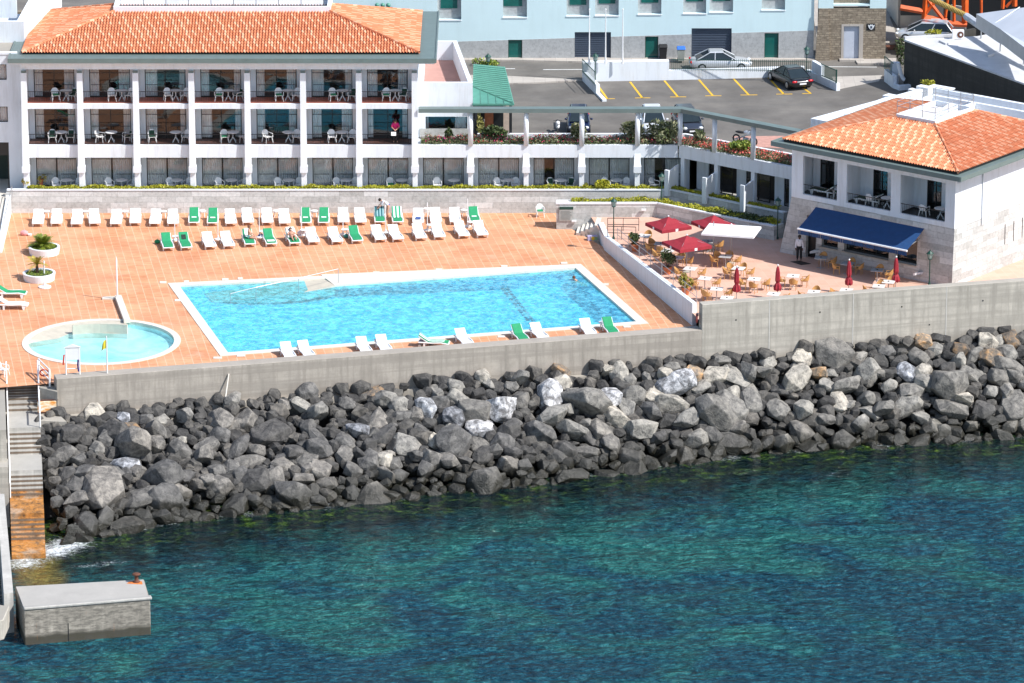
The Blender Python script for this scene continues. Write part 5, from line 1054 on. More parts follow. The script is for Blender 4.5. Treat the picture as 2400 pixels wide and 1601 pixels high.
# boundary walls of the lot
bwl=emp('car_park_wall','white rendered boundary wall of the car park, taller behind the flag poles','wall',(8,19,ZL))
A0=G(1366,191,ZL); A1_=G(1568,187.5,ZL); A2=G(1885,179,ZL)
w_=MB(); w_.seg(A0,A1_,.5,ZL-.1,ZL+1.35,1); w_.seg(A1_,A2,.35,ZL-.1,ZL+.72,1)
K0,K1,K2=G(1368,192,ZL),G(1397,222,ZL),G(1412,238,ZL); w_.seg(K0,K1,.28,ZL-.1,ZL+.75,1); w_.seg(K1,K2,.3,ZL-.1,ZL+.15,1); ob('wall',w_,WHITE,bwl,world=True)
w_=MB(); w_.seg(A0,A1_,.6,ZL+1.352,ZL+1.42,1); ob('coping',w_,WHITE2,bwl,world=True)
gt=emp('entrance_gate','dark green iron fence on the short white wall at the left of the parking bays','fence',(*K0,ZL+.75)); g=MB()
for k in range(14): p=Vector(K0).lerp(Vector(K1),k/13)+Vector((-.1,0)); g.tube((p.x,p.y,ZL+.7),(p.x,p.y,ZL+1.75),.018,n=5)
for h_ in (.85,1.7): g.tube((K0[0]-.1,K0[1],ZL+h_),(K1[0]-.1,K1[1],ZL+h_),.03,n=5)
ob('bars',g,GREENM,gt,world=True)
fen=emp('roadside_fence','long dark iron railing on the low wall in front of the silver car','fence',(14,19.8,ZL+.7)); g=MB(); a,b_=Vector(A1_)+Vector((.2,.15)),Vector(G(1900,170,ZL+.7)); n=70
for k in range(n): p=a.lerp(b_,k/(n-1)); g.tube((p.x,p.y,ZL+.7),(p.x,p.y,ZL+1.62),.016,n=4)
for h_ in (.82,1.5): g.tube((*a,ZL+h_),(*b_,ZL+h_),.022,n=4)
ob('bars',g,GREENM,fen,world=True)
rwl=emp('gate_wall','low white wall with a raised white panel and green railing right of the black car','wall',(*G(1930,195,ZL),ZL))
D0,D1,D2,D3=G(1888,180,ZL),G(1902,184,ZL),G(1924,197,ZL),G(1960,213,ZL); w_=MB(); w_.seg(D0,D3,.3,ZL-.1,ZL+.55,1); w_.seg(D1,D2,.28,ZL+.551,ZL+1.35,1); ob('wall',w_,WHITE,rwl,world=True)
g=MB()
for k in range(16): p=Vector(D2).lerp(Vector(D3),.04+k/16.5); g.tube((p.x,p.y+.15,ZL+.55),(p.x,p.y+.15,ZL+1.5),.02,n=4)
for h_ in (.65,1.48): g.tube((D2[0],D2[1]+.15,ZL+h_),(D3[0],D3[1]+.15,ZL+h_),.035,n=5)
g.box(D3[0]-.05,D3[0]+.05,D3[1]+.08,D3[1]+.2,ZL+.5,ZL+1.55); ob('railing',g,GREENM,rwl,world=True)
gw=emp('curved_gate_wall','white stepped gate wall with green bars beside the black wall','wall',(*G(2095,208,ZL),ZL)); w_=MB()
H0,H1,H2,H3=G(2072,190,ZL),G(2092,206,ZL),G(2108,212,ZL),G(2180,205,ZL)
w_.seg(H0,H1,.3,ZL-.1,ZL+.9,1); w_.seg(H1,H2,.3,ZL-.1,ZL+.3,1); w_.seg(H2,H3,.3,ZL-.1,ZL+.35,1); w_.box(H1[0]-.1,H1[0]+.5,H1[1]+1.2,H1[1]+1.5,ZL,ZL+1.6); ob('wall',w_,WHITE,gw,world=True)
w_=MB(); pr=None
for k in range(9):
    t_=k/8*math.pi*.5; p=(H1[0]+.35-.55*math.sin(t_)*0+ .5*k/8,H1[1]-.1,ZL+1.9-1.25*math.sin(t_)); 
    if pr: w_.tube(pr,p,.14,.14,8)
    pr=p
ob('curved_coping',w_,WHITE2,gw,world=True); g=MB()
for k in range(7): p=Vector(H0).lerp(Vector(H1),k/7); g.tube((p.x,p.y,ZL+.9),(p.x,p.y,ZL+1.9),.025,n=4)
g.tube((*H0,ZL+1.85),(*H1,ZL+1.85),.04); ob('railing',g,GREENM,gw,world=True)
# lamps
def lamp(px,py,z,h,label,dark=False):
    e=emp('street_lamp',label,'street lamp',(*G(px,py,z),z),0,'green lantern street lamps'); k=h-.62
    ob('post',MB().lathe([(.09,0),(.09,.12),(.055,.2),(.04,.4),(.032,k-.05),(.05,k)],10),GREENM,e)
    ob('lantern_frame',MB().lathe([(.05,k),(.14,k+.04),(.14,k+.07),(.06,k+.08)],8).tube((.11,.11,k+.05),(.19,.19,k+.42),.014,n=4).tube((-.11,.11,k+.05),(-.19,.19,k+.42),.014,n=4).tube((.11,-.11,k+.05),(.19,-.19,k+.42),.014,n=4).tube((-.11,-.11,k+.05),(-.19,-.19,k+.42),.014,n=4),GREENM,e)
    ob('lantern_glass',MB().lathe([(.10,k+.07),(.20,k+.41)],8),simple('lantern glass',(.25,.36,.34),.15) if 'lantern glass' not in bpy.data.materials else bpy.data.materials['lantern glass'],e)
    ob('lantern_cap',MB().lathe([(.26,k+.42),(.2,k+.47),(.08,k+.58),(.03,k+.60),(.03,k+.68)],8),GREENM,e)
lamp(1438,560,ZT,2.85,'green lantern lamp post beside the white steps between deck and terrace'); lamp(1550,505,ZT,3.0,'green lantern lamp post behind the left red parasol by the planter wall')
lamp(1822,560,ZT,2.9,'dark lantern lamp post in the shade at the restaurant\'s left corner'); lamp(2178,668,ZT,2.35,'dark lantern lamp post in front of the restaurant\'s stone wall beside the sea wall')
lamp(1395,194,ZL,2.2,'green lantern lamp post at the left end of the parking bays'); lamp(1890,182,ZL,2.35,'green lantern lamp post right of the black parked car'); lamp(1144,160,ZL,1.1,'green lantern just showing above the green roofed pavilion')
shrub(1140,156,ZL,1.3,.5,LEAFG,'low green shrubs around the lantern behind the pavilion',350,stem=False)
for k,(x,t_) in enumerate(((1381,'left'),(1419,'middle'),(1459,'right'))):
    e=emp('flag_pole',f'bare white flag pole on the car park wall, {t_} of the three','flag pole',(*G(x,149,ZL+1.4),ZL+1.4),0,'three white flag poles'); ob('pole',MB().lathe([(.07,0),(.055,1.0),(.05,1.02),(.028,4.0)],8),WHM,e); ob('finial',MB().ball((0,0,4.03),.06,8),WHM,e)
# ------------------------------------------------ blue building and tower
bb=emp('blue_building','large pale blue building with grey stone plinth and teal windows across the road','building',(5,26,ZL)); YB=25.5
def BX_(px,py): return Zp(px,py,YB)
wins=[(1025,1081,46,1033,1072,19),(1179,1235,40,1180,1224,14),(1328,1381,37,1335,1374,11),(1395,1450,36,1403,1442,8),(1495,1550,33,1503,1543,6),(1601,1655,31,1608,1648,3),(1663,1718,28,1670,1711,2),(1785,1840,23,1792,1832,-2)]
gar=[(1347,1432,75,141),(1621,1715,66,138)]; drs=[(1191,1224,93,134),(1512,1543,85,138),(1792,1825,77,135)]
ZTOP=14; bm_=MB(); cutx=[]
for w0 in wins: cutx.append((BX_(w0[0],w0[2])[0],BX_(w0[1],w0[2])[0],BX_(w0[0],w0[2])[1],ZTOP))
for w0 in gar+drs: cutx.append((BX_(w0[0],w0[2])[0],BX_(w0[1],w0[2])[0],ZL-.1,BX_(w0[0],w0[2])[1]))
xs=sorted(set([-15.,22.2]+[c_[0] for c_ in cutx]+[c_[1] for c_ in cutx]))
def plh(x): return 5.98+(x+3)*.032
pb=MB(); gap=True
for x0,x1 in zip(xs,xs[1:]):
    xm=(x0+x1)/2; sp_z=sorted([(c_[2],c_[3]) for c_ in cutx if c_[0]<xm<c_[1]]); z=ZL-.1; solid=[]
    for a,b_ in sp_z:
        if a>z: solid.append((z,a))
        z=max(z,b_)
    if z<ZTOP: solid.append((z,ZTOP))
    if not any(a<plh(xm)-.05 for a,b_ in solid) and pb.v: ob('stone_plinth',pb,PLINTH,bb,world=True); pb=MB()
    for a,b_ in solid:
        if a<plh(xm)-.05:
            t_=min(b_,999); 
            if b_>plh(xm): pb.hexa([(x0,YB-.03,a),(x1,YB-.03,a),(x1,YB+.4,a),(x0,YB+.4,a)],[(x0,YB-.03,plh(x0)),(x1,YB-.03,plh(x1)),(x1,YB+.4,plh(x1)),(x0,YB+.4,plh(x0))]); bm_.hexa([(x0,YB,plh(x0)),(x1,YB,plh(x1)),(x1,YB+.4,plh(x1)),(x0,YB+.4,plh(x0))],[(x0,YB,b_),(x1,YB,b_),(x1,YB+.4,b_),(x0,YB+.4,b_)])
            else: pb.box(x0,x1,YB-.03,YB+.4,a,b_)
        else: bm_.box(x0,x1,YB,YB+.4,a,b_)
bm_.box(-15,-14.6,YB+.4,40,ZL,ZTOP); bm_.box(-15,22.2,YB+.4,42,ZTOP-.1,ZTOP)
ob('wall',bm_,BLUEW,bb,world=True); ob('stone_plinth',pb,PLINTH,bb,world=True)
for w0 in wins:
    x0,z0=BX_(w0[0],w0[2]); x1=BX_(w0[1],w0[2])[0]; f=ob('window',MB().box(x0,x1,YB+.35,YB+.45,z0,ZTOP),PLINTH,bb,world=True)
    g0,gz=Zp(w0[3],w0[5],YB+.3); g1=Zp(w0[4],w0[5],YB+.3)[0]; ob('pane',MB().box(g0,g1,YB+.3,YB+.345,gz,gz+1.9),TEALG,f,world=True); ob('sill',MB().box(x0-.04,x1+.04,YB-.05,YB+.36,z0-.07,z0-.003),WHITE2,f,world=True)
for w0 in gar:
    x0,z1=BX_(w0[0],w0[2]); x1=BX_(w0[1],w0[2])[0]; f=MB().box(x0,x1,YB+.2,YB+.3,ZL-.1,z1)
    for k in range(12): f.box(x0+.03,x1-.03,YB+.17,YB+.199,ZL+.1+k*(z1-ZL)/12.5,ZL+.16+k*(z1-ZL)/12.5)
    ob('garage_door',f,GARAGE,bb,world=True)
for w0 in drs:
    x0,z1=BX_(w0[0],w0[2]); x1=BX_(w0[1],w0[2])[0]; f=ob('door',MB().box(x0,x1,YB+.12,YB+.25,ZL+.02,z1),TEALG,bb,world=True); ob('frame',MB().box(x0,x0+.06,YB+.05,YB+.119,ZL+.02,z1).box(x1-.06,x1,YB+.05,YB+.119,ZL+.02,z1).box(x0,x1,YB+.06,YB+.118,z1-.07,z1),GREENM,f,world=True)
# three green round things in the leftmost upper window
for k in range(3):
    e=emp('planter_ball',f'round green ball on the window ledge above the hotel roof, {["left","middle","right"][k]} of three','ornament',(Zp(884+13*k,8,YB-.35)[0],YB-.35,8.6),0,'green balls on the window ledge'); ob('ball',MB().ball((0,0,.17),.17,12),COPPER,e,smooth=True); ob('cup',MB().lathe([(.1,-.05),(.14,.04)],10),DKMET,e)
ob('window_ledge',MB().box(Zp(872,14,YB)[0],Zp(920,14,YB)[0],YB-.5,YB,8.4,8.55),DKMET,bb,world=True)
tw_=emp('stone_tower','rough rubble stone tower with a pale door at the end of the blue building','tower',(25,26,ZL)); tx0,tz=Zp(1918,18,YB-.1); tx1=Zp(2077,16,YB-.1)[0]; ty=YB-.25; dx0=Zp(1978,62,ty)[0]; dx1=Zp(2014,62,ty)[0]; dz=Zp(1978,61,ty)[1]
w_=MB(); w_.box(tx0,dx0,ty,ty+.6,ZL-.1,tz); w_.box(dx1,tx1,ty,ty+.6,ZL-.1,tz); w_.box(dx0,dx1,ty,ty+.6,dz,tz); w_.hexa([(tx1-.6,ty+.6,ZL-.1),(tx1,ty+.6,ZL-.1),(tx1,36,ZL-.1),(tx1-.6,36,ZL-.1)],[(tx1-.6,ty+.6,tz),(tx1,ty+.6,tz),(tx1,36,tz),(tx1-.6,36,tz)]); w_.hexa([(tx0-.2,ty-.25,ZL-.1),(tx0+.9,ty-.25,ZL-.1),(tx0+.9,ty-.001,ZL-.1),(tx0-.2,ty-.001,ZL-.1)],[(tx0+.05,ty-.1,tz),(tx0+.7,ty-.1,tz),(tx0+.7,ty-.001,tz),(tx0+.05,ty-.001,tz)])
ob('stone_wall',w_,RUBBLE,tw_,world=True)
w_=MB().box(tx0,tx0+1.1,ty,ty+.6,tz,14).box(tx1-1.2,tx1,ty,ty+.6,tz,14).box(tx0+1.1,tx1-1.2,ty,ty+.6,tz+.18,tz+.3); ob('blue_upper_wall',w_,BLUEW,tw_,world=True); ob('recess',MB().box(tx0+1.1,tx1-1.2,ty+.4,ty+.5,tz+.3,14),RUBBLE,tw_,world=True)
f=ob('door',MB().box(dx0,dx1,ty+.15,ty+.25,ZL,dz),simple('pale blue door',(.50,.54,.62),.5,.05,3),tw_,world=True)
ob('door_surround',MB().box(dx0-.18,dx0,ty-.02,ty+.3,ZL-.05,dz+.15).box(dx1,dx1+.3,ty-.02,ty+.3,ZL-.05,dz+.15).box(dx0,dx1,ty-.02,ty+.3,dz,dz+.15).box(dx0-.3,dx1+.35,ty-.5,ty-.03,ZL-.05,ZL+.14),SIDEW,tw_,world=True)
em=MB(); cx,cz=Zp(2042,62,ty-.04); em.prism([(cx-.2,ty-.05),(cx+.2,ty-.05),(cx+.2,ty-.02),(cx-.2,ty-.02)],cz-.12,cz+.16); em.lathe([(.01,0)],3) if 0 else None
em=MB(); ptsE=[(-.25,.14),(-.12,.08),(-.06,.18),(0,.10),(.06,.18),(.12,.08),(.25,.14),(.20,-.02),(.12,-.16),(0,-.24),(-.12,-.16),(-.20,-.02)]; em.loft([[(cx+a,ty-.07,cz+b_) for a,b_ in ptsE],[(cx+a,ty-.03,cz+b_) for a,b_ in ptsE]]); 
fo=ob('emblem',em,simple('emblem white',(.75,.78,.8),.5),tw_,world=True,label='white winged shield emblem on a black backing'); em=MB().box(cx-.34,cx+.30,ty-.025,ty-.004,cz-.30,cz+.22); ob('backing',em,BLACK,fo,world=True); ob('inner_mark',MB().box(cx-.07,cx+.07,ty-.085,ty-.072,cz-.12,cz+.05),GARAGE,fo,world=True)
# wheelie bins
def bin_(px,py,body,lid,label):
    e=emp('wheelie_bin',label,'bin',(*G(px,py,ZL),ZL+.1),0,'bins by the garage doors'); ob('body',MB().hexa([(-.22,-.25,.05),(.22,-.25,.05),(.22,.25,.05),(-.22,.25,.05)],[(-.3,-.34,.95),(.3,-.34,.95),(.3,.34,.95),(-.3,.34,.95)]),body,e,bev=.02)
    ob('lid',MB().hexa([(-.33,-.38,.95),(.33,-.38,.95),(.33,.38,.95),(-.33,.38,.95)],[(-.28,-.3,1.03),(.28,-.3,1.03),(.28,.34,1.07),(-.28,.34,1.07)]),lid,e,bev=.02); ob('wheel',MB().tube((-.26,.26,.1),(-.2,.26,.1),.1,.1,12).tube((.2,.26,.1),(.26,.26,.1),.1,.1,12),BLACK,e)
bin_(1554,141,BLACK,BLACK,'black wheelie bin left of the other bin'); bin_(1596,146,simple('bin grey',(.35,.37,.33),.6),simple('bin blue',(.03,.15,.55),.5),'grey bin with a bright blue lid by the garage')
solo('rubble_heap',(lambda mb:[mb.box(a:=Zp(1575,158,20.6)[0]+rnd.uniform(-.6,.9),a+rnd.uniform(.2,.5),20.2+rnd.uniform(0,.5),20.9,ZL+rnd.uniform(.1,.2),ZL+rnd.uniform(.3,.55)) for _ in range(6)] and mb)(MB()),TERRA,'small stack of orange boards behind the railing','boards')
# ------------------------------------------------ black wall building and membrane roof
dk=emp('harbour_shed','flat-roofed building with a black weathered wall behind the restaurant','building',(32,12,ZL)); q0=Vector(G(2120,92,8.1)); q1=Vector(G(2400,195,8.1)); q2=q1+(q1-q0)*1.0
q3=Vector(G(2290,85,8.1))
w_=MB(); w_.seg(tuple(q0),tuple(q2),.4,-1,8.0,1); w_.seg(tuple(q0),tuple(q3+Vector((0,3))),.3,ZL-.5,8.0,-1); ob('wall',w_,DARKW,dk,world=True)
ob('roof',MB().prism([tuple(q0-Vector((.05,.05))),tuple(q2),tuple(q2+Vector((20,20))),tuple(q3+Vector((10,8))),tuple(q3)],8.0,8.12),ROOFW,dk,world=True)
ob('roof_upstand',MB().seg(tuple(q0),tuple(Vector(G(2232,84,8.15))),.25,8.121,8.3),ROOFW,dk,world=True); ob('roof_slab',MB().prism([G(2200,98,8.12),G(2216,105,8.12),G(2250,101,8.12),G(2232,94,8.12)],8.121,8.25).prism([G(2312,131,8.12),G(2316,134,8.12),G(2330,130,8.12),G(2325,127,8.12)],8.121,8.3),ROOFW,dk,world=True)
ZR_,ZRs=8.12,ZR
e=emp('air_conditioner','white air conditioner with a round brown fan on the flat roof above the black wall','air conditioner',(*G(2245,91,8.12),8.12)); ob('casing',MB().box(-.42,.42,-.18,.18,.02,.68),PLAS,e,bev=.02); ob('fan_grille',MB().tube((.16,-.21,.36),(.16,-.18,.36),.23,.23,20),RUST,e); ob('fan_hub',MB().tube((.18,-.225,.36),(.18,-.212,.36),.09,.09,12),WHM,e)
mbn=emp('membrane_roof','pale blue-grey membrane roof with folded gutter edge at the right edge','roof structure',(37,20,8)); M0=[Vector((*G(2288,32,10.6),10.6)),Vector((*G(2400,17,11.6),11.6)),Vector((*G(2460,30,11.6),11.6)),Vector((*G(2460,130,10.6),10.6)),Vector((*G(2400,110,10.6),10.6)),Vector((*G(2345,68,10.6),10.6))]
ob('membrane',MB().poly(M0),simple('membrane',(.50,.53,.58),.5,.05,.8),mbn,world=True)
lo=[p+Vector((0,0,-1.0)) for p in M0]; w_=MB(); 
for i,j in ((5,0),(4,5),(3,4)): w_.poly([M0[i],M0[j],lo[j],lo[i]])
ob('fascia',w_,simple('fascia',(.50,.49,.48),.6,.1,1),mbn,world=True); w_=MB(); gg=[Vector((*G(2265,38,9.2),9.2)),Vector((*G(2300,62,9.0),9.0)),Vector((*G(2345,92,9.0),9.0)),Vector((*G(2400,122,9.0),9.0)),Vector((*G(2460,150,9.0),9.0))]; w_.path(gg,.28,8)
ob('gutter_roll',w_,simple('gutter sheet',(.50,.52,.56),.4,.15,3),mbn,world=True); w_=MB()
for p in (gg[1],gg[2],gg[3]): w_.tube(p,p-Vector((0,0,1.0)),.05)
ob('support',w_,METAL,mbn,world=True); ob('membrane_seam',MB().tube(M0[1]+Vector((-.3,0,.02)),Vector((*G(2332,55,10.62),10.64)),.05,n=5),WHITE2,mbn,world=True)
# ------------------------------------------------ hoarding, orange steel, ribbed hose
hd=emp('site_hoarding','pale sheet metal hoarding around the orange steelwork at the top right','hoarding',(31,28,ZL)); w_=MB(); hp=[G(2078,20,ZL),G(2106,62,ZL),G(2160,70,ZL),G(2220,88,ZL),G(2262,96,ZL)]
for p,q in zip(hp,hp[1:]): w_.seg(p,q,.12,ZL-.05,ZL+2.6)
ob('panel',w_,simple('hoarding sheet',(.60,.60,.57),.5,.08,2),hd,world=True); w_=MB()
for p in hp: w_.box(p[0]-.06,p[0]+.06,p[1]-.16,p[1]-.05,ZL,ZL+2.7)
ob('post',w_,METAL,hd,world=True)
og=emp('orange_steel_frame','orange steel lattice frame of harbour machinery behind the hoarding','steel frame',(34,33,ZL)); w_=MB()
def P3(px,py,Y): x,z=Zp(px,py,Y); return Vector((x,Y,z))
def beam(a,b_,r=.16): w_.tube(a,b_,r,r,4)
Yo=29
for a,b_,r in (((2110,17),(2162,26),.22),((2165,42),(2219,50),.26),((2170,-8),(2166,44),.2),((2216,52),(2172,-4),.14),((2170,30),(2200,-8),.14),((2222,54),(2266,57),.22),((2236,48),(2236,-10),.12),((2262,50),(2262,-8),.26),((2216,40),(2222,-8),.1),((2350,20),(2352,-10),.14),((2358,16),(2380,-8),.1),((2378,14),(2378,-12),.2),((2300,30),(2300,-12),.1)):
    w_=MB(); beam(P3(*a,Yo),P3(*b_,Yo),r); ob('beam',w_,ORANGE,og,world=True)
pass; ob('sign_plate',MB().box(P3(2182,44,Yo-.3).x,P3(2204,44,Yo-.3).x,Yo-.32,Yo-.29,P3(2182,46,Yo).z,P3(2182,41,Yo).z),WHM,og,world=True)
ob('machine_body',MB().box(P3(2112,0,30.2).x,P3(2164,0,30.2).x,30.2,33,ZL+2.2,12).box(P3(2216,0,31).x,P3(2420,0,31).x,32,33,ZL,8.5),DKMET,og,world=True)
hs=emp('ribbed_hose','fat yellow and black ribbed hose slanting down to the membrane roof','hose',(33,28,8)); w_=MB(); w2_=MB(); a,b_=P3(2180,-4,27.5),P3(2268,38,25.5); n=26
for k in range(n):
    p=a.lerp(b_,k/n); q=a.lerp(b_,(k+.55)/n); w_.tube(p,q,.20,.22,10); w2_.tube(q,a.lerp(b_,(k+1)/n),.16,.16,10)
ob('ribs',w_,simple('hose yellow',(.60,.42,.12),.6,.2,4),hs,world=True); ob('core',w2_,BLACK,hs,world=True)
# dark garden behind the hotel's left part
sg=shrub(120,20,ZL-.2,2.6,2.6,LEAFD,'dark leafy shrubs above the left end of the hotel roof',1200,.2,Y=18); sg2=shrub(200,20,ZL-.2,2.8,2.6,LEAFD,'dark leafy shrubs behind the middle of the left roof end',1200,.2,Y=19); shrub(255,20,ZL-.2,1.8,2.5,LEAFD,'dark leafy shrub left of the hotel\'s roof terrace',800,.2,Y=18)
solo('garden_wall',MB().box(-36,-15.2,22,22.6,ZL-.2,9),RUBBLE,'dark rubble wall behind the hotel roof','wall')
for _px,_lb in ((2196,'dry yellow shrub left of the roof air conditioner'),(2180,'dry yellow shrub by the white car')): shrub(_px,_lb and 82,8.1,.5,.4,LEAF,_lb,160,.08,stem=False)
shrub(2175,200,ZL+2.6,.6,.5,LEAF,'dry shrub growing beside the black wall above the annex',200,.09,stem=False)
shrub(2108,158,ZL,.7,1.9,LEAFD,'dark bush at the foot of the black wall\'s corner',500,.1)
# ================================================ VEHICLES
def car(label,paint,loc,rz,L=4.4,W=1.75,Hc=1.42,kind='coupe',plate=True,group=None):
    e=emp('parked_car',label,'car',loc,rz,group); h=W/2; body=MB()
    st=[(-L/2,.80,.32,.62),(-L/2+.12,.93,.24,.80),(-L/2+.7,1,.2,.88),(-L*.1,1,.2,.86),(L*.18,1,.2,.86),(L/2-.75,.99,.2,.78),(L/2-.2,.92,.22,.66),(L/2,.74,.30,.52)]
    rings=[]
    for x,wf,z0,z1 in st:
        w_=h*wf; zm=z0+(z1-z0)*.55
        rings.append([(x,-w_*.9,z0),(x,-w_,z0+.1),(x,-w_,zm),(x,-w_*.95,z1-.05),(x,-w_*.80,z1),(x,w_*.80,z1),(x,w_*.95,z1-.05),(x,w_,zm),(x,w_,z0+.1),(x,w_*.9,z0)])
    body.loft(rings)
    bo_=ob('body',body,paint,e,smooth=True,bev=0,fix=True); s=bo_.modifiers.new('s','SUBSURF'); s.levels=s.render_levels=1
    xr={'coupe':(-L*.40,-L*.18,L*.03,L*.24),'hatch':(-L*.46,-L*.36,L*.06,L*.30)}[kind]; zb2=.84; zt_=Hc
    g=MB(); wb_,wt=h*.86,h*.66
    g.hexa([(xr[0],-wb_,zb2),(xr[3],-wb_,zb2),(xr[3],wb_,zb2),(xr[0],wb_,zb2)],[(xr[1],-wt,zt_-.04),(xr[2],-wt,zt_-.04),(xr[2],wt,zt_-.04),(xr[1],wt,zt_-.04)])
    ob('window',g,bpy.data.materials.get('car glass') or simple('car glass',(.02,.03,.035),.06,.1,2),e,bev=.04)
    r=MB(); r.hexa([(xr[1]-.08,-wt-.02,zt_-.05),(xr[2]+.08,-wt-.02,zt_-.05),(xr[2]+.08,wt+.02,zt_-.05),(xr[1]-.08,wt+.02,zt_-.05)],[(xr[1]+.02,-wt+.06,zt_+.03),(xr[2]-.04,-wt+.06,zt_+.03),(xr[2]-.04,wt-.06,zt_+.03),(xr[1]+.02,wt-.06,zt_+.03)])
    for sy in (-1,1):
        for (xa,xb) in ((xr[0],xr[1]),(xr[3],xr[2]),((xr[0]+xr[3])/2-.1,(xr[1]+xr[2])/2-.1)): r.tube((xa,sy*wb_*1.0,zb2),(xb,sy*wt*1.01,zt_-.03),.045,.04,5)
    ob('roof',r,paint,e,bev=.02)
    for sx in (-L*.31,L*.32):
        for sy in (-1,1):
            wh=ob('wheel',MB().lathe([(.0,0)],3) if 0 else MB().tube((sx,sy*(h-.20),.31),(sx,sy*(h+.01),.31),.31,.31,18),BLACK,e); ob('rim',MB().tube((sx,sy*(h+.011),.31),(sx,sy*(h+.022),.31),.20,.17,12),METAL,wh)
    hl=bpy.data.materials.get('headlight') or simple('headlight',(.7,.74,.78),.1,.05,3); tl=bpy.data.materials.get('tail light') or simple('tail light',(.55,.01,.02),.2,.1,3)
    for sy in (-1,1):
        ob('headlight',MB().ball((L/2-.14,sy*h*.66,.57),.15,10,(1.0,1.15,.7)),hl,e,smooth=True); ob('taillight',MB().ball((-L/2+.08,sy*h*.70,.68),.13,10,(.6,1.7,.7)),tl,e,smooth=True); ob('mirror',MB().ball((L*.17,sy*(h+.08),.92),.11,8,(.6,1,.7)),paint,e,smooth=True)
    ob('number_plate',MB().box(-L/2-.012,-L/2+.02,-.26,.26,.46,.57),WHM,e); ob('number_plate',MB().box(L/2-.02,L/2+.012,-.26,.26,.33,.43),WHM,e)
    ob('grille',MB().box(L/2-.06,L/2+.006,-.35,.35,.46,.54),BLACK,e)
    return e
def paintm(n,c,met=.4):
    m=simple(n,c,.28,.03,2,met); m.node_tree.nodes['Principled BSDF'].inputs['Coat Weight'].default_value=.6; return m
SIL=paintm('silver paint',(.62,.64,.66)); BLK=paintm('black paint',(.012,.012,.015),.2); NVY=paintm('navy paint',(.010,.020,.07)); SLT=paintm('slate blue paint',(.05,.06,.085)); WPT=paintm('white silver paint',(.72,.75,.80),.1)
car('silver coupe parked side-on on the road behind the iron railing',SIL,(*G(1688,161,ZL),ZL),R(3),4.55,1.8,1.40)
car('black coupe seen from behind in the last yellow-lined parking bay',BLK,(*G(1851,196,ZL),ZL),R(112),4.5,1.8,1.38)
car('dark blue small car behind the second pergola post from the left',NVY,(*G(1356,303,ZL),ZL),R(-90),3.6,1.62,1.5,'hatch')
car('silver-white car facing the camera behind the oleanders',WPT,(*G(1530,303,ZL),ZL),R(-87),4.2,1.72,1.45,'hatch')
car('dark slate car parked furthest right behind the pergola bend',SLT,(*G(1611,303,ZL),ZL),R(-80),4.0,1.7,1.48,'hatch')
car('pale silver car half hidden above the flat roof at the top right',SIL,(*G(2168,93,ZL+1.0),ZL+1.0),R(172),4.4,1.75,1.42,'hatch')
struct('upper_street',MB().prism([G(2115,100,ZL+1),G(2235,110,ZL+1),G(2250,75,ZL+1),G(2110,60,ZL+1)],ZL,ZL+1.0),SIDEW)
mt=emp('motorcycle','grey and black motorcycle parked by the flower bed near the restaurant roof','motorcycle',(*G(1746,338,ZL),ZL),R(-35))
for x in (-.7,.7):
    wh=MB()
    for k in range(16):
        t0,t1=2*math.pi*k/16,2*math.pi*(k+1)/16; wh.tube((x+.27*math.cos(t0),0,.32+.27*math.sin(t0)),(x+.27*math.cos(t1),0,.32+.27*math.sin(t1)),.055,.055,6)
    o=ob('wheel',wh,BLACK,mt); ob('hub',MB().tube((x,-.06,.32),(x,.06,.32),.07,.07,8),METAL,o)
ob('frame',MB().tube((-.7,0,.32),(-.1,0,.55),.05).tube((-.1,0,.55),(.45,0,.95),.05).tube((.45,0,.95),(.7,0,.32),.04).tube((-.1,0,.35),(.3,0,.35),.18,.16),METAL,mt); ob('fuel_tank',MB().ball((.2,0,.85),.24,10,(1.4,.7,.7)),SIL,mt,smooth=True); ob('saddle',MB().ball((-.4,0,.82),.22,10,(1.9,.7,.4)),BLACK,mt,smooth=True); ob('fairing',MB().ball((.62,0,.95),.2,8,(.8,.9,1)),SIL,mt,smooth=True); ob('handlebar',MB().tube((.42,-.35,1.08),(.42,.35,1.08),.02),BLACK,mt)
e=emp('white_motorbike','small white and black scooter in the shadow left of the dark blue car','scooter',(*G(1307,311,ZL),ZL),R(-90))
ob('body',MB().ball((.1,0,.55),.22,10,(2.2,.7,1)).ball((.55,0,.85),.16,8),WHM,e,smooth=True); ob('seat',MB().ball((-.3,0,.78),.2,8,(1.6,.7,.4)),BLACK,e,smooth=True)
for x in (-.5,.6): ob('wheel',MB().tube((x,-.05,.22),(x,.05,.22),.22,.22,14),BLACK,e)
ob('handlebar',MB().tube((.5,-.3,1.0),(.5,.3,1.0),.02),BLACK,e)
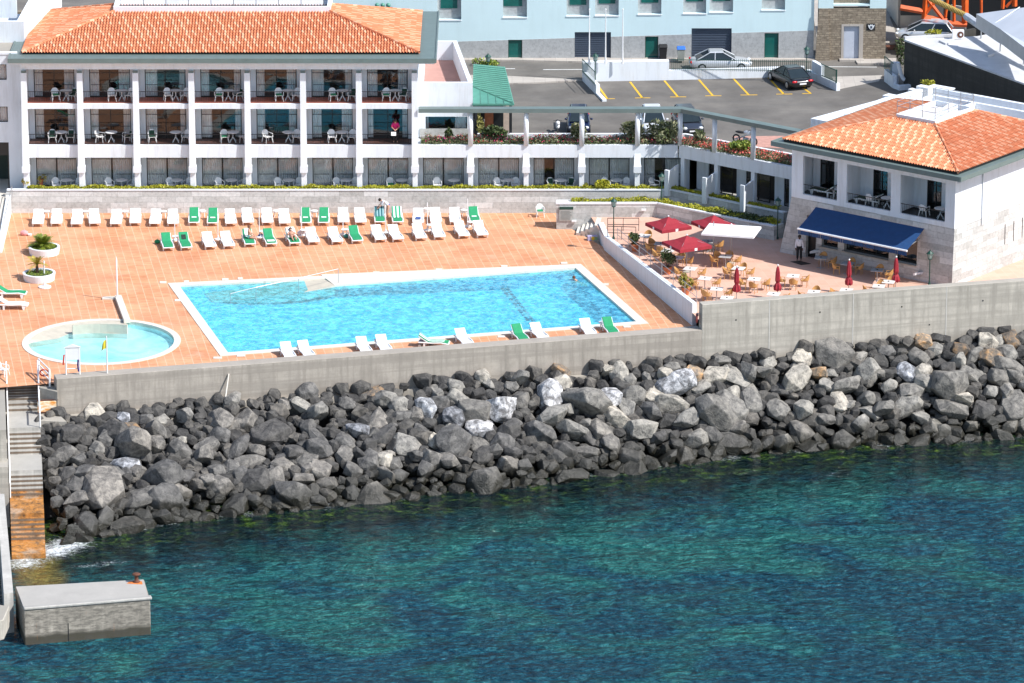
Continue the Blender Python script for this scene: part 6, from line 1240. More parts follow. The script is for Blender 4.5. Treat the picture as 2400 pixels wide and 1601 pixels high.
# ================================================ FURNITURE
def lounger(cush=None,towel=False,name='sun_lounger'):
    e=emp(name,'x','sun lounger',(0,0,-50)); w_=.34
    prof=[(-.95,.30),(-.55,.33),(-.1,.31),(.25,.33),(.62,.56),(.93,.78)]
    top=MB()
    for (y0,z0),(y1,z1) in zip(prof,prof[1:]):
        top.hexa([(-w_,y0,z0-.05),(w_,y0,z0-.05),(w_,y1,z1-.05),(-w_,y1,z1-.05)],[(-w_,y0,z0),(w_,y0,z0),(w_,y1,z1),(-w_,y1,z1)])
    sl_=top; 
    ob('bed',sl_,PLAS,e,fix=True)
    sd=MB()
    for sx in (-1,1):
        for (y0,z0),(y1,z1) in zip([(-.98,.27),(-.5,.36),(0,.33),(.93,.35)],[(-.5,.36),(0,.33),(.93,.35)]): sd.tube((sx*(w_+.02),y0,z0),(sx*(w_+.02),y1,z1),.045,.045,6)
    sd.tube((-w_,-.98,.27),(w_,-.98,.27),.04,.04,6); ob('side_rail',sd,PLAS,e)
    for sx in (-1,1):
        ob('leg',MB().hexa([(sx*w_-.04,-.78,0),(sx*w_+.04,-.78,0),(sx*w_+.04,-.68,0),(sx*w_-.04,-.68,0)],[(sx*w_-.04,-.9,.32),(sx*w_+.04,-.9,.32),(sx*w_+.04,-.6,.32),(sx*w_-.04,-.6,.32)]),PLAS,e); ob('leg',MB().box(sx*w_-.04,sx*w_+.04,.5,.62,0,.33),PLAS,e)
        ob('wheel',MB().tube((sx*w_-.05,.86,.1),(sx*w_+.05,.86,.1),.1,.1,10),METAL,e)
    if cush:
        cm=MB()
        for (y0,z0),(y1,z1) in zip(prof,prof[1:]): cm.hexa([(-.30,y0,z0+.005),(.30,y0,z0+.005),(.30,y1,z1+.005),(-.30,y1,z1+.005)],[(-.30,y0,z0+.06),(.30,y0,z0+.06),(.30,y1,z1+.06),(-.30,y1,z1+.06)])
        ob('cushion',cm,cush,e,fix=True,bev=.015)
    return e
def striped(n,a,b_,sc=9):
    m,t,b=newmat(n); v=objc(t); s=N(t,'ShaderNodeSeparateXYZ'); t.links.new(v,s.inputs[0]); f=math_(t,'SINE',math_(t,'MULTIPLY',s.outputs[0],sc*math.pi)); t.links.new(ramp(t,math_(t,'ADD',math_(t,'MULTIPLY',f,.5),.5),[(.45,a),(.55,b_)]),b.inputs['Base Color']); b.inputs['Roughness'].default_value=.9; return m
STR1=striped('dark striped towel',(.01,.10,.12),(.25,.42,.44),10); STR2=striped('green striped towel',(.015,.30,.14),(.72,.76,.74),8)
protos={'w':lounger(),'g':lounger(CUSHG)}; used={}
GL={'b':'against the stone wall','m':'in the second row','n':'beside the sea wall','l':'at the left edge'}; GG={'b':'sun loungers against the stone wall','m':'sun loungers in the second row','n':'sun loungers beside the sea wall','l':'sun loungers at the left edge'}
cnt={}
def place(proto,key,loc,rz,label,group):
    if key not in used:
        used[key]=1; proto.location=loc if len(loc)==3 else (*loc,0); proto.rotation_euler=(0,0,rz); proto['label']=label; proto['group']=group; return proto
    return dup(proto,loc,rz,label,group)
def lng(px,py,k,row,rz):
    cnt[row,k]=cnt.get((row,k),0)+1; kind='plain white sun lounger' if k=='w' else 'green-cushioned sun lounger'
    rz+=R(rnd.uniform(-3,3)); px+=rnd.uniform(-1.5,1.5); py+=rnd.uniform(-1.2,1.2); d=Vector((math.sin(rz),-math.cos(rz))); f=Vector(G(px,py,0))-d*.95
    return place(protos[k],k,(f.x,f.y,0),rz,f"{kind} {GL[row]}, {ORD[cnt[row,k]-1]} from the left",GG[row])
LB_=[]
for x,k in ((88,'w'),(131,'w'),(179,'w'),(222,'w'),(271,'w'),(316,'w'),(362,'w'),(405,'w'),(455,'g'),(497,'g'),(542,'w'),(582.5,'w'),(628,'w'),(668,'w'),(717.5,'g'),(759,'g'),(806,'w'),(846,'w'),(892,'g'),(934,'g'),(979,'w'),(1022,'w'),(1068,'w'),(1113,'g')): LB_.append(lng(x,532-.004*(x-88),k,'b',R(3.5)))
LM=[]
for x,k in ((394,'g'),(439,'g'),(494,'w'),(539,'w'),(588,'g'),(636,'g'),(692,'g'),(737,'w'),(793,'w'),(837,'g'),(892,'w'),(935,'w'),(989,'w'),(1032,'w'),(1088,'w'),(1131,'w')): LM.append(lng(x,589-(x-394)*.0405,k,'m',R(12)))
for x,y,k in ((683,838,'w'),(727,836,'w'),(862,825,'w'),(908,822,'w'),(1098,807,'w'),(1228,796,'g'),(1274,792,'w'),(1386,783,'w'),(1438,781,'g')): lng(x,y+9,k,'n',R(16))
e=lng(1052,812,'g','n',R(82)); e['label']='sun lounger with a green and white striped towel, turned sideways beside the sea wall'
for x,y,k in ((62,696,'g'),(66,722,'w')): o=lng(x,y,k,'l',R(90)); o['label']=('green-cushioned sun lounger seen side-on' if k=='g' else 'plain white sun lounger seen side-on')+' at the left edge of the deck'
def towel(loc,rz,m,label,w_=.5,y0=.1,y1=.9):
    e=emp('towel',label,'towel',loc,rz); mb=MB(); prof=[(-.95,.30),(-.55,.33),(-.1,.31),(.25,.33),(.62,.56),(.93,.78)]
    def zz(y):
        for (a,za_),(b_,zb2) in zip(prof,prof[1:]):
            if y<=b_: return za_+(zb2-za_)*(y-a)/(b_-a)
        return prof[-1][1]
    n=10
    for k in range(n):
        ya,yb=y0+(y1-y0)*k/n,y0+(y1-y0)*(k+1)/n; mb.hexa([(-w_/2,ya,zz(ya)+.062),(w_/2,ya,zz(ya)+.062),(w_/2,yb,zz(yb)+.062),(-w_/2,yb,zz(yb)+.062)],[(-w_/2,ya,zz(ya)+.085+rnd.random()*.012),(w_/2,ya,zz(ya)+.085),(w_/2,yb,zz(yb)+.085),(-w_/2,yb,zz(yb)+.085+rnd.random()*.012)])
    ob('cloth',mb,m,e); return e
def ontop(o): return tuple(o.location),o.rotation_euler[2]
towel(*ontop(LB_[18]),STR1,'dark teal striped towel hung over the lounger where the man bends',.66,.0,.92); towel(*ontop(LB_[19]),STR2,'green and white striped towel draped over the lounger right of the bending man',.66,-.3,.92)
towel(*ontop(e),STR2,'green and white striped towel on the sideways lounger beside the sea wall',.55,-.7,.9)
for i in (8,9,14,15,23): towel(*ontop(LB_[i]),TOWEL,f'folded white towel on a green lounger by the stone wall, {ORD[[8,9,14,15,23].index(i)]} from the left',.34,-.12,.06)
BLUET=simple('blue cloth',(.05,.10,.30),.9,.4,9); towel(*ontop(LB_[20]),BLUET,'crumpled dark blue clothes on a white lounger by the stone wall',.36,-.5,.0)
towel(*ontop(LM[4]),TOWEL,'white towel over the back of the lounger where a person sits',.4,.3,.92); towel(*ontop(LM[6]),TOWEL,'white towel under the sunbather lying on the second row',.56,.0,.93); towel(*ontop(LM[5]),TOWEL,'crumpled white cloth at the foot of the green lounger right of the seated person',.5,-.8,-.5); towel(*ontop(LM[1]),simple('black cloth',(.02,.04,.03),.9,.5,9),'dark clothes on the back of the second green lounger of the second row',.3,.35,.7)
# side tables
def sidetable():
    e=emp('side_table','x','side table',(0,0,-50)); ob('table_top',MB().lathe([(.24,.42),(.25,.43),(.25,.46),(.0001,.46)],4 if 0 else 16),PLAS,e)
    for k in range(4): t_=math.pi/4+k*math.pi/2; ob('leg',MB().tube((.19*math.cos(t_),.19*math.sin(t_),0),(.16*math.cos(t_),.16*math.sin(t_),.43),.03,.025,6),PLAS,e)
    return e
ST=sidetable(); ns=0
for x,y,r_ in ((109,509,'b'),(200,509,'b'),(293,509,'b'),(383,509,'b'),(475,508,'b'),(648,508,'b'),(737,508,'b'),(1000,503,'b'),(1088,506,'b'),(412,568,'m'),(712,553,'m'),(615,556,'m'),(808,552,'m'),(1008,541,'m'),(1103,534,'m'),(705,826,'n'),(886,812,'n'),(1250,782,'n'),(1412,770,'n')):
    cnt['t',r_]=cnt.get(('t',r_),0)+1; place(ST,'st',(*G(x,y,0),0),0,f"white plastic side table between loungers {GL[r_]}, {ORD[cnt['t',r_]-1]} from the left",'side tables between loungers')
# parasol bases with bare poles
PP=emp('parasol_pole','x','parasol pole',(0,0,-50)); ob('pole',MB().lathe([(.028,.1),(.028,1.95),(.018,2.0)],8),WHM,PP); ob('base',MB().lathe([(.25,0),(.25,.06),(.08,.12),(.04,.3)],14),PLAS,PP)
for k,(x,y) in enumerate(((410,563),(511,561),(608,556),(707,551),(804,550),(904,546),(1001.7,540),(1096,531))): place(PP,'pp',(*G(x,y,0),0),0,f"bare white parasol pole among the second-row loungers, {ORD[k]} from the left",'bare parasol poles')
solo('umbrella_stand',MB().lathe([(.42,0),(.42,.07),(.1,.13),(.05,.4)],16,(*G(105,673,0),0)),PLAS,'empty round white parasol base in front of the palm planter','parasol base')
# plastic chairs and tables
def pchair(cush=None):
    e=emp('patio_chair','x','chair',(0,0,-50)); ob('seat',MB().hexa([(-.23,-.24,.40),(.23,-.24,.40),(.21,.22,.38),(-.21,.22,.38)],[(-.24,-.25,.435),(.24,-.25,.435),(.22,.23,.415),(-.22,.23,.415)]),PLAS,e)
    bk=MB(); n=8
    for k in range(n):
        t0,t1=-1+2*k/n,-1+2*(k+1)/n; f=lambda t_:(t_*.26,.25+.05*(1-t_*t_)); hgt=lambda t_:.86-.20*abs(t_)**3
        a,b_=f(t0),f(t1); bk.hexa([(a[0]*.8,a[1]-.03,.43),(b_[0]*.8,b_[1]-.03,.43),(b_[0]*.8,b_[1],.43),(a[0]*.8,a[1],.43)],[(a[0],a[1]+.05,hgt(t0)),(b_[0],b_[1]+.05,hgt(t1)),(b_[0],b_[1]+.08,hgt(t1)),(a[0],a[1]+.08,hgt(t0))])
    ob('backrest',bk,PLAS,e)
    for sx in (-1,1):
        ob('armrest',MB().tube((sx*.27,.26,.66),(sx*.29,-.22,.63),.03,.03,6).tube((sx*.29,-.22,.63),(sx*.27,-.26,.4),.025,.025,6),PLAS,e)
        for sy in (-1,1): ob('leg',MB().tube((sx*.28,sy*.28,0),(sx*.22,sy*.22,.41),.026,.034,6),PLAS,e)
    if cush: ob('cushion',MB().box(-.2,.2,-.21,.2,.437,.49),cush,e,bev=.02)
    if cush and cush is not CUSHG: ob('back_pad',MB().hexa([(-.17,.185,.46),(.17,.185,.46),(.17,.225,.46),(-.17,.225,.46)],[(-.19,.26,.80),(.19,.26,.80),(.19,.29,.80),(-.19,.29,.80)]),cush,e,bev=.02)
    return e
def ptable():
    e=emp('patio_table','x','table',(0,0,-50)); ob('table_top',MB().lathe([(.40,.68),(.42,.69),(.42,.715),(.0001,.72)],20),PLAS,e); ob('pedestal',MB().tube((0,0,.3),(0,0,.69),.04),PLAS,e)
    for k in range(4): t_=math.pi/4+k*math.pi/2; ob('leg',MB().tube((.30*math.cos(t_),.30*math.sin(t_),0),(0,0,.36),.03,.03,6),PLAS,e)
    return e
CP={'w':pchair(),'g':pchair(CUSHG),'d':pchair(bpy.data.materials['dark green cushion'])}; PT=ptable()
FN=['ground-floor patio','middle-floor balcony','top-floor balcony']
fur={2:[[(130.5,'g',15),(172,'d',-20),(155,'t')],[(262.5,'w',10),(304,'w',-20),(285.5,'t')],[(394,'w',15),(434.5,'w',-15),(412,'t')],[(513.6,'g',0),(558,'d',-60),(535,'t')],[(654,'g',10),(696,'w',-10),(675,'t')],[(781,'g',15),(827,'d',-15),(802.6,'t')],[(905.6,'g',0),(945.8,'d',-15),(926,'t')]],
1:[[(123,'d',5),(166,'d',-5),(143.5,'t')],[(236,'w',75),(298,'d',-70),(261,'t')],[(357,'d',10),(437.5,'w',-15),(412,'t')],[(526.5,'g',10),(567,'s',0),(546,'t')],[(627,'w',35),(696,'w',0),(676,'t')],[(778,'w',10),(825,'w',-10),(801,'t')],[]],
0:[[(132,'w',15),(179,'w',-30),(156,'t')],[(257,'w',20),(311,'w',-30),(285,'t')],[(400,'w',20),(439,'w',-25),(415,'t')],[(515,'w',20),(569.6,'w',-30),(543,'t')],[(653,'w',15),(699,'w',-10),(677.5,'t')],[(790.5,'w',15),(829.5,'w',-15),(812,'t')],[(915.6,'g',10),(957,'w',-30),(941.5,'t')],[(1024.7,'w',5),(1064,'t')],[(1168,'w',20),(1208.6,'w',0),(1191,'t')],[(1292,'d',15),(1337,'d',-15),(1314,'t')],[(1419,'w',15),(1466,'w',-15),(1445,'t')],[(1534,'w',50),(1561,'t')]]}
for fl,bays in fur.items():
    z=(Z1,4.64,7.60)[fl]; Y=1.35; py=(447,337,238)[fl]
    for bi,items in enumerate(bays):
        nchair=sum(1 for q in items if q[1] in 'wgds' and len(q)>2); ci=0
        for it in items:
            x=Zp(it[0],py,Y)[0]; bay=f"{FN[fl]}, {ORD[bi]} bay from the left"
            if it[1]=='t': place(PT,'pt',(x,Y+.15,z),0,f"round white plastic table on the {bay}",'balcony tables'); continue
            ci+=1; side='only chair' if nchair==1 else ('left chair' if ci==1 else 'right chair')
            if it[1]=='s':
                place(ST,'st',(x,Y,z),0,f"small white stool table on the {bay}",'balcony tables'); continue
            t_={'w':'plain white','g':'green-cushioned white','d':'dark-padded white'}[it[1]]
            place(CP[it[1]],'c'+it[1],(x,Y,z),R(it[2]),f"{t_} plastic chair, {side} on the {bay}",'balcony chairs')
place(CP['g'],'cg',(*G(1266,508,0),0),R(5),'white plastic chair with a green seat pad standing alone by the stone wall','chairs on the deck')
place(CP['w'],'cw',(*G(8,880,0),0),R(60),'white plastic chair at the left edge by the sea stairs','chairs on the deck')
for k,(a_,t_) in enumerate(((2.2,'right'),(6.4,'middle'))):
    place(PT,'pt',(*B(a_-.5,.9),5.0),0,f'white table on the {t_} balcony of the restaurant building','restaurant balcony furniture'); place(CP['d'],'cd',(*B(a_+.7,.8),5.0),R(150),f'dark-padded chair on the {t_} balcony of the restaurant building','restaurant balcony furniture')
place(CP['d'],'cd',(*B(9.8,.9),5.0),R(-100),'dark-padded chair on the left balcony of the restaurant building','restaurant balcony furniture')
o=lounger(CUSHD); o.location=(*B(11.0,1.0),5.0); o.rotation_euler=(0,0,R(-128)); o['label']='lounger with a dark green cushion on the left balcony of the restaurant building'; o['group']='balcony loungers'
dup(o,(*B(7.4,1.0),5.0),R(-128),'lounger with a dark green cushion on the middle balcony of the restaurant building')
# terrace set
def rchair():
    e=emp('wicker_chair','x','chair',(0,0,-50)); ob('seat',MB().lathe([(.23,.40),(.24,.44),(.20,.46)],14),RATTAN,e); bk=MB(); n=12
    for k in range(n):
        t0=math.pi*(.0+1.0*k/n); t1=math.pi*(.0+1.0*(k+1)/n); h_=lambda t_:.62+.24*math.sin(t_)**1.5
        for r0,r1 in ((.27,.29),):
            bk.hexa([(r0*math.cos(t0),r0*math.sin(t0),.46),(r0*math.cos(t1),r0*math.sin(t1),.46),(r1*math.cos(t1),r1*math.sin(t1),.46),(r1*math.cos(t0),r1*math.sin(t0),.46)],[(r0*math.cos(t0),r0*math.sin(t0)+.04,h_(t0)),(r0*math.cos(t1),r0*math.sin(t1)+.04,h_(t1)),(r1*math.cos(t1),r1*math.sin(t1)+.05,h_(t1)),(r1*math.cos(t0),r1*math.sin(t0)+.05,h_(t0))])
    ob('backrest',bk,RATTAN,e)
    for sx in (-1,1):
        ob('armrest',MB().tube((sx*.28,.03,.62),(sx*.25,-.2,.60),.02).tube((sx*.25,-.2,.6),(sx*.2,-.2,.43),.02),RATTAN,e)
        for sy in (-1,1): ob('leg',MB().tube((sx*.20,sy*.19,0),(sx*.18,sy*.17,.42),.018,.02,6),RATTAN,e)
    return e
def ttable(m):
    e=emp('cafe_table','x','table',(0,0,-50)); ob('table_top',MB().box(-.4,.4,-.4,.4,.71,.745),m,e,bev=.008); ob('pedestal',MB().tube((0,0,.03),(0,0,.71),.035),METAL,e); ob('foot',MB().box(-.27,.27,-.03,.03,0,.035).box(-.03,.03,-.27,.27,.001,.034),METAL,e); ob('ashtray',MB().lathe([(.05,.746),(.055,.78),(.03,.78)],8),DKMET,e); return e
RC=rchair(); TTm={'w':ttable(TABLE),'g':ttable(simple('shade-tinted table top',(.40,.40,.40),.4,.05,3))}  # second top carries parasol and awning shade in its colour
X3=lambda x,y:(1200+x/3.485,430+y/3.485); X4=lambda x,y:(1800+x/3.485,430+y/3.485)
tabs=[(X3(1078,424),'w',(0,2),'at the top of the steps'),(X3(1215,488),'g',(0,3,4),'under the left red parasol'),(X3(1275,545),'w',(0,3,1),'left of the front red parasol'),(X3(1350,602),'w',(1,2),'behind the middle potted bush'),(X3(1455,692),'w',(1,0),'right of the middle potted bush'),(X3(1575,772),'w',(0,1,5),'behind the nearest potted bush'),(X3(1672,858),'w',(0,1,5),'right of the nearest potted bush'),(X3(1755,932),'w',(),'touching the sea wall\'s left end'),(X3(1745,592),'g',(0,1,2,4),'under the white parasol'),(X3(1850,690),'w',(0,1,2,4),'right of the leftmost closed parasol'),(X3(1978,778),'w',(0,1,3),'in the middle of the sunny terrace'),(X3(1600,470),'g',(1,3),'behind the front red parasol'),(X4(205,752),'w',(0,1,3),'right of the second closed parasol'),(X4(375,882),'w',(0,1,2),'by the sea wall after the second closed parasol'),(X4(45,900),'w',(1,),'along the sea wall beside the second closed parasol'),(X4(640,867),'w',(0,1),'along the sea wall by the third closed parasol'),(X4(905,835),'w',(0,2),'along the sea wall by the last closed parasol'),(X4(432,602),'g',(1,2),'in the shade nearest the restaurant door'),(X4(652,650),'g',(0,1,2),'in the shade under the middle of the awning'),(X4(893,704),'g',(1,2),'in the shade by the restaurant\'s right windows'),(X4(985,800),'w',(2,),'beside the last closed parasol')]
dirs=[(-.62,-.2,100),(.66,.1,-100),(.05,.66,-5),(.1,-.66,175),(-.55,.45,45),(-.5,-.5,140)]
dn=['left','right','far','near','far left','near left']
for ti,((px,py),k,ch_,where) in enumerate(tabs):
    gx,gy=G(px,py,ZT+.74); rz=R(-14+rnd.uniform(-6,6)); place(TTm[k],'tt'+k,(gx,gy,ZT),rz,f"{'pale' if k=='w' else 'shade-tinted'} square cafe table {where}",'cafe tables')
    for c_ in ch_:
        dx,dy,a=dirs[c_]; v_=Vector((dx,dy)); v_.rotate(Matrix.Rotation(rz,2)); place(RC,'rc',(gx+v_.x*1.12,gy+v_.y*1.12,ZT),R(a+rnd.uniform(-15,15))+rz,f"wicker armchair, {dn[c_]} side of table {where}",'wicker cafe chairs')
def parasol(px,py,z,ztop,wx,wy,m,label,rz=0,peak=.55,val=.2,poles=((0,0),),trim=True):
    e=emp('parasol',label,'parasol',(*G(px,py,z),z),rz,'open parasols'); zc=ztop-peak; cor=[(-wx,-wy),(wx,-wy),(wx,wy),(-wx,wy)]; cv=MB()
    for k in range(4):
        a,b_=cor[k],cor[(k+1)%4]; n=6
        for i in range(n):
            p=Vector((*a,zc)).lerp(Vector((*b_,zc)),i/n); q=Vector((*a,zc)).lerp(Vector((*b_,zc)),(i+1)/n)
            for s0,s1 in ((0,.5),(.5,1)):
                sag=lambda s:-.07*math.sin(math.pi*s); T0=Vector((0,0,ztop)); L_=lambda b2,s:T0.lerp(b2,s)+Vector((0,0,sag(s)))
                pts=[L_(p,s0),L_(p,s1),L_(q,s1),L_(q,s0)]
                if s0==0: pts=[T0,L_(p,s1),L_(q,s1)]
                cv.poly(pts)
    ob('canopy',cv,m,e,fix=True)
    vl=MB()
    for k in range(4):
        a,b_=cor[k],cor[(k+1)%4]; vl.poly([(*a,zc),(*b_,zc),(b_[0]*1.01,b_[1]*1.01,zc-val),(a[0]*1.01,a[1]*1.01,zc-val)])
    ob('valance',vl,m,e)
    for p in poles: ob('pole',MB().tube((*p,0),(*p,ztop),.03,.03,8),METAL,e)
    ob('finial',MB().ball((0,0,ztop+.04),.06,8),WHM,e)
    rb=MB()
    for c_ in cor: rb.tube((0,0,ztop-.1),(c_[0],c_[1],zc-.03),.012,n=4)
    ob('ribs',rb,METAL,e); ob('base',MB().lathe([(.3,0),(.3,.07),(.06,.12)],12),CONC,e)
    if trim:
        lg=MB()
        for k in range(4):
            a,b_=Vector(cor[k]),Vector(cor[(k+1)%4]); mid=(a+b_)/2*1.012; d=(b_-a).normalized(); nn=Vector((d.y,-d.x)); p=mid-d*.1+nn*.004; q=mid+d*.1+nn*.004
            lg=MB(); lg.poly([(p.x,p.y,zc-val+.01),(q.x,q.y,zc-val+.01),(q.x,q.y,zc-.01),(p.x,p.y,zc-.01)]); ob('emblem',lg,WHM,e)
    return e
parasol(1566,592,ZT,2.5,1.13,1.13,RED,'open burgundy parasol furthest left, behind the front one',R(28))
parasol(1672,588,ZT,2.5,1.1,1.1,RED,'open burgundy parasol partly hidden behind the white one',R(28))
parasol(1609,637,ZT,2.5,1.2,1.2,RED,'open burgundy parasol nearest the pool in front of the others',R(28))
WCAN=simple('white canvas',(.80,.80,.79),.8,.05,3); parasol(1713,616,ZT,2.62,1.75,1.3,WCAN,'large white rectangular parasol among the burgundy ones',R(-14),.35,.12,poles=((0,0),(-1.3,.5)),trim=False)
def closed(px,py,label,tilt=0):
    e=emp('closed_parasol',label,'parasol',(*G(px,py,ZT),ZT),rnd.uniform(0,6),'closed burgundy parasols'); n=16; rings=[]
    for z,r in ((.62,.20),(.78,.22),(1.0,.17),(1.12,.09),(1.3,.14),(1.8,.12),(2.1,.08),(2.2,.04)):
        rings.append([((r*(1+.28*(k%2)))*math.cos(2*math.pi*k/n),(r*(1+.28*(k%2)))*math.sin(2*math.pi*k/n),z+.03*math.sin(k*2.3)) for k in range(n)])
    ob('canopy',MB().loft(rings),RED,e); ob('pole',MB().tube((0,0,0),(0,0,2.28),.028),METAL,e); ob('finial',MB().ball((0,0,2.3),.06,8),PLAS,e); ob('base',MB().lathe([(.3,0),(.3,.07),(.06,.12)],12),CONC,e)
closed(1726,704,'closed burgundy parasol furthest left in front of the pale cafe table'); closed(1822,701,'closed burgundy parasol, second from the left along the sea wall'); closed(1989,688,'closed burgundy parasol in front of the shaded cafe tables'); closed(2099,681,'closed burgundy parasol furthest right, under the right end of the awning')
solo('door_mat',MB().prism([G(1852,613,ZT),G(1874,611,ZT),G(1901,618,ZT),G(1878,621,ZT)],ZT+.003,ZT+.02),simple('mat brown',(.05,.035,.025),.95),'dark brown mat in front of the restaurant door','mat')
# potted plants
def potted(px,py,z,m,label,h=1.5,r=.5,pr=.28,n=420):
    e=emp('potted_bush',label,'potted plant',(*G(px,py,z),z)); ob('pot',MB().lathe([(pr*.62,0),(pr*.95,.42),(pr*1.05,.44),(pr*1.05,.52),(pr*.9,.52),(pr*.85,.45)],16),TERRA,e); ob('soil',MB().lathe([(pr*.85,.46),(.001,.47)],12),SOIL,e)
    s_=MB(); f=MB()
    for k in range(7):
        p=(rnd.uniform(-.6,.6)*r,rnd.uniform(-.6,.6)*r,rnd.uniform(.5,1)*h); s_.tube((0,0,.45),p,.02,.008,5); leafblob(f,p,(r*.42,r*.42,h*.2),n//7,.09)
    ob('stem',s_,bpy.data.materials['brown stem'],e); ob('foliage',f,m,e)
potted(1488,588,ZT,LEAFD,'dark leafy bush in a terracotta pot, furthest of three along the terrace wall',1.35,.5); potted(1564,642,ZT,LEAFD,'tall dark bush in a terracotta pot, middle of three along the terrace wall',1.7,.62,.3,650); potted(1607,690,ZT,leafmat('croton leaves',[(.25,.22,.03),(.10,.14,.02),(.45,.28,.06),(.2,.24,.04),(.40,.10,.04)]),'yellow-green speckled bush in a terracotta pot nearest the sea wall',1.45,.52,.3,650)
potted(60,441,1.55,PALMY,'small yellow potted plant on the left end of the stone wall',.7,.4,.18,160); potted(97,436,1.3,PALMY,'spindly yellow plant on the first ground-floor patio',.75,.45,.15,90)
def palm(px,py,label,plabel,m,n,L,h,r=1.05,lift=.0):
    x,y=G(px,py,0); e=emp('round_planter',plabel,'planter',(x,y,0)); ob('wall',MB().lathe([(r*.93,0),(r,.42),(r,.50),(r-.16,.50),(r-.18,.36)],40),WHITE2,e,smooth=False); ob('planting_soil',MB().lathe([(r-.17,.37),(.001,.42)],30),SOIL,e)
    g=MB(); 
    for _ in range(500): a=rnd.uniform(0,6.28); q=(r-.2)*math.sqrt(rnd.random()); g.leaf((q*math.cos(a),q*math.sin(a),.42+rnd.random()*.05),.06,.8)
    ob('ground_cover',g,LEAFG,e)
    p=emp('palm_plant',label,'palm',(x-.15,y+.25,.4)); tk=MB().lathe([(.12,0),(.10,h*.6),(.08,h)],8); ob('trunk',tk,bpy.data.materials['brown stem'],p); f=MB()
    for k in range(n):
        a=k*2.399; el=rnd.uniform(.15,1.25); pts=[]; l_=L*rnd.uniform(.75,1.1)
        for j in range(9):
            t_=j/8; rr=l_*t_*math.cos(el)*(1-.1*t_); zz=h+l_*t_*math.sin(el)-.55*l_*t_*t_*(1.1-.5*math.sin(el)); pts.append(Vector((rr*math.cos(a),rr*math.sin(a),zz)))
        for j in range(1,9):
            p0,p1=pts[j-1],pts[j]; d=(p1-p0).normalized(); sd=d.cross(Vector((0,0,1))).normalized(); ww=.30*l_*math.sin(math.pi*min(1,.12+j/9))*.8
            for s in (-1,1):
                for q in (0,.5):
                    c_=p0.lerp(p1,q); tip=c_+sd*s*ww+d*ww*.7-Vector((0,0,.12*ww)); f.poly([c_,c_+d*.05,tip])
            f.tube(p0,p1,.008,.008,3,False)
    ob('fronds',f,m,p)
palm(104,594,'dense dark green palm bush in the upper round planter','upper round white planter full of a bushy green palm',PALM,70,1.45,.1,1.06); palm(92,655,'young thin yellow-green palm in the lower round planter','lower round white planter with a small palm','x' and PALMY,18,1.15,.6,1.08)
solo('white_post',MB().tube((*G(104,655,0),.4),(*G(104,655,0),1.3),.05,.05,8),WHM,'short white post standing in the lower round planter','post')
# lifeguard notice and flag by the round pool
e=emp('information_board','white gabled information board on two posts with red life-saving gear, by the round pool','information board',(*S(1.25,.35),.6),R(8))
ob('post',MB().tube((-.42,0,-.7),(-.42,0,1.75),.045),WHM,e); ob('post',MB().tube((.42,0,-.7),(.42,0,1.75),.045),WHM,e); ob('board',MB().box(-.46,.40,-.03,.03,.95,1.75),PLAS,e); ob('gable',MB().loft([[(-.52,-.06,1.75),(.52,-.06,1.75),(0,-.06,1.95)],[(-.52,.06,1.75),(.52,.06,1.75),(0,.06,1.95)]]),WHM,e); ob('crossbar',MB().tube((-.42,0,.38),(.42,0,.38),.03),WHM,e)
ob('rescue_rope',MB().path([(-.52,0,1.3),(-.56,-.02,1.0),(-.58,0,.65)],.05),simple('rescue red',(.6,.06,.03),.6),e); ob('rescue_net',MB().path([(.33,-.06,.95),(.30,-.06,.6),(.34,-.06,.2)],.055),simple('navy cord',(.04,.02,.14),.6),e)
e=emp('flag_pole','thin white pole with a drooping yellow flag on the sea wall by the round pool','flag pole',(*S(3.35,.6),-.0)); ob('pole',MB().tube((0,0,-.4),(0,0,3.0),.05,.035,8),WHM,e); ob('bracket',MB().lathe([(.14,.05),(.14,.35),(.07,.4)],8),WHM,e)
ob('flag',MB().loft([[(-.04,0,2.75),(-.04,.01,2.2),(-.03,.01,2.2),(-.03,0,2.75)],[(-.16,-.04,2.7),(-.22,-.04,2.15),(-.21,-.03,2.15),(-.15,-.03,2.7)],[(-.26,.03,2.45),(-.34,.02,2.0),(-.33,.03,2.0),(-.25,.04,2.45)]]),simple('yellow flag cloth',(.75,.62,.05),.8),e,fix=True)
e=emp('ladder_rope','pale plank leaning on the sea wall above the rocks','plank',(*S(10.6,1.3),-1.9)); a=S(10.9,1.06); b_=S(10.3,2.2); ob('board',MB().tube((*b_,-2.0),(*a,.1),.05,.05,5),COPE,e,world=True)
# bags and small things
def bag(px,py,m,label,z=0,r=.18,name='bag'):
    e=emp(name,label,name.replace('_',' '),(*G(px,py,z),z)); mb=MB().ball((0,0,r*.7),r,10,(1.2,.8,.8)); ob('body',mb,m,e,smooth=True); ob('handle',MB().path([(-.1,0,r*1.2),(0,0,r*1.75),(.1,0,r*1.2)],.014),m,e)
bag(369,570,CUSHG,'green bag left of the first second-row lounger'); bag(812,557,simple('teal bag',(.02,.22,.2),.8),'teal bag beside the green lounger in the second row'); bag(706,551,simple('pale bag',(.75,.70,.72),.8,.3,9),'white and pink bag beside the sunbather',0,.24); bag(612,556,BLUET,'dark blue bag beside the seated person'); bag(990,806,simple('grey bag',(.25,.25,.32),.8,.3,9),'grey bag by the sea wall left of the sideways lounger',0,.22); bag(1012,807,simple('bright blue bag',(.05,.35,.6),.8,.3,9),'bright blue bag by the sideways lounger',0,.2); bag(57,551,simple('pink toy bag',(.75,.35,.35),.8,.3,5),'pink and red beach bag at the foot of the ramp',0,.24)
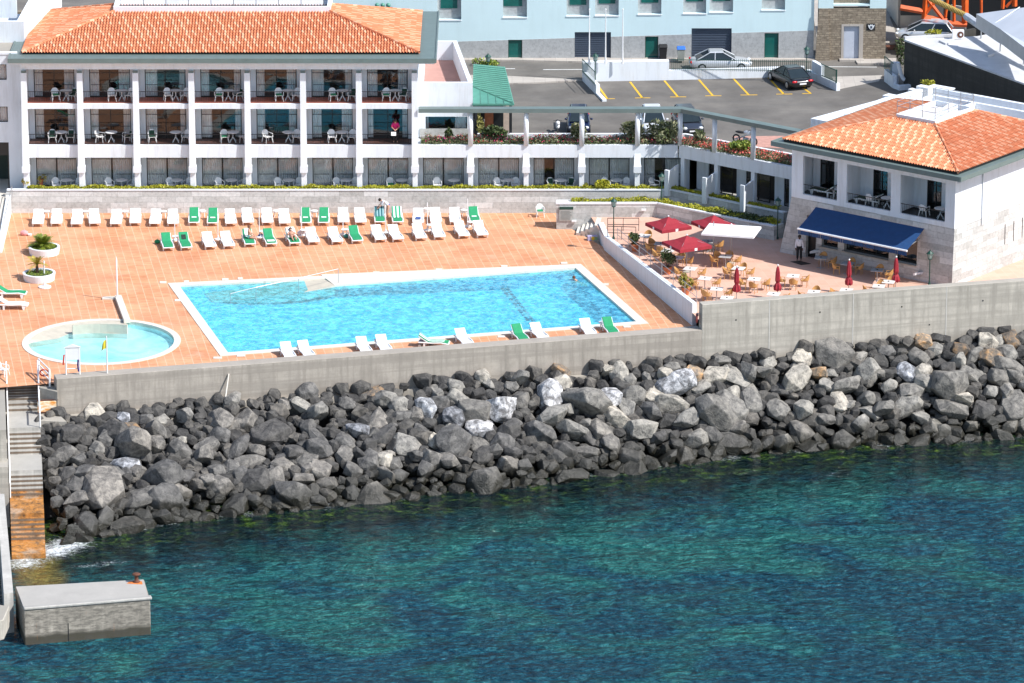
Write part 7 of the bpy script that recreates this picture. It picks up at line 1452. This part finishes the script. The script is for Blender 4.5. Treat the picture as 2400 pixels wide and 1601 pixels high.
e=emp('hibachi_net_basket','small white plastic bin by the upper round planter','basket',(*G(70,552,0),0)); ob('body',MB().lathe([(.12,0),(.16,.12)],10),PLAS,e)
e.name='white_basket'
# ================================================ PEOPLE
def person(label,loc,rz,J,skin,cloth,hair,group=None,scale=1.):
    """J: joints. one skinned body; clothes and hair are children"""
    e=emp('person',label,'person',loc,rz,group)
    def skinned(name,chain,rad,m,root):
        idx={}; vs=[]; es=[]
        for ch in chain:
            for k in ch:
                if k not in idx: idx[k]=len(vs); vs.append(J[k])
            for a,b_ in zip(ch,ch[1:]): es.append((idx[a],idx[b_]))
        me=bpy.data.meshes.new(name); me.from_pydata(vs,es,[]); o=bpy.data.objects.new(name,me); C.objects.link(o); me.materials.append(m)
        sk=o.modifiers.new('skin','SKIN'); 
        if not me.skin_vertices: 
            bpy.context.view_layer.objects.active=o
        for k,i in idx.items():
            r=rad[k]; r=r if isinstance(r,tuple) else (r,r); sv=me.skin_vertices[0].data[i]; sv.radius=r; sv.use_root=(k==root)
        sk.use_smooth_shade=True; sb=o.modifiers.new('sub','SUBSURF'); sb.levels=1; sb.render_levels=1; o.parent=e; return o
    rad={'pel':(.14,.11),'waist':(.125,.09),'chest':(.16,.11),'neck':.055,'head0':.075,'head1':.095,'head2':.06}
    for s in 'lr': rad.update({s+'hip':.095,s+'kn':.06,s+'an':.042,s+'toe':.035,s+'sh':.06,s+'el':.042,s+'wr':.028,s+'pa':.035})
    for s in 'lr':
        w0=Vector(J[s+'wr']); d=(w0-Vector(J[s+'el'])).normalized(); J[s+'pa']=tuple(w0+d*.07); side=d.cross(Vector((0,0,1))); side=side.normalized() if side.length>.1 else Vector((1,0,0))
        for i in range(4):
            b0=w0+d*.10+side*(.03*(i-1.5)/1.5); J[f'{s}f{i}']=tuple(b0); J[f'{s}g{i}']=tuple(b0+d*(.05+.01*(i%2))-Vector((0,0,.02))); rad[f'{s}f{i}']=.010; rad[f'{s}g{i}']=.008
        J[s+'t0']=tuple(w0+d*.04+side*.045); J[s+'t1']=tuple(w0+d*.08+side*.065); rad[s+'t0']=.012; rad[s+'t1']=.009
    chains=[['pel','waist','chest','neck','head0','head1','head2']]
    for s in 'lr': chains+=[['pel',s+'hip',s+'kn',s+'an',s+'toe'],['chest',s+'sh',s+'el',s+'wr',s+'pa'],[s+'wr',s+'t0',s+'t1']]+[[s+'pa',f'{s}f{i}',f'{s}g{i}'] for i in range(4)]
    skinned('body',chains,rad,skin,'pel')
    r2=dict(rad)
    for k in r2: r=r2[k]; r2[k]=tuple(x+.045 for x in r) if isinstance(r,tuple) else r+.028
    for nm,m,ch,root in cloth: skinned(nm,ch,r2,m,root)
    h=Vector(J['head1']); f=Vector(J.get('face',(0,-1,0))).normalized(); up=(Vector(J['head2'])-Vector(J['head0'])).normalized()
    hb=MB(); c_=h-f*.025+up*.03; hb.ball(tuple(c_),.115,12,(1,1,1)); ob('hair',hb,hair,e,smooth=True)
    fc=MB(); sd=f.cross(up).normalized(); fc.ball(tuple(h+f*.095-up*.01),.018,6)
    fc.ball(tuple(h+sd*.1-up*.01),.022,6); fc.ball(tuple(h-sd*.1-up*.01),.022,6); ob('nose_and_ears',fc,skin,e)
    ey=MB(); ey.ball(tuple(h+f*.088+sd*.035+up*.015),.010,6); ey.ball(tuple(h+f*.088-sd*.035+up*.015),.010,6); ey.tube(tuple(h+f*.088-up*.055+sd*.02),tuple(h+f*.088-up*.055-sd*.02),.006,n=5); ob('eyes_and_mouth',ey,HAIRD,e)
    return e
def stand(**k):
    J=dict(pel=(0,0,.93),waist=(0,0,1.08),chest=(0,0,1.30),neck=(0,0,1.47),head0=(0,-.01,1.55),head1=(0,-.02,1.63),head2=(0,-.01,1.71),lhip=(-.10,0,.88),rhip=(.10,0,.88),lkn=(-.11,-.02,.48),rkn=(.11,-.02,.48),lan=(-.12,.02,.09),ran=(.12,.02,.09),ltoe=(-.13,-.14,.04),rtoe=(.13,-.14,.04),lsh=(-.19,0,1.38),rsh=(.19,0,1.38),lel=(-.24,.02,1.10),rel=(.24,.02,1.10),lwr=(-.23,-.06,.86),rwr=(.23,-.06,.86),face=(0,-1,-.05)); J.update(k); return J
SHW=simple('white shirt',(.74,.75,.80),.85,.06,5); TRB=simple('black trousers',(.012,.012,.014),.8,.2,5); SHP=simple('magenta top',(.60,.02,.16),.8,.15,6); SHB=simple('blue shorts',(.03,.06,.45),.8,.1,5); SWT=simple('aqua swim shorts',(.35,.62,.65),.8,.1,5)
top=lambda short:[['pel','waist','chest','neck'],['chest','lsh','lel']+([] if short else ['lwr']),['chest','rsh','rel']+([] if short else ['rwr'])]
legs=lambda short:[['waist','pel'],['pel','lhip','lkn']+([] if short else ['lan']),['pel','rhip','rkn']+([] if short else ['ran'])]
person('waiter in white shirt and black trousers standing by the restaurant door',(*G(1873,610,ZT),ZT),R(-10),stand(),SKIND,[('shirt',SHW,top(False),'chest'),('trousers',TRB,legs(False),'pel')],HAIRD)
J=stand(pel=(0,.05,.95),waist=(0,-.03,1.07),chest=(-.02,-.24,1.22),neck=(-.02,-.38,1.30),head0=(-.02,-.45,1.33),head1=(-.02,-.52,1.36),head2=(-.02,-.58,1.40),lhip=(-.1,.06,.90),rhip=(.1,.06,.90),lsh=(-.19,-.29,1.25),rsh=(.17,-.29,1.25),lel=(-.20,-.45,1.02),rel=(.17,-.47,1.02),lwr=(-.16,-.62,.86),rwr=(.13,-.64,.86),face=(0,-.8,-.6))
person('man in white t-shirt and blue shorts bending over a lounger by the stone wall',(*G(908,512,0),0),R(-75),J,SKIN,[('t_shirt',SHW,top(True),'chest'),('shorts',SHB,[['waist','pel'],['pel','lhip'],['pel','rhip']],'pel')],HAIRD)
J=stand(chest=(0,-.08,1.28),neck=(0,-.14,1.43),head0=(0,-.18,1.50),head1=(0,-.21,1.57),head2=(0,-.22,1.65),lsh=(-.18,-.08,1.36),rsh=(.18,-.08,1.36),lel=(-.26,-.16,1.12),rel=(.26,-.16,1.12),lwr=(-.08,-.36,1.02),rwr=(.08,-.36,1.02),face=(0,-.8,-.6))
wx=Zp(1140/3.485+600-0,330,1.3)[0]; wx=Zp(927,330,1.25)[0]
person('woman in a magenta top leaning at the rail of the middle-floor right balcony',(wx,1.35,4.64),0,J,SKIN,[('top',SHP,top(True),'chest'),('trousers',TRB,legs(False),'pel')],HAIRD)
e=emp('paper_sheet','white sheet of paper held over the balcony rail by the woman in magenta','paper',(wx-.12,.80,5.32)); ob('sheet',MB().hexa([(-.17,-.03,-.05),(.17,-.03,-.05),(.17,-.022,-.05),(-.17,-.022,-.05)],[(-.17,.05,.2),(.17,.05,.2),(.17,.058,.2),(-.17,.058,.2)]),TOWEL,e)
# swimmer
J=dict(pel=(0,.55,-.35),waist=(0,.38,-.28),chest=(0,.12,-.14),neck=(0,0,.0),head0=(0,-.04,.06),head1=(0,-.07,.14),head2=(0,-.07,.21),lhip=(-.1,.62,-.38),rhip=(.1,.62,-.38),lkn=(-.12,1.0,-.42),rkn=(.12,1.0,-.42),lan=(-.12,1.35,-.40),ran=(.12,1.3,-.44),ltoe=(-.12,1.5,-.42),rtoe=(.12,1.46,-.46),lsh=(-.2,.1,-.05),rsh=(.2,.1,-.05),lel=(-.38,-.12,-.06),rel=(.36,-.10,-.08),lwr=(-.42,-.38,-.05),rwr=(.2,-.36,-.1),face=(-.3,-1,-.1))
person('swimmer with head and shoulders above the water near the pool\'s far right corner',(*G(1347,655,-.08),-.08),R(-80),J,SKIN,[('swim_trunks',TRB,[['waist','pel'],['pel','lhip'],['pel','rhip']],'pel')],simple('auburn hair',(.12,.04,.02),.7,.2,20))
# seated on lounger side, second row
def lie(o,seated):
    if seated: return dict(pel=(.05,-.05,.48),waist=(.05,0,.62),chest=(.05,.02,.86),neck=(.05,.02,1.02),head0=(.06,.0,1.10),head1=(.06,-.02,1.18),head2=(.06,-.01,1.26),lhip=(.10,-.14,.45),rhip=(.12,.06,.45),lkn=(.50,-.22,.46),rkn=(.50,.02,.48),lan=(.52,-.30,.09),ran=(.56,-.02,.09),ltoe=(.66,-.36,.04),rtoe=(.70,-.04,.04),lsh=(.03,-.17,.95),rsh=(.07,.2,.95),lel=(.16,-.24,.70),rel=(.22,.22,.70),lwr=(.38,-.18,.56),rwr=(.42,.08,.58),face=(1,-.3,-.3))
    return dict(pel=(0,-.02,.50),waist=(0,.14,.50),chest=(0,.38,.56),neck=(0,.55,.70),head0=(0,.60,.75),head1=(0,.66,.80),head2=(0,.73,.85),lhip=(-.09,-.08,.48),rhip=(.09,-.08,.48),lkn=(-.12,-.45,.52),rkn=(.10,-.48,.62),lan=(-.12,-.86,.42),ran=(.10,-.80,.42),ltoe=(-.14,-.93,.50),rtoe=(.10,-.88,.50),lsh=(-.18,.42,.62),rsh=(.18,.42,.62),lel=(-.28,.20,.52),rel=(.26,.20,.55),lwr=(-.2,.02,.60),rwr=(.12,.05,.62),face=(0,-.5,.86))
l0,r0=ontop(LM[4]); person('person in swimwear sitting on the edge of a green lounger in the second row',l0,r0,lie(0,True),SKIN,[('swim_shorts',SWT,[['waist','pel'],['pel','lhip'],['pel','rhip']],'pel')],simple('brown hair',(.14,.06,.03),.7,.2,20))
l0,r0=ontop(LM[6]); person('sunbather lying back on a lounger with a white towel in the second row',l0,r0,lie(0,False),SKIN,[('swimsuit',simple('pink swimsuit',(.65,.25,.28),.8),[['waist','pel'],['pel','lhip'],['pel','rhip']],'pel')],bpy.data.materials['dark hair'])
